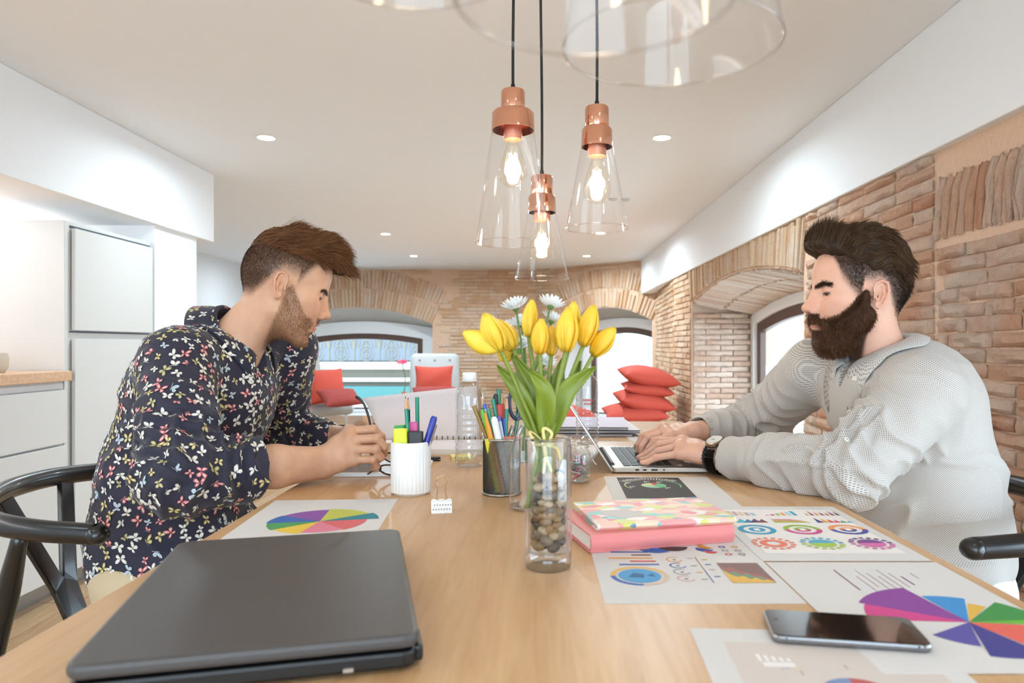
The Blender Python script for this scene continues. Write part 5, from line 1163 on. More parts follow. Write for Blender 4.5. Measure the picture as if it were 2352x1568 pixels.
for k in range(9000):
    if len(made) >= 150: break
    s_ = rr.uniform(.0052, .0085); a = rr.uniform(0, 2 * PI); rd = (vr - .0065 - s_) * (1 if rr.random() < .72 else rr.random()); z_ = zl + rr.random() ** .9 * .086
    c_ = np.array([rd * math.cos(a), rd * math.sin(a), z_])
    if any(np.linalg.norm((c_ - b)[:3]) < (s_ + sb) * .62 for b, sb in made): continue
    made.append((c_, s_)); mi_ = rr.randrange(8); me = stone_me[rr.randrange(10)].copy() if False else stone_me[k % 10]
    o = bpy.data.objects.new('pebble', me); COL.objects.link(o)
    if not me.materials: me.materials.append(stone_m[0]); me.shade_smooth()
    o.material_slots[0].link = 'OBJECT'; o.material_slots[0].material = stone_m[mi_]
    o.location = (vx + c_[0], vy + c_[1], c_[2]); o.scale = (s_ * rr.uniform(1.0, 1.2), s_, s_ * rr.uniform(.7, .95)); o.rotation_euler = (rr.uniform(-.5, .5), rr.uniform(-.5, .5), a + PI / 2 + rr.uniform(-.4, .4))
    tag(o, '%s pebble inside the tulip vase' % sn[mi_], 'pebble', 'pebbles in the vase')
# ------------------------------------------------------------------ tulips
tul = mat('tulip_yellow', '#f3c634', .5, sss=.15)
tn = noise(tul, 25, 3, stretch=(1, 1, .3)); L(tul, ramp(tul, tn, [(.3, '#ecb11f'), (.6, '#f7d24a'), (.8, '#f9dd74')]), bsdf(tul).inputs['Base Color'])
stemg = mat('tulip_stem', '#7f8c34', .5); leafg = mat('tulip_leaf', '#7d9d2f', .42); ln2 = noise(leafg, 8, 4, stretch=(1, 1, .25)); L(leafg, ramp(leafg, ln2, [(.25, '#4f6112'), (.5, '#7a8a20'), (.8, '#a5ae3c')]), bsdf(leafg).inputs['Base Color'])
neck = np.array([vx - .006, vy - .004, TZ + .150])
def petal_mesh(o_, d, ln_, wd, k, open_=.0):
    z = d / np.linalg.norm(d); x = frame(z)[:, 0]; y = np.cross(z, x); mb = MB(); n, m_ = 9, 9; a0 = 2 * PI * k / 6 + (.3 if k % 2 else 0); rad = x * math.cos(a0) + y * math.sin(a0); tan = np.cross(z, rad); vs = []
    sc = .92 if k % 2 else 1.0
    for i in range(n):
        t_ = i / (n - 1); bulge = math.sin(PI * min(t_ * .92 + .06, 1)) ** .75; hw = wd * (math.sin(PI * (t_ * .86 + .10)) ** .8) * (1 - .18 * t_) if t_ < .98 else wd * .12
        for j in range(m_):
            s_ = -1 + 2 * j / (m_ - 1); r_ = wd * sc * bulge * (1 + open_ * t_) * (1 - .22 * s_ * s_) + .0008
            vs.append(o_ + z * (ln_ * (t_ - .02 * s_ * s_)) + rad * r_ * .95 + tan * s_ * hw * .98)
    mb.add(vs, [(i * m_ + j, i * m_ + j + 1, (i + 1) * m_ + j + 1, (i + 1) * m_ + j) for i in range(n - 1) for j in range(m_ - 1)]); return mb
def tulip(label, bpx, tpx, dy, wpx, bendY=0, droop=None):
    Yd = vy + dy; b0, t0 = P(bpx[0], bpx[1], Yd), P(tpx[0], tpx[1], Yd + bendY); d = t0 - b0; ln_ = np.linalg.norm(d)
    t = thing('tulip', label, 'tulip', neck - np.array([0, 0, .09]), 0, 'yellow tulips in the pebble vase'); r0 = neck - np.array([0, 0, .09])
    wd = wpx / F * Yd / 2 * .80
    for k in range(6): obj('petal', petal_mesh(b0 - r0, d, ln_, wd, k), tul, t, smooth=True, solid=.0008, recalc=False)
    foot = np.array([(bpx[0] - 1250) / 5000, dy * .25, .012]); nk = np.array([(bpx[0] - 1250) / 14000, dy * .15, .09])
    q = bez([foot, nk, (nk + (b0 - r0)) / 2 + np.array([0, 0, .006]), b0 - r0 + d * .03], 8); mb = MB(); mb.tube(q, .0026, n=8); obj('stem', mb, stemg, t, smooth=True)
    if droop:
        o_ = b0 - r0; e_ = P(droop[0], droop[1], Yd - .01) - r0; m0 = (o_ + e_) / 2 + np.array([0, -.004, -.004]); ax = e_ - o_; sd = np.cross(ax, (0, -1, 0)); sd /= np.linalg.norm(sd); mb = MB(); vs = []
        for i in range(10):
            t_ = i / 9; c_ = o_ * (1 - t_) ** 2 + 2 * m0 * t_ * (1 - t_) + e_ * t_ * t_; hw = .0135 * math.sin(PI * (t_ * .93 + .04)) ** .8
            for j in range(5): s_ = j / 2 - 1; vs.append(c_ + sd * s_ * hw + np.array([0, -.004 * (1 - s_ * s_), 0]))
        mb.add(vs, [(i * 5 + j, i * 5 + j + 1, (i + 1) * 5 + j + 1, (i + 1) * 5 + j) for i in range(9) for j in range(4)]); obj('loose_petal', mb, tul, t, smooth=True, solid=.0008, recalc=False)
    return t
tulip('yellow tulip leaning out with one loose drooping petal', (1150, 803), (1112, 720), -.012, 62, -.01, (1064, 763))
tulip('yellow tulip tucked behind the one with a loose petal', (1180, 800), (1140, 735), .012, 56, 0)
tulip('yellow tulip standing tallest in the bunch', (1214, 772), (1222, 688), .016, 40, .005)
tulip('yellow tulip in front of the tallest one', (1240, 812), (1243, 732), -.012, 46, 0)
tulip('small yellow tulip half hidden in the middle of the bunch', (1266, 815), (1266, 748), .014, 38, .004)
tulip('large upright yellow tulip beside the middle of the bunch', (1300, 806), (1306, 705), -.014, 58, 0)
tulip('yellow tulip peeking from behind the large upright one', (1312, 780), (1318, 692), .018, 44, .006)
tulip('tall yellow tulip leaning towards the silver laptop', (1340, 793), (1364, 700), .0, 52, 0)
tulip('yellow tulip bending lowest towards the silver laptop', (1362, 815), (1412, 752), .006, 50, -.004)
tulip('yellow tulip hanging below the one with a loose petal', (1178, 816), (1145, 800), .02, 50, .012)
def leaf(label, base, midp, tip, wd, dy=0, fold=.3):
    r0 = neck - np.array([0, 0, .03]); b = P(*base, vy + dy * .3) - r0; m0 = P(*midp, vy + dy) - r0; e_ = P(*tip, vy + dy * 1.3) - r0
    q = bez([b, m0, e_], 9); n = len(q); tg = np.gradient(q, axis=0); vs = []
    for i in range(n):
        t_ = i / (n - 1); f = tg[i] / np.linalg.norm(tg[i]); sd = np.cross(f, (0, -1, 0)); sd /= np.linalg.norm(sd); nr = np.cross(sd, f); hw = wd * (math.sin(PI * (t_ * .90 + .08)) ** .75) * (1 - .35 * t_)
        if i == n - 1: hw = .0006
        for j in range(7): s_ = j / 3 - 1; vs.append(q[i] + sd * s_ * hw + nr * abs(s_) * hw * fold + nr * .0015 * math.sin(9 * t_ + j))
    mb = MB(); mb.add(vs, [(i * 7 + j, i * 7 + j + 1, (i + 1) * 7 + j + 1, (i + 1) * 7 + j) for i in range(n - 1) for j in range(6)]); o = obj('tulip_leaf', mb, leafg, smooth=True, solid=.001, recalc=False); o.location = r0; return tag(o, label, 'leaf', 'tulip leaves')
leaf('long green tulip leaf curving out beside the loose petal', (1236, 1000), (1195, 905), (1142, 838), .0125, -.006)
leaf('green tulip leaf bending over the bottle-shaped vase', (1240, 1000), (1215, 960), (1172, 880), .010, .018)
leaf('broad green tulip leaf in the middle of the bunch', (1243, 1000), (1232, 900), (1182, 815), .0125, .004)
leaf('broad upright green tulip leaf facing the camera side of the bunch', (1250, 1000), (1252, 905), (1218, 850), .014, -.016)
leaf('dark green upright tulip leaf behind the large tulip', (1262, 1000), (1275, 900), (1292, 822), .013, .016)
leaf('long green tulip leaf reaching towards the silver laptop', (1262, 1002), (1300, 900), (1368, 842), .0145, -.008)
leaf('green tulip leaf rising beside the tall tulip', (1258, 1000), (1305, 905), (1334, 828), .0105, .014)
rib = mat('raffia', '#e8d28a', .6); t = thing('raffia_bow', 'yellow raffia bow tied round the tulip stems at the vase rim', 'bow', neck)
for k, pts in enumerate(([(-.010, -.014, .0), (-.016, -.016, .016), (-.006, -.018, .010), (.002, -.018, 0)], [(.002, -.018, 0), (.0, -.022, .020), (.010, -.020, .014), (.004, -.018, 0)], [(.004, -.018, 0), (.016, -.018, -.004), (.020, -.018, -.018)], [(.002, -.018, 0), (.004, -.017, -.016), (.010, -.015, -.032)], [(.0, -.018, 0), (.002, -.018, -.018), (.0, -.016, -.034)])):
    mb = MB(); mb.tube(bez(pts, 6), .0019, n=6, flat=.4); obj('strand', mb, rib, t, smooth=True)
mb = MB(); mb.tube([(.012 * math.cos(a), .012 * math.sin(a) - .002, 0) for a in np.linspace(0, 2 * PI, 20, endpoint=False)], .002, n=6, closed=True); obj('band', mb, rib, t, smooth=True)
# ------------------------------------------------------------------ white chrysanthemums
wpet = mat('white_petal', '#f6f4f0', .6, sss=.1); cg_ = mat('calyx_green', '#5f7a35', .6)
pmb = MB(); vs = []
for i in range(6):
    t_ = i / 5; hw = .0032 * math.sin(PI * (t_ * .85 + .12)) ** .7
    for j in range(3): s_ = j - 1; vs.append((.003 + .017 * t_, s_ * hw, .006 * t_ * t_ - .001 * (1 - s_ * s_)))
pmb.add(vs, [(i * 3 + j, i * 3 + j + 1, (i + 1) * 3 + j + 1, (i + 1) * 3 + j) for i in range(5) for j in range(2)]); pme = pmb.mesh('petal'); pme.materials.append(wpet); pme.shade_smooth()
bn = np.array([bx_, by_, TZ + .170])
def mum(label, px, py, Y, up, sc=1.0, foot=(0, 0, -.09)):
    c_ = P(px, py, Y); t = thing('chrysanthemum', label, 'flower', bn + np.array(foot), 0, 'white chrysanthemums in the bottle vase'); o0 = bn + np.array(foot); up = np.array(up, float); up /= np.linalg.norm(up); Rm = frame(up)
    for ring_ in range(3):
        n_ = (15, 12, 8)[ring_]; tilt = (.15, .55, 1.0)[ring_]
        for k in range(n_):
            M3 = Rm @ rotz(2 * PI * (k + .5 * ring_) / n_) @ roty(-tilt); o = bpy.data.objects.new('petal', pme); COL.objects.link(o); o.parent = t
            M4 = Matrix(M3.tolist()).to_4x4(); M4.translation = Vector((c_ - o0).tolist()); s_ = sc * (1 - .18 * ring_); o.matrix_local = M4 @ Matrix.Scale(s_, 4)
    mb = MB(); mb.lathe([(0, -.006), (.004, -.005), (.006, -.001), (.003, .001)], tuple(c_ - o0 - up * .001), n=12, axis=up); obj('calyx', mb, cg_, t, smooth=True)
    q = bez([(0, 0, 0), -np.array(foot), (-np.array(foot) + (c_ - o0)) / 2 + np.array([.003, 0, .01]), c_ - o0 - up * .005], 8); mb = MB(); mb.tube(q, .0017, n=6); obj('stem', mb, cg_, t, smooth=True)
    for f_ in (.5, .68):
        b = q[int(len(q) * f_)]; mb = MB(); d = np.array([.018 if px > 1215 else -.018, -.004, .006]); mb.add([b, b + d * .4 + np.array([0, 0, .006]), b + d, b + d * .5 - np.array([0, 0, .006])], [(0, 1, 2, 3)]); obj('leaf', mb, cg_, t, solid=.0006, recalc=False)
mum('white chrysanthemum leaning beside the tallest tulip', 1184, 706, 1.17, (-.25, -.35, .9), 1.25)
mum('white chrysanthemum seen from below above the middle tulips', 1265, 702, 1.17, (.25, .35, .9), 1.2, (.003, .004, -.09))
mum('white chrysanthemum half hidden below the first two', 1196, 742, 1.19, (-.3, -.4, .7), 1.0, (-.004, 0, -.09))
mum('white chrysanthemum between the middle tulips', 1268, 735, 1.19, (.3, -.2, .8), 1.1, (.004, -.003, -.09))
mum('small white chrysanthemum behind the tulip with a loose petal', 1165, 752, 1.20, (-.6, -.3, .6), .8, (-.003, .004, -.09))
mum('white chrysanthemum bud low behind the tulip stems', 1203, 790, 1.18, (-.2, -.6, .6), .9, (0, -.004, -.09))
mum('white chrysanthemum low among the tulip leaves', 1255, 830, 1.18, (.2, -.6, .6), .9, (.002, .002, -.09))
# ------------------------------------------------------------------ people
def nrm(a): a = np.array(a, float); return a / np.linalg.norm(a)
def bvh_of(v, f): return BVHTree.FromPolygons(v.tolist(), f.tolist())
def cast(b, px, py):                                # first hit of the sight line through a photo pixel
    d = Vector(((px - CX) / F, 1, -(py - CY) / F)).normalized(); h = b.ray_cast(Vector((0, 0, CZ)), d)
    return (np.array(h[0]), np.array(h[1])) if h[0] else (None, None)
def strands(roots, flow, ln, r, segs, cols):
    n = len(roots); p = roots.copy(); path = [p.copy()]
    for i in range(segs):
        d = flow(p, i / segs); d /= np.linalg.norm(d, axis=1)[:, None] + 1e-9; p = p + d * (ln / segs)[:, None]; path.append(p.copy())
    path = np.stack(path, 1); tg = np.gradient(path, axis=1); tg /= np.linalg.norm(tg, axis=2)[..., None] + 1e-9
    u = np.cross(tg, np.array([.31, .77, .55])); u /= np.linalg.norm(u, axis=2)[..., None] + 1e-9; w_ = np.cross(tg, u)
    rad = (r[:, None] * (1 - np.linspace(0, 1, segs + 1) ** 1.5 * .85)[None, :])[..., None]; vs = []
    for k in range(3): a = 2 * PI * k / 3; vs.append(path + rad * (math.cos(a) * u + math.sin(a) * w_))
    v = np.stack(vs, 2).reshape(-1, 3); m = (segs + 1) * 3; base = np.arange(n)[:, None, None] * m
    s_ = np.arange(segs)[None, :, None] * 3; k = np.arange(3)[None, None, :]; k2 = (k + 1) % 3
    f = np.stack([base + s_ + k, base + s_ + k2, base + s_ + 3 + k2, base + s_ + 3 + k], -1).reshape(-1, 4)
    return v, f, np.repeat(cols, m, 0)
def pick(v, n, wgt, rs):
    p = np.clip(wgt, 0, None); p = p / p.sum(); return rs.choice(len(v), n, p=p)
ZL = [[-.1, -.06, -.045, -.030, -.015, .018, .024, .05, .066, .09], [-.055, -.045, -.022, .008, .022, .024, .010, .058, .082, .094]]
def zline(x): return np.interp(x, ZL[0], ZL[1])
def beard_mask(p, soft=.006):
    x, y, z = p[:, 0], np.abs(p[:, 1]), p[:, 2]
    cheek = np.interp(x, [0, .012, .022, .045, .065, .085, .12], [.0, .016, .012, -.012, -.030, -.036, -.030])
    m = sstep(cheek + soft, cheek - soft, z) * sstep(.0, .010, x) * sstep(-.12, -.10, z + .55 * np.clip(.045 - x, 0, 1))
    must = sstep(.070, .088, x) * sstep(.026, .018, y) * sstep(-.041, -.036, z) * sstep(-.022, -.029, z)
    chinless = sstep(.0, .006, np.abs(z + .047) - .0085) + (y > .024)      # keep the lips bare
    m = np.maximum(m * np.clip(chinless, 0, 1) * ((z < -.052) | (y > .021)), must); return np.clip(m, 0, 1)
def head_field(h, neck_l, chest, nose=.118, wide=1.0, Rl=None):
    S = SDF((-.135, -.14, -.27), (.15, .14, .16), h)
    S.ell((-.006, 0, .048), (.094, .0745, .081), .01); S.ell((-.040, 0, .030), (.058, .064, .062), .03); S.ell((.040, 0, .052), (.052, .060, .052), .02)
    S.ell((.040, 0, -.012), (.050, .055, .068), .02); S.ell((.035, 0, -.050), (.045, .050, .038), .02)
    S.cap(neck_l[0], neck_l[1], .052, .060, .03)
    if chest is not None:
        for c, r, k in chest: S.ell(c, r, k, R=Rl)
    for s in (-1, 1):
        S.ell((.056, s * .041, .0), (.028, .020, .020), .018)                       # cheekbone
        S.cap((.004, s * .052, -.043), (.070, s * .020, -.079), .016, .014, .02)      # jaw
        S.cap((.083, s * .010, .031), (.069, s * .042, .029), .010, .009, .014)       # brow ridge
        S.ell((.096, s * .033, .0155), (.0155, .0165, .0115), .010, sub=True)             # socket
        S.cap((.088, s * .0085, .016), (nose - .018, s * .0090, -.016), .0080, .0088, .010); S.ell((.070, s * .028, -.018), (.021, .020, .021), .014)
        S.ell((.0735, s * .0320, .0155), (.0134, .0150, .0125), .004)                   # lids
        S.ell((nose - .0135, s * .0118, -.0190), (.0090, .0060, .0074), .003)                  # nostril wing
        # ear
        q_ = .82; e = np.array([-.008, s * .0745, .006]); E = lambda a, b, o=0: e + q_ * np.array([a - .12 * b, s * (.003 - .34 * a + o), b]); RE = rotz(-s * .33)
        S.ell(E(-.004, .004, -.004), (.0125, .0032, .0215), .004, R=RE); S.ell(E(.0, -.024, -.002), (.0068, .0030, .0080), .005)
        S.ell(E(.0020, -.003, .004), (.0078, .0075, .0110), .002, R=RE, sub=True); S.ell(E(-.005, .018, .004), (.0060, .0048, .0066), .002, R=RE, sub=True)
        hel = [(.010, .0), (.0135, .014), (.009, .027), (-.004, .0325), (-.0155, .026), (-.0195, .010), (-.0165, -.008), (-.010, -.022), (-.001, -.030)]
        S.chain([E(a, b, .001) for a, b in hel], [.0018, .0021, .0024, .0026, .0027, .0025, .0023, .0024, .0028], .0022)
        S.chain([E(-.003, .020, .001), E(-.009, .010, .001), E(-.0095, -.004, .001), E(-.004, -.015, .001)], [.0016, .0019, .0019, .0018], .0022)
        S.ell(E(.0110, -.005, .002), (.0030, .0026, .0042), .002)
    S.ell((.081, 0, -.082), (.016, .021, .013), .016)                                 # chin
    S.cap((.086, 0, .030), (nose - .006, 0, -.010), .0070, .0082, .010); S.ell((nose - .002, 0, -.0135), (.0098, .0095, .0084), .006)
    for s in (-1, 1): S.ell((nose - .0090, s * .0062, -.0255), (.0060, .0036, .0040), .0015, sub=True)
    S.ell((.082, 0, -.042), (.019, .026, .022), .014)
    for s in (-1, 1): S.cap((.0985, s * .003, -.0385), (.0880, s * .021, -.0455), .0048, .0022, .004)
    S.cap((.0965, -.009, -.0500), (.0965, .009, -.0500), .0058, .0058, .006); S.ell((.104, 0, -.0448), (.012, .020, .0011), .0015, sub=True)
    for s in (-1, 1): S.ell((.0850, s * .0335, .0112), (.0105, .0148, .0019), .0010, R=rotz(-s * .35), sub=True)   # narrow eye slit, gaze lowered
    return S
def head_colors(p, skin, hair_c, fade, side, beard_c, beard_amt, stub):
    n = len(p); c = np.tile(np.array(skin), (n, 1)); x, y, z = p[:, 0], np.abs(p[:, 1]), p[:, 2]
    nz = vnoise(p * 140, 3) * .6 + vnoise(p * 45, 4) * .4; c *= (1 + .10 * (nz - .5))[:, None]
    def mix(mask, col, a): m = np.clip(mask * a, 0, 1)[:, None]; c[:] = c * (1 - m) + np.array(col) * m
    red_ = np.array(skin) * np.array([1.0, .72, .68])
    mix(np.exp(-((x - .112) ** 2 + (z + .014) ** 2 + y ** 2) / .0005), red_, .45); mix(np.exp(-((x - .07) ** 2 + (z + .012) ** 2 + (y - .045) ** 2) / .0009), red_, .30)
    mix(sstep(.0765, .081, y), red_, .40)
    lip = sstep(.0105, .0075, np.abs(z + .0448)) * sstep(.0235, .0185, y) * (x > .084); mix(lip, np.array(skin) * np.array([.80, .50, .48]), .75)
    mix(np.exp(-((z + .0448) / .0012) ** 2) * (y < .021) * (x > .084), np.array(skin) * .25, .8)
    mix(np.exp(-(((z - .0155) / .0016) ** 2 + ((y - .0335) / .013) ** 4)) * (x > .066), np.array(skin) * .22, .85); mix(np.exp(-(((z - .0085) / .0012) ** 2 + ((y - .0335) / .013) ** 4)) * (x > .066), np.array(skin) * .45, .5)
    brow = np.interp(y, [.008, .030, .047], [.0275, .0325, .0275]); mix(np.exp(-((z - brow) / .0034) ** 2) * (y > .008) * (y < .048) * (x > .05), hair_c, .80)
    zl = zline(x); sc = sstep(0, fade, z - zl) * (x < .092); sc = np.where(y > .0775, sc * 0, sc); n2 = vnoise(p * 420, 8)
    mix(np.clip(sc * (.75 + .5 * n2), 0, 1), np.array(hair_c), side)
    bm = beard_mask(p) ** 1.6; mix(bm * (.55 + .9 * vnoise(p * 500, 5)) if stub else bm, beard_c, beard_amt); return np.clip(c, 0, 1)
skin_m = vcol('skin', .46, sss=.12, spec=.35); bump(skin_m, noise(skin_m, 700, 3), .12, .0006); hair_m = vcol('hair', .55, spec=.25); eye_m = vcol('eyeball', .08)
cloth_bump = None
def flat_on_table(v, side):
    m = (v[:, 0] > -.4645 if side < 0 else v[:, 0] < .512) & (v[:, 2] > TZ - .06)
    v[m, 2] = np.maximum(v[m, 2], TZ + .0008); return v
def hand_field(lo, hi, h, elbow, wrist, side_v, mcp, pip, dip, tip, thumb, r_el=.040, r_wr=.026, fr=1.0, mid=None):
    S = SDF(lo, hi, h); side_v = nrm(side_v)
    pts = [elbow, mid, wrist] if mid is not None else [elbow, elbow * .35 + wrist * .65, wrist]
    for o, q in ((.010, .92), (-.010, .92)): S.chain([pts[0] + side_v * o, pts[1] + side_v * o, pts[2] + side_v * o], [r_el * q, (r_el * .42 + r_wr * .58) * q, r_wr * .82], .012)
    w_ = [wrist + side_v * s for s in (.014, .005, -.005, -.014)]
    for i in range(4): S.cap(w_[i], mcp[i], .0165, .0118, .012)
    for i in range(3): S.cap(mcp[i], mcp[i + 1], .0108, .0108, .008); S.cap((w_[i] + mcp[i]) / 2, (w_[i + 1] + mcp[i + 1]) / 2, .0140, .0140, .010)
    if thumb is not None:
        t = [np.array(q) for q in thumb]; S.cap(wrist, t[0], .019, .0165, .012); S.chain(t, [.0145, .0110, .0098, .0072][:len(t)], .007)
        S.cap(t[0], (mcp[0] + mcp[1]) / 2, .013, .010, .012)
    for i in range(4):
        k = fr * (1, 1.03, .98, .86)[i] * .95; S.chain([mcp[i], pip[i], dip[i], tip[i]], [.0100 * k, .0086 * k, .0077 * k, .0062 * k], .0026); S.ell(pip[i], (.0091 * k,) * 3, .003)
    return S
def hand_colors(v, skin, joints, wrist):
    c = np.tile(np.array(skin), (len(v), 1)); c *= (1 + .12 * (vnoise(v * 90, 2) - .5) + .05 * (vnoise(v * 400, 6) - .5))[:, None]
    for j in joints: m = (.38 * np.exp(-((v - j) ** 2).sum(1) / .00009))[:, None]; c = c * (1 - m) + np.array(skin) * np.array([.92, .68, .62]) * m
    return np.clip(c, 0, 1)
def join(parts):
    V, Fc, Cc, o = [], [], [], 0
    for v, f, c in parts: V.append(v); Fc.append(f + o); Cc.append(c); o += len(v)
    return np.vstack(V), np.vstack(Fc), np.vstack(Cc)
def nails(tips, dips, up, parent, o0, m):
    for t_, d_ in zip(tips, dips):
        ax = nrm(t_ - d_); u = nrm(up - ax * (up @ ax)); c = t_ * .72 + d_ * .28 + u * .0052; R = np.stack([np.cross(u, ax), ax, u], 1); mb = MB(); mb.ellip(c - o0, (.0040, .0056, .0016), 12, 8, R=R); obj('fingernail', mb, m, parent, smooth=True)
def wrinkle(v, n, axis_pts, amp, freq, seed, width=.16):
    """folds that run across a limb, strongest near the bend axis_pts[1]"""
    a, b, c = [np.array(q) for q in axis_pts]; d = np.zeros(len(v))
    for p0, p1, s in ((a, b, 1), (b, c, -1)):
        ax = p1 - p0; l = np.linalg.norm(ax); ax /= l; q = v - p0; t = q @ ax; rad = np.linalg.norm(q - t[:, None] * ax, axis=1)
        m = (t > -.05) & (t < l + .05) & (rad < .11); warp = vnoise(v * 16, seed) * 1.6 + (q @ nrm(np.cross(ax, (0, 0, 1.)))) * 9
        ph = t * freq + warp; f_ = 1 - np.abs(((ph % 1) * 2) - 1); near = np.exp(-((t - (l if s > 0 else 0)) / width) ** 2)
        d += m * (f_ ** 2 - .35) * near * amp * (.4 + 1.2 * vnoise(v * 22, seed + 1))
    return v + n * d[:, None]
def collar(parent, o0, nb, axis, fwd, r, gap, mtl, hb=.036, hf=.020, lb=.040, lf=.062, flare=.016, name='collar', bv=None, shift=0.0):
    a = nrm(axis); f = nrm(np.array(fwd) - a * (np.array(fwd) @ a)); s = np.cross(a, f); n = 44; rows = []; nb = nb + f * shift
    for k in range(n + 1):
        th = gap + (2 * PI - 2 * gap) * k / n; w_ = (1 + math.cos(th)) / 2; d = f * math.cos(th) * 1.05 + s * math.sin(th); h = hb * (1 - w_) + hf * w_; l = lb * (1 - w_) + lf * w_
        spec = [(r + .003, -.014), (r - .001, h * .5), (r, h), (r + .0045, h + .0005), (r + .009, h - l * .25), (r + flare * .6, h - l * .55), (r + flare * (1 + .8 * w_ ** 2), h - l)]; row = []
        for j, (rho, hh) in enumerate(spec):
            if j >= 3 and bv is not None:                # the leaf drapes over the shirt below it
                st = nb + d * rho + a * .10; hit = bv.ray_cast(Vector(st.tolist()), Vector((-a).tolist()), .25)
                if hit[0] is not None: hh = max(hh, .10 - hit[3] + (.006, .006, .006, .0075, .0055)[min(j - 2, 4)])
            row.append(nb + d * rho + a * hh)
        rows.append(row)
    m_ = 7; mb = MB(); mb.add([p - o0 for q in rows for p in q], [(i * m_ + j, i * m_ + j + 1, (i + 1) * m_ + j + 1, (i + 1) * m_ + j) for i in range(n) for j in range(m_ - 1)])
    o = obj(name, mb, mtl, parent, smooth=True, solid=.0026, recalc=False); at = o.data.attributes.new('weave', 'FLOAT_VECTOR', 'POINT'); at.data.foreach_set('vector', np.array([(i * .0072, (0, .018, .034, .038, .050, .062, .080)[j], 0) for i in range(n + 1) for j in range(m_)], np.float32).ravel()); return o
def lashes(parent, o0, Rh, O, v, f):
    b = bvh_of(v, f); m = mat('lash_dark', '#1c1410', .6)
    for s in (-1, 1):
        pts = []
        for y in np.linspace(.0205, .0465, 14):
            z = .0112 + .0021 * math.sqrt(max(0, 1 - ((y - .0335) / .0140) ** 2)); h = b.ray_cast(Vector((.2, s * y, z + .0004)), Vector((-1, 0, 0)))
            if h[0] is not None: pts.append(np.array(h[0]) + np.array([.0006, 0, 0]))
        if len(pts) > 4: mb = MB(); mb.tube([Rh @ p + O - o0 for p in pts], [.0004] + [.00085] * (len(pts) - 2) + [.0004], n=6); obj('eyelashes', mb, m, parent, smooth=True)
def button(parent, o0, p, n, m):
    mb = MB(); mb.lathe([(0, .0022), (.0032, .0022), (.0048, .0028), (.0056, .0016), (.0054, 0), (0, 0)], p - o0, n=16, axis=n); b = obj('button', mb, m, parent, smooth=40)
    mb = MB()
    for q in range(4): Rn = frame(n); mb.disc(p - o0 + Rn @ np.array([.0013 * math.cos(q * PI / 2), .0013 * math.sin(q * PI / 2), .0026]), .0005, 6, axis=n)
    stuff(obj('thread_hole', mb, mat('thread_dark', '#4a4540', .8), b, recalc=False))
def trousers(parent, o0, hips, knees, ankles, m, shoe):
    S = SDF((min(h[0] for h in hips + knees + ankles) - .2, hips[0][1] - .22, -.01), (max(h[0] for h in hips + knees + ankles) + .2, hips[1][1] + .22, .72), .010)
    c = (np.array(hips[0]) + np.array(hips[1])) / 2; S.ell(c + np.array([0, 0, .02]), (.135, .17, .10), .04)
    for h_, k_, a_ in zip(hips, knees, ankles): S.chain([h_, k_, a_], [.088, .066, .052], .03)
    v, f = S.skin(); v = smooth_mesh(v, f, 3); o = obj('trousers', npmesh('trousers', v - o0, f), m, parent, smooth=True)
    for a_ in ankles:
        d = nrm(np.array(knees[0]) - np.array(hips[0])); d[2] = 0; mb = MB(); mb.ellip(np.array(a_) * [1, 1, 0] + d * .06 + np.array([0, 0, .035]) - o0, (.13, .045, .035), 16, 10, R=rotz(math.atan2(d[1], d[0]))); obj('shoe', mb, shoe, parent, smooth=True)

def eyes(parent, o0, Rh, O, iris):
    for s in (-1, 1):
        mb = MB(); mb.ellip((0, 0, 0), (.0122,) * 3, 24, 18, R=frame((0, 1, 0))[:, [0, 1, 2]] @ np.eye(3)); v = np.array(mb.v); g = nrm((1, 0, -.42)); d = nrm(v[5]); cosv = (v / .0122) @ g
        me = mb.mesh('eye'); c = np.tile(np.array(hx('#b9a79b')), (len(v), 1)); c[cosv > .83] = hx(iris); c[cosv > .955] = hx('#0c0908'); setcol(me, c); me.materials.append(eye_m)  # eye white darkened in its colour to stand in for shade in the socket
        o = obj('eye', me, None, parent, smooth=True); M4 = Matrix(Rh.tolist()).to_4x4(); M4.translation = Vector((Rh @ np.array([.0735, s * .0325, .0150]) + O - o0).tolist()); o.matrix_local = M4
def hair_part(parent, o0, Rh, O, name, S, mask, flow, n, ln, r, col, disp, seed, segs=6, base_col=.55, h=None):
    rs = np.random.RandomState(seed); v, f = S.skin(); v = smooth_mesh(v, f, 2); nn = vnormals(v, f); v = v + nn * disp(v)[:, None]; nn = vnormals(v, f)
    bc = np.tile(np.array(col) * base_col, (len(v), 1)) * (.7 + .6 * vnoise(v * np.array([60, 240, 240]), seed))[:, None]
    i = pick(v, n, mask(v, nn), rs); root = v[i] + rs.normal(0, .0008, (n, 3)); nr = nn[i] * rs.uniform(.2, 2.0, (n, 1))
    sv, sf, sc = strands(root, lambda p, t: flow(p, nr, t), ln * rs.uniform(.6, 1.25, n), r * rs.uniform(.7, 1.3, n), segs, np.clip(np.array(col) * rs.uniform(.55, 1.9, (n, 1)), 0, 1))
    V, Fc, Cc = join([(v, f, bc), (sv, sf, sc)]); V = V @ Rh.T + O - o0; me = npmesh(name, V, Fc); setcol(me, Cc); return obj(name, me, hair_m, parent, smooth=True)
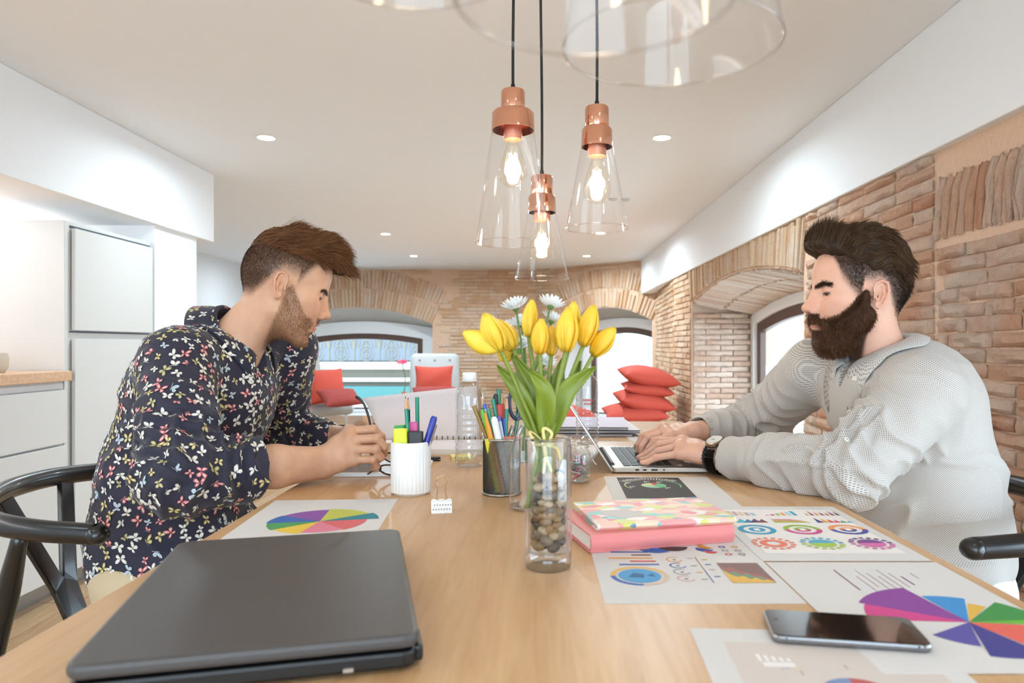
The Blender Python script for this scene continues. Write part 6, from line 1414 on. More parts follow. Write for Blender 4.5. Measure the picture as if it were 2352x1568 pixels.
def stubble(parent, o0, Rh, O, name, v, nn, wgt, n, ln, r, col, flow, seed, segs=2):
    rs = np.random.RandomState(seed); i = pick(v, n, wgt, rs); nr = nn[i]
    sv, sf, sc = strands(v[i] + rs.normal(0, .0006, (n, 3)), lambda p, t: flow(p, nr, t), ln(v[i]) * rs.uniform(.6, 1.3, n), r * rs.uniform(.7, 1.3, n), segs, np.clip(np.array(col) * rs.uniform(.6, 1.6, (n, 1)), 0, 1))
    me = npmesh(name, sv @ Rh.T + O - o0, sf); setcol(me, sc); return stuff(obj(name, me, hair_m, parent, smooth=True))

# ================================================================== man in the butterfly shirt
SKL = np.array(hx('#d2a283'))
RhL = rotz(math.radians(21)) @ roty(math.radians(21)) @ np.diag([.89, 1, 1]); OL = P(645, 662, 1.43) - RhL @ np.array([-.006, -.076, 0])
o0 = np.array([-.80, 1.50, 0.0])
pL = thing('person', 'man in a dark butterfly-print shirt holding eyeglasses over a tablet', 'person', o0)
nbL = np.array([-.652, 1.505, 1.035]); toL = lambda p: np.linalg.inv(RhL) @ (np.array(p) - OL)
chestL = [(toL((-.715, 1.505, .90)), (.122, .150, .130), .03), (toL((-.655, 1.505, .985)), (.062, .085, .050), .04)]
S = head_field(.0018, [(-.018, 0, -.035), toL(nbL + np.array([0, 0, -.03]))], chestL, nose=.116, Rl=RhL.T)
S.chain([np.array([-.008, -.052, -.020]), toL((-.60, 1.475, 1.0))], [.012, .010], .02)       # neck muscle
v, f = S.skin(); v = smooth_mesh(v, f, 1, .4); nh = vnormals(v, f); hv, hn, hf_ = v, nh, f
hairL = np.array(hx('#4a3020')); beardL = np.array(hx('#7a5236'))
c = head_colors(v, SKL, hairL, .042, .90, beardL, .50, True); parts = [(v @ RhL.T + OL, f, c)]
# near (right) arm and hand
Y0 = 1.37
shR, elR, wrR = np.array([-.690, 1.365, .975]), P(408, 1092, 1.20), P(742, 1062, 1.385)
elR[2] = .795; wrR[2] = TZ + .040
mcp = [P(806, 990, 1.400), P(806, 1010, 1.382), P(812, 1032, 1.372), P(814, 1055, 1.372)]
pip = [P(858, 985, 1.395), P(866, 1006, 1.372), P(864, 1031, 1.362), P(858, 1055, 1.362)]
dip = [P(877, 1002, 1.402), P(883, 1026, 1.376), P(875, 1050, 1.370), P(866, 1071, 1.374)]
tip = [P(880, 1022, 1.420), P(883, 1043, 1.394), P(868, 1058, 1.392), P(856, 1076, 1.394)]
thumb = [P(800, 1040, 1.425), P(842, 1020, 1.440), P(866, 1018, 1.436), P(882, 1026, 1.428)]
S = hand_field((-.66, 1.12, .735), (-.28, 1.50, .90), .0016, elR, wrR, (0, -.35, .94), mcp, pip, dip, tip, thumb, .041, .0265)
v, f = S.skin(); v = flat_on_table(smooth_mesh(v, f, 1, .4), -1); parts.append((v, f, hand_colors(v, SKL * .97, pip + dip + mcp, wrR)))
# far (left) arm and hand
shL_, elL, wrL = P(655, 800, 1.66), P(640, 1010, 1.80), P(778, 1004, 1.70)
elL[2] = .80; wrL[2] = TZ + .042
m2 = [P(822, 985, 1.640), P(826, 1000, 1.655), P(826, 1012, 1.672), P(824, 1024, 1.69)]; p2 = [P(852, 1000, 1.600), P(858, 1012, 1.615), P(858, 1022, 1.635), P(850, 1032, 1.655)]; d2 = [P(862, 1020, 1.580), P(866, 1030, 1.597), P(866, 1038, 1.617), P(858, 1044, 1.64)]; t2 = [P(860, 1034, 1.565), P(864, 1040, 1.582), P(862, 1046, 1.605), P(854, 1050, 1.63)]
th2 = [P(812, 992, 1.60), P(830, 975, 1.565), P(842, 966, 1.545), P(850, 978, 1.53)]
S = hand_field((-.72, 1.49, .735), (-.34, 1.90, .92), .0020, elL, wrL, (0, .35, .94), m2, p2, d2, t2, th2, .041, .0265)
v, f = S.skin(); v = flat_on_table(v, -1); parts.append((v, f, hand_colors(v, SKL * .97, p2, wrL)))
# body under the clothes
S = SDF((-1.0, 1.10, .42), (-.50, 1.92, 1.1), .009); S.ell((-.76, 1.51, .58), (.12, .145, .12), .03).ell((-.75, 1.51, .74), (.11, .130, .15), .05).ell((-.712, 1.51, .90), (.12, .138, .125), .05)
S.cap((-.69, 1.39, .955), (-.66, 1.63, .955), .05, .05, .04); S.chain([shR, elR], [.050, .040], .03); S.chain([shL_, elL], [.050, .040], .03)
v, f = S.skin(); parts.append((v, f, np.tile(SKL, (len(v), 1))))
V, Fc, Cc = join(parts); me = npmesh('body', V - o0, Fc); setcol(me, Cc); obj('body', me, skin_m, pL, smooth=True)
eyes(pL, o0, RhL, OL, '#5a4632'); lashes(pL, o0, RhL, OL, hv, hf_)
# hair
S = SDF((-.12, -.09, .03), (.15, .09, .16), .002); S.ell((-.012, 0, .062), (.092, .0735, .072), .01).ell((.030, 0, .098), (.066, .060, .038), .02).cap((.055, .0, .104), (.108, .006, .082), .030, .017, .02).cap((.06, -.030, .098), (.095, -.022, .082), .022, .014, .02).cap((.06, .03, .098), (.09, .026, .085), .022, .014, .02)
S.cut((0, 0, .072), (.10, 0, -1), .01); S.cut((.088, 0, .058), (.35, 0, -1), .006)
def flL(p, n, t): w_ = np.stack([vnoise(p * 35, 1), vnoise(p * 35, 2), vnoise(p * 35, 3)], 1) - .5; return np.array([1.0, -.15, .28]) * (1 - t * .3) + n * (.34 - .30 * t) + w_ * 1.1 + np.array([0, 0, -1.1]) * (t * np.clip((p[:, 0] - .02) * 9, 0, 1))[:, None]
hair_part(pL, o0, RhL, OL, 'hair', S, lambda v, n: (v[:, 2] > .068) * (n[:, 2] > -.5) * sstep(-.115, -.03, v[:, 0]) * 1.0, flL, 8000, .036, .00058, np.array(hx('#6a4429')), lambda v: .009 * (vnoise(v * np.array([28, 90, 60]), 9) - .5) + .004 * (vnoise(v * np.array([40, 200, 90]), 4) - .5), 21, base_col=.32)
zl = zline(hv[:, 0]); side_w = sstep(.004, .05, hv[:, 2] - zl) * (hv[:, 0] < .088) * (np.abs(hv[:, 1]) < .0775) * (hv[:, 2] < .105)
stubble(pL, o0, RhL, OL, 'short_hair', hv, hn, side_w, 24000, lambda p: .0020 + .05 * np.clip(p[:, 2] - zline(p[:, 0]) - .015, 0, .09), .00017, hairL * 1.0, lambda p, n, t: n * .55 + np.array([.25, 0, -.75]), 22)
stubble(pL, o0, RhL, OL, 'beard', hv, hn, beard_mask(hv) ** 1.5, 9000, lambda p: np.full(len(p), .0038), .00018, np.array(hx('#83593a')), lambda p, n, t: n * .5 + np.array([.2, 0, -.8]), 23)
by_ = np.abs(hv[:, 1]); bw = np.exp(-((hv[:, 2] - np.interp(by_, [.008, .030, .047], [.0275, .0325, .0275])) / .0026) ** 2) * (by_ > .008) * (by_ < .048) * (hv[:, 0] > .05)
stubble(pL, o0, RhL, OL, 'eyebrows', hv, hn, bw, 900, lambda p: np.full(len(p), .0065), .00028, hairL, lambda p, n, t: n * .35 + np.stack([-np.ones(len(p)) * .7, np.sign(p[:, 1]) * .7, np.full(len(p), .15)], 1), 24)
# shirt
navy = mat('navy_shirt', '#211f33', .75, sheen=.15); bump(navy, noise(navy, 700, 2), .25, .0008)
cuR, cuL = elR * .48 + wrR * .52, P(742, 1014, 1.725); cuL[2] = TZ + .042
S = SDF((-1.02, 1.09, .47), (-.40, 1.92, 1.14), .0045)
S.ell((-.775, 1.51, .60), (.148, .178, .16), .04).ell((-.765, 1.51, .74), (.142, .160, .16), .05).ell((-.712, 1.51, .90), (.148, .168, .150), .05)
S.cap((-.695, 1.385, .975), (-.660, 1.64, .965), .066, .066, .05); S.ell(nbL + np.array([-.012, 0, -.052]), (.082, .100, .050), .03); S.cap(nbL + np.array([-.015, 0, -.056]), (-.69, 1.39, .970), .050, .058, .04); S.cap(nbL + np.array([-.015, 0, -.056]), (-.67, 1.63, .960), .050, .058, .04)
S.chain([shR, shR * .5 + elR * .5, elR], [.071, .064, .062], .020).chain([elR, cuR], [.063, .054], .02).cap(cuR + (elR - cuR) * .20, cuR + (elR - cuR) * .03, .0565, .0575, .006)
S.chain([shL_, elL], [.074, .060], .035).chain([elL, cuL], [.058, .044], .02)
S.cap((-.74, 1.44, .55), (-.58, 1.42, .545), .095, .085, .04).cap((-.74, 1.56, .55), (-.60, 1.58, .55), .095, .085, .04)
axR = nrm(wrR - elR); S.cut(cuR, axR, .003, (cuR - np.array([.035, .07, .07]), cuR + np.array([.12, .12, .07]))); S.cap(cuR - axR * .02, cuR + axR * .05, .045, .043, .003, sub=True)
axn = nrm(OL + RhL @ np.array([-.018, 0, -.035]) - nbL); S.cap(nbL - axn * .01, nbL + axn * .12, .054, .062, .008, sub=True)
S.cap((-.590, 1.49, 1.01), (-.552, 1.482, .915), .026, .004, .006, sub=True)
v, f = S.skin(); v = smooth_mesh(v, f, 2); n_ = vnormals(v, f)
v = wrinkle(v, n_, (shR, elR, cuR), .010, 26, 5, .15); v = wrinkle(v, n_, (shL_, elL, cuL), .008, 26, 6, .15)
tor = sstep(.10, .14, np.linalg.norm((v - (shR * .5 + elR * .5)), axis=1)); fold = (1 - np.abs(2 * vnoise(v * np.array([6, 5, 17]) + vnoise(v * 9, 2)[:, None] * 1.5, 14) - 1)) ** 3
v = v + n_ * (tor * .008 * (fold - .3) * (.4 + .9 * sstep(.95, .62, v[:, 2])))[:, None]; v = flat_on_table(v, -1)
hem = (v[:, 2] < .505); v[hem, 2] = .505 + (v[hem, 2] - .505) * .2
me = npmesh('shirt', v - o0, f); shirtL = obj('shirt', me, navy, pL, smooth=True); bL = bvh_of(v, f)
colL = collar(pL, o0, nbL + axn * .004 + np.array([-.004, 0, 0]), axn, (1, -.05, -.2), .0585, .55, navy, .024, .006, .046, .064, .034, bv=bL, shift=.010)
# butterfly print
cv = np.array([tuple(q.co) for q in colL.data.vertices]) + o0; cf = np.array([tuple(q.vertices) for q in colL.data.polygons]); f = np.vstack([f, cf + len(v)]); v = np.vstack([v, cv]); bP = bvh_of(v, f)
rs = np.random.RandomState(5); fa = np.linalg.norm(np.cross(v[f[:, 2]] - v[f[:, 0]], v[f[:, 3]] - v[f[:, 1]]), axis=1); fc = v[f].mean(1); idx = rs.choice(len(f), 16000, p=fa / fa.sum())
pts = fc[idx]; keep = []; gridd = {}
for k in range(len(pts)):
    p = pts[k]; sp_ = rs.uniform(.0155, .0195); key = tuple((p / .024).astype(int)); ok = True
    for a in (-1, 0, 1):
        for b in (-1, 0, 1):
            for c_ in (-1, 0, 1):
                for q in gridd.get((key[0] + a, key[1] + b, key[2] + c_), ()):
                    if np.linalg.norm(q - p) < sp_: ok = False
    if ok: gridd.setdefault(key, []).append(p); keep.append(k)
UW = [(.02, .06), (.22, .50), (.58, .78), (.98, .80), (.92, .42), (.50, .06)]; LW = [(.03, .0), (.48, .02), (.78, -.18), (.70, -.55), (.36, -.62), (.10, -.22)]
pal = [('#e9e2d4', '#f5f0e6', .44), ('#c4484c', '#f0d8d0', .20), ('#b39a55', '#efe6b8', .17), ('#dfe2de', '#86aac6', .10), ('#a89a68', '#d8d0a0', .09)]
bv, bf, bc = [], [], []
for k in keep:
    p = pts[k]; n0 = nrm(np.cross(v[f[idx[k], 2]] - v[f[idx[k], 0]], v[f[idx[k], 3]] - v[f[idx[k], 1]])); n0 = -n0 if (idx[k] >= len(f) - len(cf) and n0 @ (p - nbL) < 0) else n0; Fm = frame(n0); ang = rs.uniform(0, 2 * PI); u = rs.rand(); s_ = .0118 * rs.choice([1.0, .8, .62], p=[.4, .35, .25]); acc_ = 0
    for oc, ic, pr in pal:
        acc_ += pr
        if u < acc_: break
    oc, ic = np.array(hx(oc)), np.array(hx(ic)); asym = rs.choice([1, .55, .12], p=[.5, .3, .2]); skew = rs.uniform(-.25, .25)
    for sd in (1, -1):
        for wing in (UW, LW):
            ks = asym if sd < 0 else 1.0; poly = [(sd * a * ks, b + skew * a * sd) for a, b in wing]; cx2, cy2 = np.mean(poly, 0)
            loc = [(cx2, cy2)] + poly; o = len(bv)
            for q, (a, b) in enumerate(loc):
                w3 = p + Fm @ np.array([s_ * (a * math.cos(ang) - b * math.sin(ang)), s_ * (a * math.sin(ang) + b * math.cos(ang)), 0]); h_ = bP.find_nearest(Vector((w3 + n0 * .004).tolist())); hn2 = np.array(h_[1]); hn2 = hn2 if hn2 @ n0 > 0 else -hn2; bv.append(np.array(h_[0]) + hn2 * .0017); bc.append(ic if q == 0 else oc * (.8 if q % 3 else 1))
            m_ = len(poly)
            for q in range(m_):
                t_ = (o, o + 1 + q, o + 1 + (q + 1) % m_); bf.append(t_ if sd > 0 else t_[::-1])
            if u < .5:                                 # dark veins
                for q in (1, 3):
                    o2 = len(bv); a0, a1 = bv[o + 1 + q], bv[o + 1 + (q + 1) % m_]; cc0 = bv[o]; bv += [cc0 + n0 * .0003, a0 * .8 + cc0 * .2 + n0 * .0003, a0 * .68 + a1 * .12 + cc0 * .2 + n0 * .0003]; bc += [np.array(hx('#3a3238'))] * 3; bf.append((o2, o2 + 1, o2 + 2))
me = bpy.data.meshes.new('butterfly_print'); me.from_pydata([tuple(map(float, q - o0)) for q in bv], [], bf); me.update(); setcol(me, np.array(bc)); stuff(obj('butterfly_print', me, vcol('butterfly_ink', .8), shirtL))
for px, py in ((536, 808), (568, 853), (598, 935)):
    q, nn = cast(bL, px, py)
    if q is not None: button(pL, o0, q, nn, mat('shell_button', '#d8d0bc', .3))
q = [cast(bL, a, b)[0] for a, b in ((602, 945), (600, 985), (592, 1020), (586, 1050))]; q = [a for a in q if a is not None]
if len(q) > 2: mb = MB(); mb.tube([a - o0 for a in q], .0016, n=5); obj('placket_seam', mb, mat('navy_seam', '#16141f', .8), pL, smooth=True)
khaki = mat('khaki_cotton', '#c9b493', .85); bump(khaki, noise(khaki, 300, 3), .3, .001)
trousers(pL, o0, [(-.775, 1.41, .535), (-.775, 1.59, .535)], [(-.36, 1.39, .52), (-.36, 1.61, .52)], [(-.33, 1.39, .09), (-.33, 1.61, .09)], khaki, mat('brown_shoe', '#5a4434', .5))

# ================================================================== bearded man
SKR = np.array(hx('#dfae96')); ZL[:] = [[-.1, -.06, -.045, -.030, -.015, .018, .024, .045, .062, .072, .09], [-.055, -.045, -.022, .008, .022, .022, -.010, .008, .036, .072, .090]]
RhR = rotz(math.radians(179)) @ roty(math.radians(1)) @ np.diag([.90, 1, 1]); OR = P(2017, 684, 1.345) - RhR @ np.array([-.006, .076, 0])
o1 = np.array([.80, 1.42, 0.0])
pR = thing('person', 'bearded man in a pale grey dotted shirt typing on the silver laptop', 'person', o1)
nbR = OR + RhR @ np.array([-.055, 0, -.125]); toR = lambda p: np.linalg.inv(RhR) @ (np.array(p) - OR)
print('nbR', nbR, 'OR', OR, 'OL', OL)
S = head_field(.0018, [(-.018, 0, -.035), toR(nbR + np.array([.0, 0, -.02]))], [(toR(nbR + np.array([.02, .0, -.10])), (.085, .10, .06), .03)], nose=.117, Rl=RhR.T)
v, f = S.skin(); v = smooth_mesh(v, f, 1, .4); hv = v; hn = vnormals(v, f); hf_ = f
hairR = np.array(hx('#2a1d15')); beardR = np.array(hx('#3a261a'))
c = head_colors(v, SKR, hairR, .034, .90, beardR, .96, False); parts = [(v @ RhR.T + OR, f, c)]
shN, elN, wrN = np.array([.690, 1.275, .925]), P(1958, 1098, 1.235), P(1640, 1052, 1.475)
elN[2] = .800; wrN[2] = TZ + .041
zk = TZ + .0145
def K(px, py, Y, zmin=zk): q = P(px, py, Y); q[2] = max(q[2], zmin); return q
mcpN = [P(1566, 1012, 1.560), P(1566, 1014, 1.535), P(1562, 1024, 1.512), P(1560, 1042, 1.492)]
pipN = [P(1515, 1012, 1.592), P(1514, 1021, 1.560), P(1512, 1036, 1.530), P(1506, 1051, 1.500)]
dipN = [P(1490, 1030, 1.600), P(1484, 1044, 1.567), P(1487, 1054, 1.535), P(1486, 1063, 1.500)]
tipN = [P(1478, 1045, 1.602), P(1467, 1060, 1.568), P(1473, 1065, 1.535), P(1474, 1069, 1.498)]
thN = [P(1590, 1040, 1.555), P(1555, 1046, 1.590), P(1530, 1048, 1.610), P(1512, 1050, 1.622)]
for A in (dipN, tipN):
    for q in A: q[2] = max(q[2], zk + .0065)
S = hand_field((.19, 1.15, .735), (.64, 1.70, .88), .0018, elN, wrN, (-.1, .95, .2), mcpN[::1], pipN, dipN, tipN, thN, .038, .026)
v, f = S.skin(); v = flat_on_table(smooth_mesh(v, f, 1, .4), 1); parts.append((v, f, hand_colors(v, SKR * .97, pipN + dipN + mcpN, wrN)))
shF, elF, wrF = P(1872, 850, 1.60), np.array([.56, 1.83, .805]), P(1590, 992, 1.665)
mcpF = [P(1540, 1003, 1.612), P(1528, 992, 1.636), P(1524, 984, 1.660), P(1522, 986, 1.685)]
pipF = [P(1502, 1012, 1.610), P(1488, 1004, 1.634), P(1480, 1001, 1.662), P(1474, 1004, 1.690)]
dipF = [P(1490, 1030, 1.606), P(1474, 1026, 1.630), P(1466, 1022, 1.660), P(1462, 1024, 1.690)]
tipF = [P(1486, 1042, 1.602), P(1473, 1042, 1.627), P(1464, 1038, 1.658), P(1462, 1038, 1.690)]
thF = [P(1562, 1012, 1.618), P(1536, 1030, 1.596), P(1520, 1040, 1.588), P(1506, 1046, 1.582)]
for A in (tipF,):
    for q in A: q[2] = max(q[2], zk + .0065)
S = hand_field((.19, 1.54, .735), (.62, 1.90, .90), .0018, elF, wrF, (-.1, -.95, .2), mcpF, pipF, dipF, tipF, thF, .038, .026)
v, f = S.skin(); v = flat_on_table(smooth_mesh(v, f, 1, .4), 1); parts.append((v, f, hand_colors(v, SKR * .97, pipF + dipF + mcpF, wrF)))
S = SDF((.48, 1.02, .42), (1.02, 1.92, 1.1), .009); S.ell((.77, 1.43, .58), (.12, .145, .12), .03).ell((.765, 1.43, .74), (.11, .130, .15), .05).ell((.735, 1.43, .89), (.12, .138, .125), .05)
S.cap((.70, 1.30, .91), (.69, 1.54, .91), .05, .05, .04); S.chain([shN, elN], [.050, .040], .03); S.chain([shF, elF], [.048, .038], .03)
v, f = S.skin(); parts.append((v, f, np.tile(SKR, (len(v), 1))))
V, Fc, Cc = join(parts); me = npmesh('body', V - o1, Fc); setcol(me, Cc); obj('body', me, skin_m, pR, smooth=True)
eyes(pR, o1, RhR, OR, '#3a2a20'); lashes(pR, o1, RhR, OR, hv, hf_)
S = SDF((-.125, -.095, -.02), (.15, .095, .175), .002); S.ell((-.014, 0, .066), (.096, .0775, .078), .01).ell((.0, 0, .105), (.080, .066, .044), .02).ell((.062, 0, .108), (.050, .058, .038), .02).ell((.086, 0, .094), (.026, .048, .022), .02)
S.cut((.02, 0, .060), (.55, 0, -1), .012); S.cut((.100, 0, .078), (.45, 0, -1), .006); S.ell((.05, 0, .028), (.075, .10, .046), .012, sub=True)
def flR(p, n, t):
    w_ = np.stack([vnoise(p * 55, 1), vnoise(p * 55, 2), vnoise(p * 55, 3)], 1) - .5; front = np.clip((p[:, 0] - .03) * 25, 0, 1)[:, None]; back = np.clip((-.02 - p[:, 0]) * 25, 0, 1)[:, None]
    return front * np.array([-.35, 0, 1.0]) + (1 - front) * np.array([-1.0, 0, .05]) + back * np.array([.3, 0, -1.2]) + n * .12 + w_ * (1.7 - 1.0 * front)
hair_part(pR, o1, RhR, OR, 'hair', S, lambda v, n: (n[:, 2] > -.6) * 1.0, flR, 8500, .024, .00055, np.array(hx('#46311f')), lambda v: .010 * (vnoise(v * np.array([60, 70, 70]), 9) - .5) * (v[:, 0] < .05) + .006 * (vnoise(v * np.array([60, 190, 25]), 4) - .5), 31, base_col=.5)
zl = zline(hv[:, 0]); side_w = sstep(.002, .04, hv[:, 2] - zl) * (hv[:, 0] < .088) * (np.abs(hv[:, 1]) < .0775) * (hv[:, 2] < .11)
stubble(pR, o1, RhR, OR, 'short_hair', hv, hn, side_w, 24000, lambda p: .0025 + .09 * np.clip(p[:, 2] - zline(p[:, 0]) - .01, 0, .08), .00020, hairR, lambda p, n, t: n * .5 + np.array([-.25, 0, -.8]), 32)
S = SDF((-.02, -.09, -.135), (.135, .09, .03), .002); S.ell((.044, 0, -.066), (.046, .050, .038), .01).ell((.066, 0, -.084), (.025, .032, .024), .02)
for s in (-1, 1):
    S.cap((.010, s * .057, -.034), (.058, s * .030, -.082), .019, .023, .015); S.cap((.014, s * .067, .012), (.012, s * .059, -.040), .005, .012, .01); S.cap((.1015, s * .003, -.0325), (.084, s * .027, -.047), .0072, .0080, .004); S.cap((.080, s * .028, -.047), (.066, s * .030, -.075), .008, .013, .01); S.cap((.03, s * .058, -.022), (.062, s * .044, -.044), .006, .008, .012)
S.ell((.108, 0, -.0478), (.022, .0165, .0062), .003, sub=True); S.ell((.03, 0, -.03), (.058, .052, .034), .008, sub=True)
hair_part(pR, o1, RhR, OR, 'beard', S, lambda v, n: 1.0 * (n[:, 0] > -.7), lambda p, n, t: n * (.55 - .3 * t) + np.array([.15, 0, -.75]) + (np.stack([vnoise(p * 80, 1), vnoise(p * 80, 2), vnoise(p * 80, 3)], 1) - .5) * 1.3, 12000, .0095, .00036, np.array(hx('#5a3a26')), lambda v: .004 * (vnoise(v * 130, 3) - .5), 33, segs=4, base_col=.5)
stubble(pR, o1, RhR, OR, 'stubble', hv, hn, beard_mask(hv) ** .8 * (hv[:, 2] > -.06), 7000, lambda p: np.full(len(p), .0085), .00030, np.array(hx('#50331f')), lambda p, n, t: n * .55 + np.array([.2, 0, -.85]), 36, 3)
by_ = np.abs(hv[:, 1]); bw = np.exp(-((hv[:, 2] - np.interp(by_, [.008, .030, .047], [.0275, .0330, .0285])) / .0034) ** 2) * (by_ > .008) * (by_ < .049) * (hv[:, 0] > .05)
stubble(pR, o1, RhR, OR, 'eyebrows', hv, hn, bw, 2200, lambda p: np.full(len(p), .0055), .00024, hairR, lambda p, n, t: n * .35 + np.stack([-np.ones(len(p)) * .7, np.sign(p[:, 1]) * .7, np.full(len(p), .15)], 1), 34)
# shirt of the bearded man: pale with fine dark dots woven in
dots = mat('dotted_shirt', '#dcdad8', .8, sheen=.2)
pc = N(dots, 'ShaderNodeAttribute', attribute_name='weave').outputs['Vector']; sx3 = N(dots, 'ShaderNodeSeparateXYZ'); L(dots, pc, sx3.inputs[0]); so = []
for i in range(2):
    k_ = N(dots, 'ShaderNodeMath', operation='MULTIPLY'); k_.inputs[1].default_value = PI / (.0024, .0019)[i]; L(dots, sx3.outputs[i], k_.inputs[0]); s_ = N(dots, 'ShaderNodeMath', operation='SINE'); L(dots, k_.outputs[0], s_.inputs[0]); so.append(s_.outputs[0])
mu_ = N(dots, 'ShaderNodeMath', operation='MULTIPLY'); L(dots, so[0], mu_.inputs[0]); L(dots, so[1], mu_.inputs[1])
mr = N(dots, 'ShaderNodeMapRange'); mr.inputs[1].default_value = -1; mr.inputs[2].default_value = 1.0; L(dots, mu_.outputs[0], mr.inputs[0]); L(dots, ramp(dots, mr.outputs[0], [(.68, '#c8c1ba'), (.80, '#736a64')]), bsdf(dots).inputs['Base Color'])
def weave(me, v, limbs, c0):
    a = np.arctan2(v[:, 1] - c0[1], -(v[:, 0] - c0[0])); uv = np.stack([a * .16, v[:, 2] * 1.0, np.zeros(len(v))], 1); best = np.full(len(v), 9.0)
    for p0, p1, r_ in limbs:
        p0, p1 = np.array(p0), np.array(p1); ax = p1 - p0; l_ = np.linalg.norm(ax); ax /= l_; q = v - p0; t_ = q @ ax; rad = np.linalg.norm(q - t_[:, None] * ax, axis=1) / r_
        u = nrm(np.cross(ax, (0, 1, 0.2))); w_ = np.cross(ax, u); m = (t_ > .0) & (t_ < l_ + .03) & (rad < 1.25) & (rad < best); an = np.arctan2(q @ w_, -(q @ u)); best[m] = rad[m]
        uv[m] = np.stack([an * r_, t_, np.zeros(len(v))], 1)[m]
    at = me.attributes.new('weave', 'FLOAT_VECTOR', 'POINT'); at.data.foreach_set('vector', uv.astype(np.float32).ravel())
cuN = elN * .12 + wrN * .88; cuF = elF * .08 + wrF * .92; axN, axF = nrm(wrN - elN), nrm(wrF - elF)
S = SDF((.30, 1.02, .47), (1.02, 1.95, 1.08), .0045)
S.ell((.775, 1.43, .60), (.148, .172, .16), .04).ell((.772, 1.43, .74), (.144, .158, .16), .05).ell((.738, 1.43, .89), (.142, .160, .140), .05)
S.cap((.695, 1.29, .925), (.690, 1.55, .925), .066, .064, .05); S.ell(nbR + np.array([.008, 0, -.056]), (.082, .10, .050), .03); S.cap(nbR + np.array([.008, 0, -.060]), (.695, 1.30, .926), .050, .058, .04); S.cap(nbR + np.array([.008, 0, -.060]), (.69, 1.55, .926), .050, .056, .04)
S.chain([shN, shN * .5 + elN * .5, elN], [.070, .063, .060], .020).chain([elN, elN * .5 + wrN * .5, cuN], [.060, .050, .039], .02).cap(cuN - axN * .055, cuN, .0395, .0385, .006)
S.chain([shF, elF], [.072, .058], .035).chain([elF, elF * .4 + wrF * .6, cuF], [.056, .045, .036], .02)
S.cap((.74, 1.34, .55), (.60, 1.32, .555), .095, .080, .04).cap((.74, 1.50, .55), (.60, 1.52, .555), .095, .080, .04)
for cu, ax, r_ in ((cuN, axN, .031), (cuF, axF, .031)): S.cut(cu, ax, .003, (cu - .085, cu + .085)); S.cap(cu - ax * .02, cu + ax * .05, r_, r_, .003, sub=True)
axr = nrm(OR + RhR @ np.array([-.018, 0, -.035]) - nbR); S.cap(nbR - axr * .012, nbR + axr * .12, .054, .062, .008, sub=True); S.cap(nbR + np.array([-.055, -.004, .01]), nbR + np.array([-.085, -.006, -.045]), .026, .006, .008, sub=True)
v, f = S.skin(); v = smooth_mesh(v, f, 2); n_ = vnormals(v, f)
v = wrinkle(v, n_, (shN, elN, cuN), .011, 22, 15, .17); v = wrinkle(v, n_, (shF, elF, cuF), .010, 26, 16, .20)
tor = sstep(.09, .14, np.linalg.norm(v - (shN * .5 + elN * .5), axis=1)); fold = (1 - np.abs(2 * vnoise(v * np.array([5, 6, 16]) + vnoise(v * 8, 2)[:, None] * 1.7, 24) - 1)) ** 3
v = v + n_ * (tor * .010 * (fold - .3) * (.35 + .9 * sstep(.95, .62, v[:, 2])))[:, None]; v = flat_on_table(v, 1)
hem = (v[:, 2] < .51); v[hem, 2] = .51 + (v[hem, 2] - .51) * .2
me = npmesh('shirt', v - o1, f); weave(me, v, [(shN, elN, .068), (elN, cuN, .05), (shF, elF, .064), (elF, cuF, .046)], (.76, 1.42)); shirtR = obj('shirt', me, dots, pR, smooth=True); bR = bvh_of(v, f)
collar(pR, o1, nbR + axr * .004, axr, (-1, -.08, -.25), .0580, .30, dots, .030, .008, .050, .075, .036, bv=bR, shift=.006)
for px, py in ((1964, 870), (1952, 946), (1944, 1010)):
    q, nn = cast(bR, px, py)
    if q is not None: button(pR, o1, q, nn, mat('white_button', '#e6e0d6', .3))
trousers(pR, o1, [(.785, 1.33, .535), (.785, 1.51, .535)], [(.40, 1.31, .52), (.40, 1.53, .52)], [(.38, 1.31, .09), (.38, 1.53, .09)], mat('pale_trousers', '#e3e4e6', .85), mat('white_shoe', '#e8e6e2', .5))
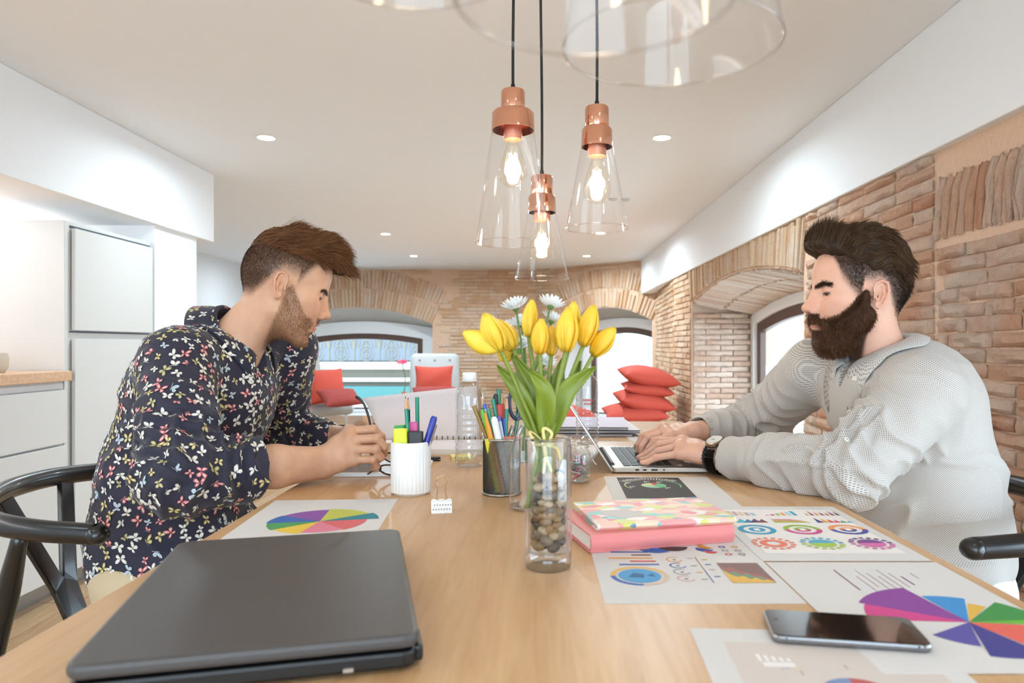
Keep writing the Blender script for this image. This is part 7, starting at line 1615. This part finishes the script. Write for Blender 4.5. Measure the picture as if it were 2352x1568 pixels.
# watch and bracelet on the near wrist
def loop(c, ax, rx, rz_, n=40, up=(0, 0, 1)):
    u = nrm(np.array(up) - ax * (np.array(up) @ ax)); s = np.cross(ax, u); return [c + s * rx * math.cos(a) + u * rz_ * math.sin(a) for a in np.linspace(0, 2 * PI, n, endpoint=False)]
wc = elN * .055 + wrN * .945; wc = wc + np.array([0, 0, -.003]); t = thing('wristwatch', 'black metal wristwatch on the bearded man\'s wrist', 'watch', wc)
wm = mat('watch_black', '#161514', .25, .8); up_ = nrm(np.array([-.15, -.45, .85])); u_ = nrm(up_ - axN * (up_ @ axN)); s_ = np.cross(axN, u_)
for k in range(26):
    a = 2 * PI * k / 26 + .05
    if math.sin(a) > .80: continue
    c_ = s_ * .0375 * math.cos(a) + u_ * .0335 * math.sin(a); d = nrm(s_ * math.cos(a) + u_ * math.sin(a)); mb = MB(); mb.box(c_, (.020, .0078, .0035), np.stack([axN, np.cross(d, axN), d], 1)); obj('link', mb, wm, t, bevel=.0007)
hd = u_ * .0355; mb = MB(); mb.lathe([(0, -.004), (.019, -.004), (.0205, 0), (.0200, .005), (.0170, .0065), (.0165, .0055)], hd, n=40, axis=u_); obj('case', mb, mat('watch_case', '#8f8478', .22, .95), t, smooth=40)
mb = MB(); mb.disc(hd + u_ * .0056, .0168, 36, axis=u_); obj('dial', mb, mat('watch_dial', '#e6e6e4', .15, .3, coat=1), t, recalc=False)
mb = MB(); mb.box(hd + u_ * .0060 + axN * .003, (.010, .0008, .0003), np.stack([axN, s_, u_], 1)); obj('hand', mb, wm, t)
bc_ = wc + axN * .016 + np.array([0, 0, -.001]); t = thing('bead_bracelet', 'black bead bracelet beside the wristwatch', 'bracelet', bc_); bm_ = MB(); bm_.ellip((0, 0, 0), (.0036,) * 3, 12, 8); bme = bm_.mesh('bead'); bme.materials.append(mat('black_bead', '#1b1918', .5)); bme.shade_smooth()
for q in loop(np.zeros(3), axN, .0345, .0315, 30): o = bpy.data.objects.new('bead', bme); COL.objects.link(o); o.parent = t; o.location = q
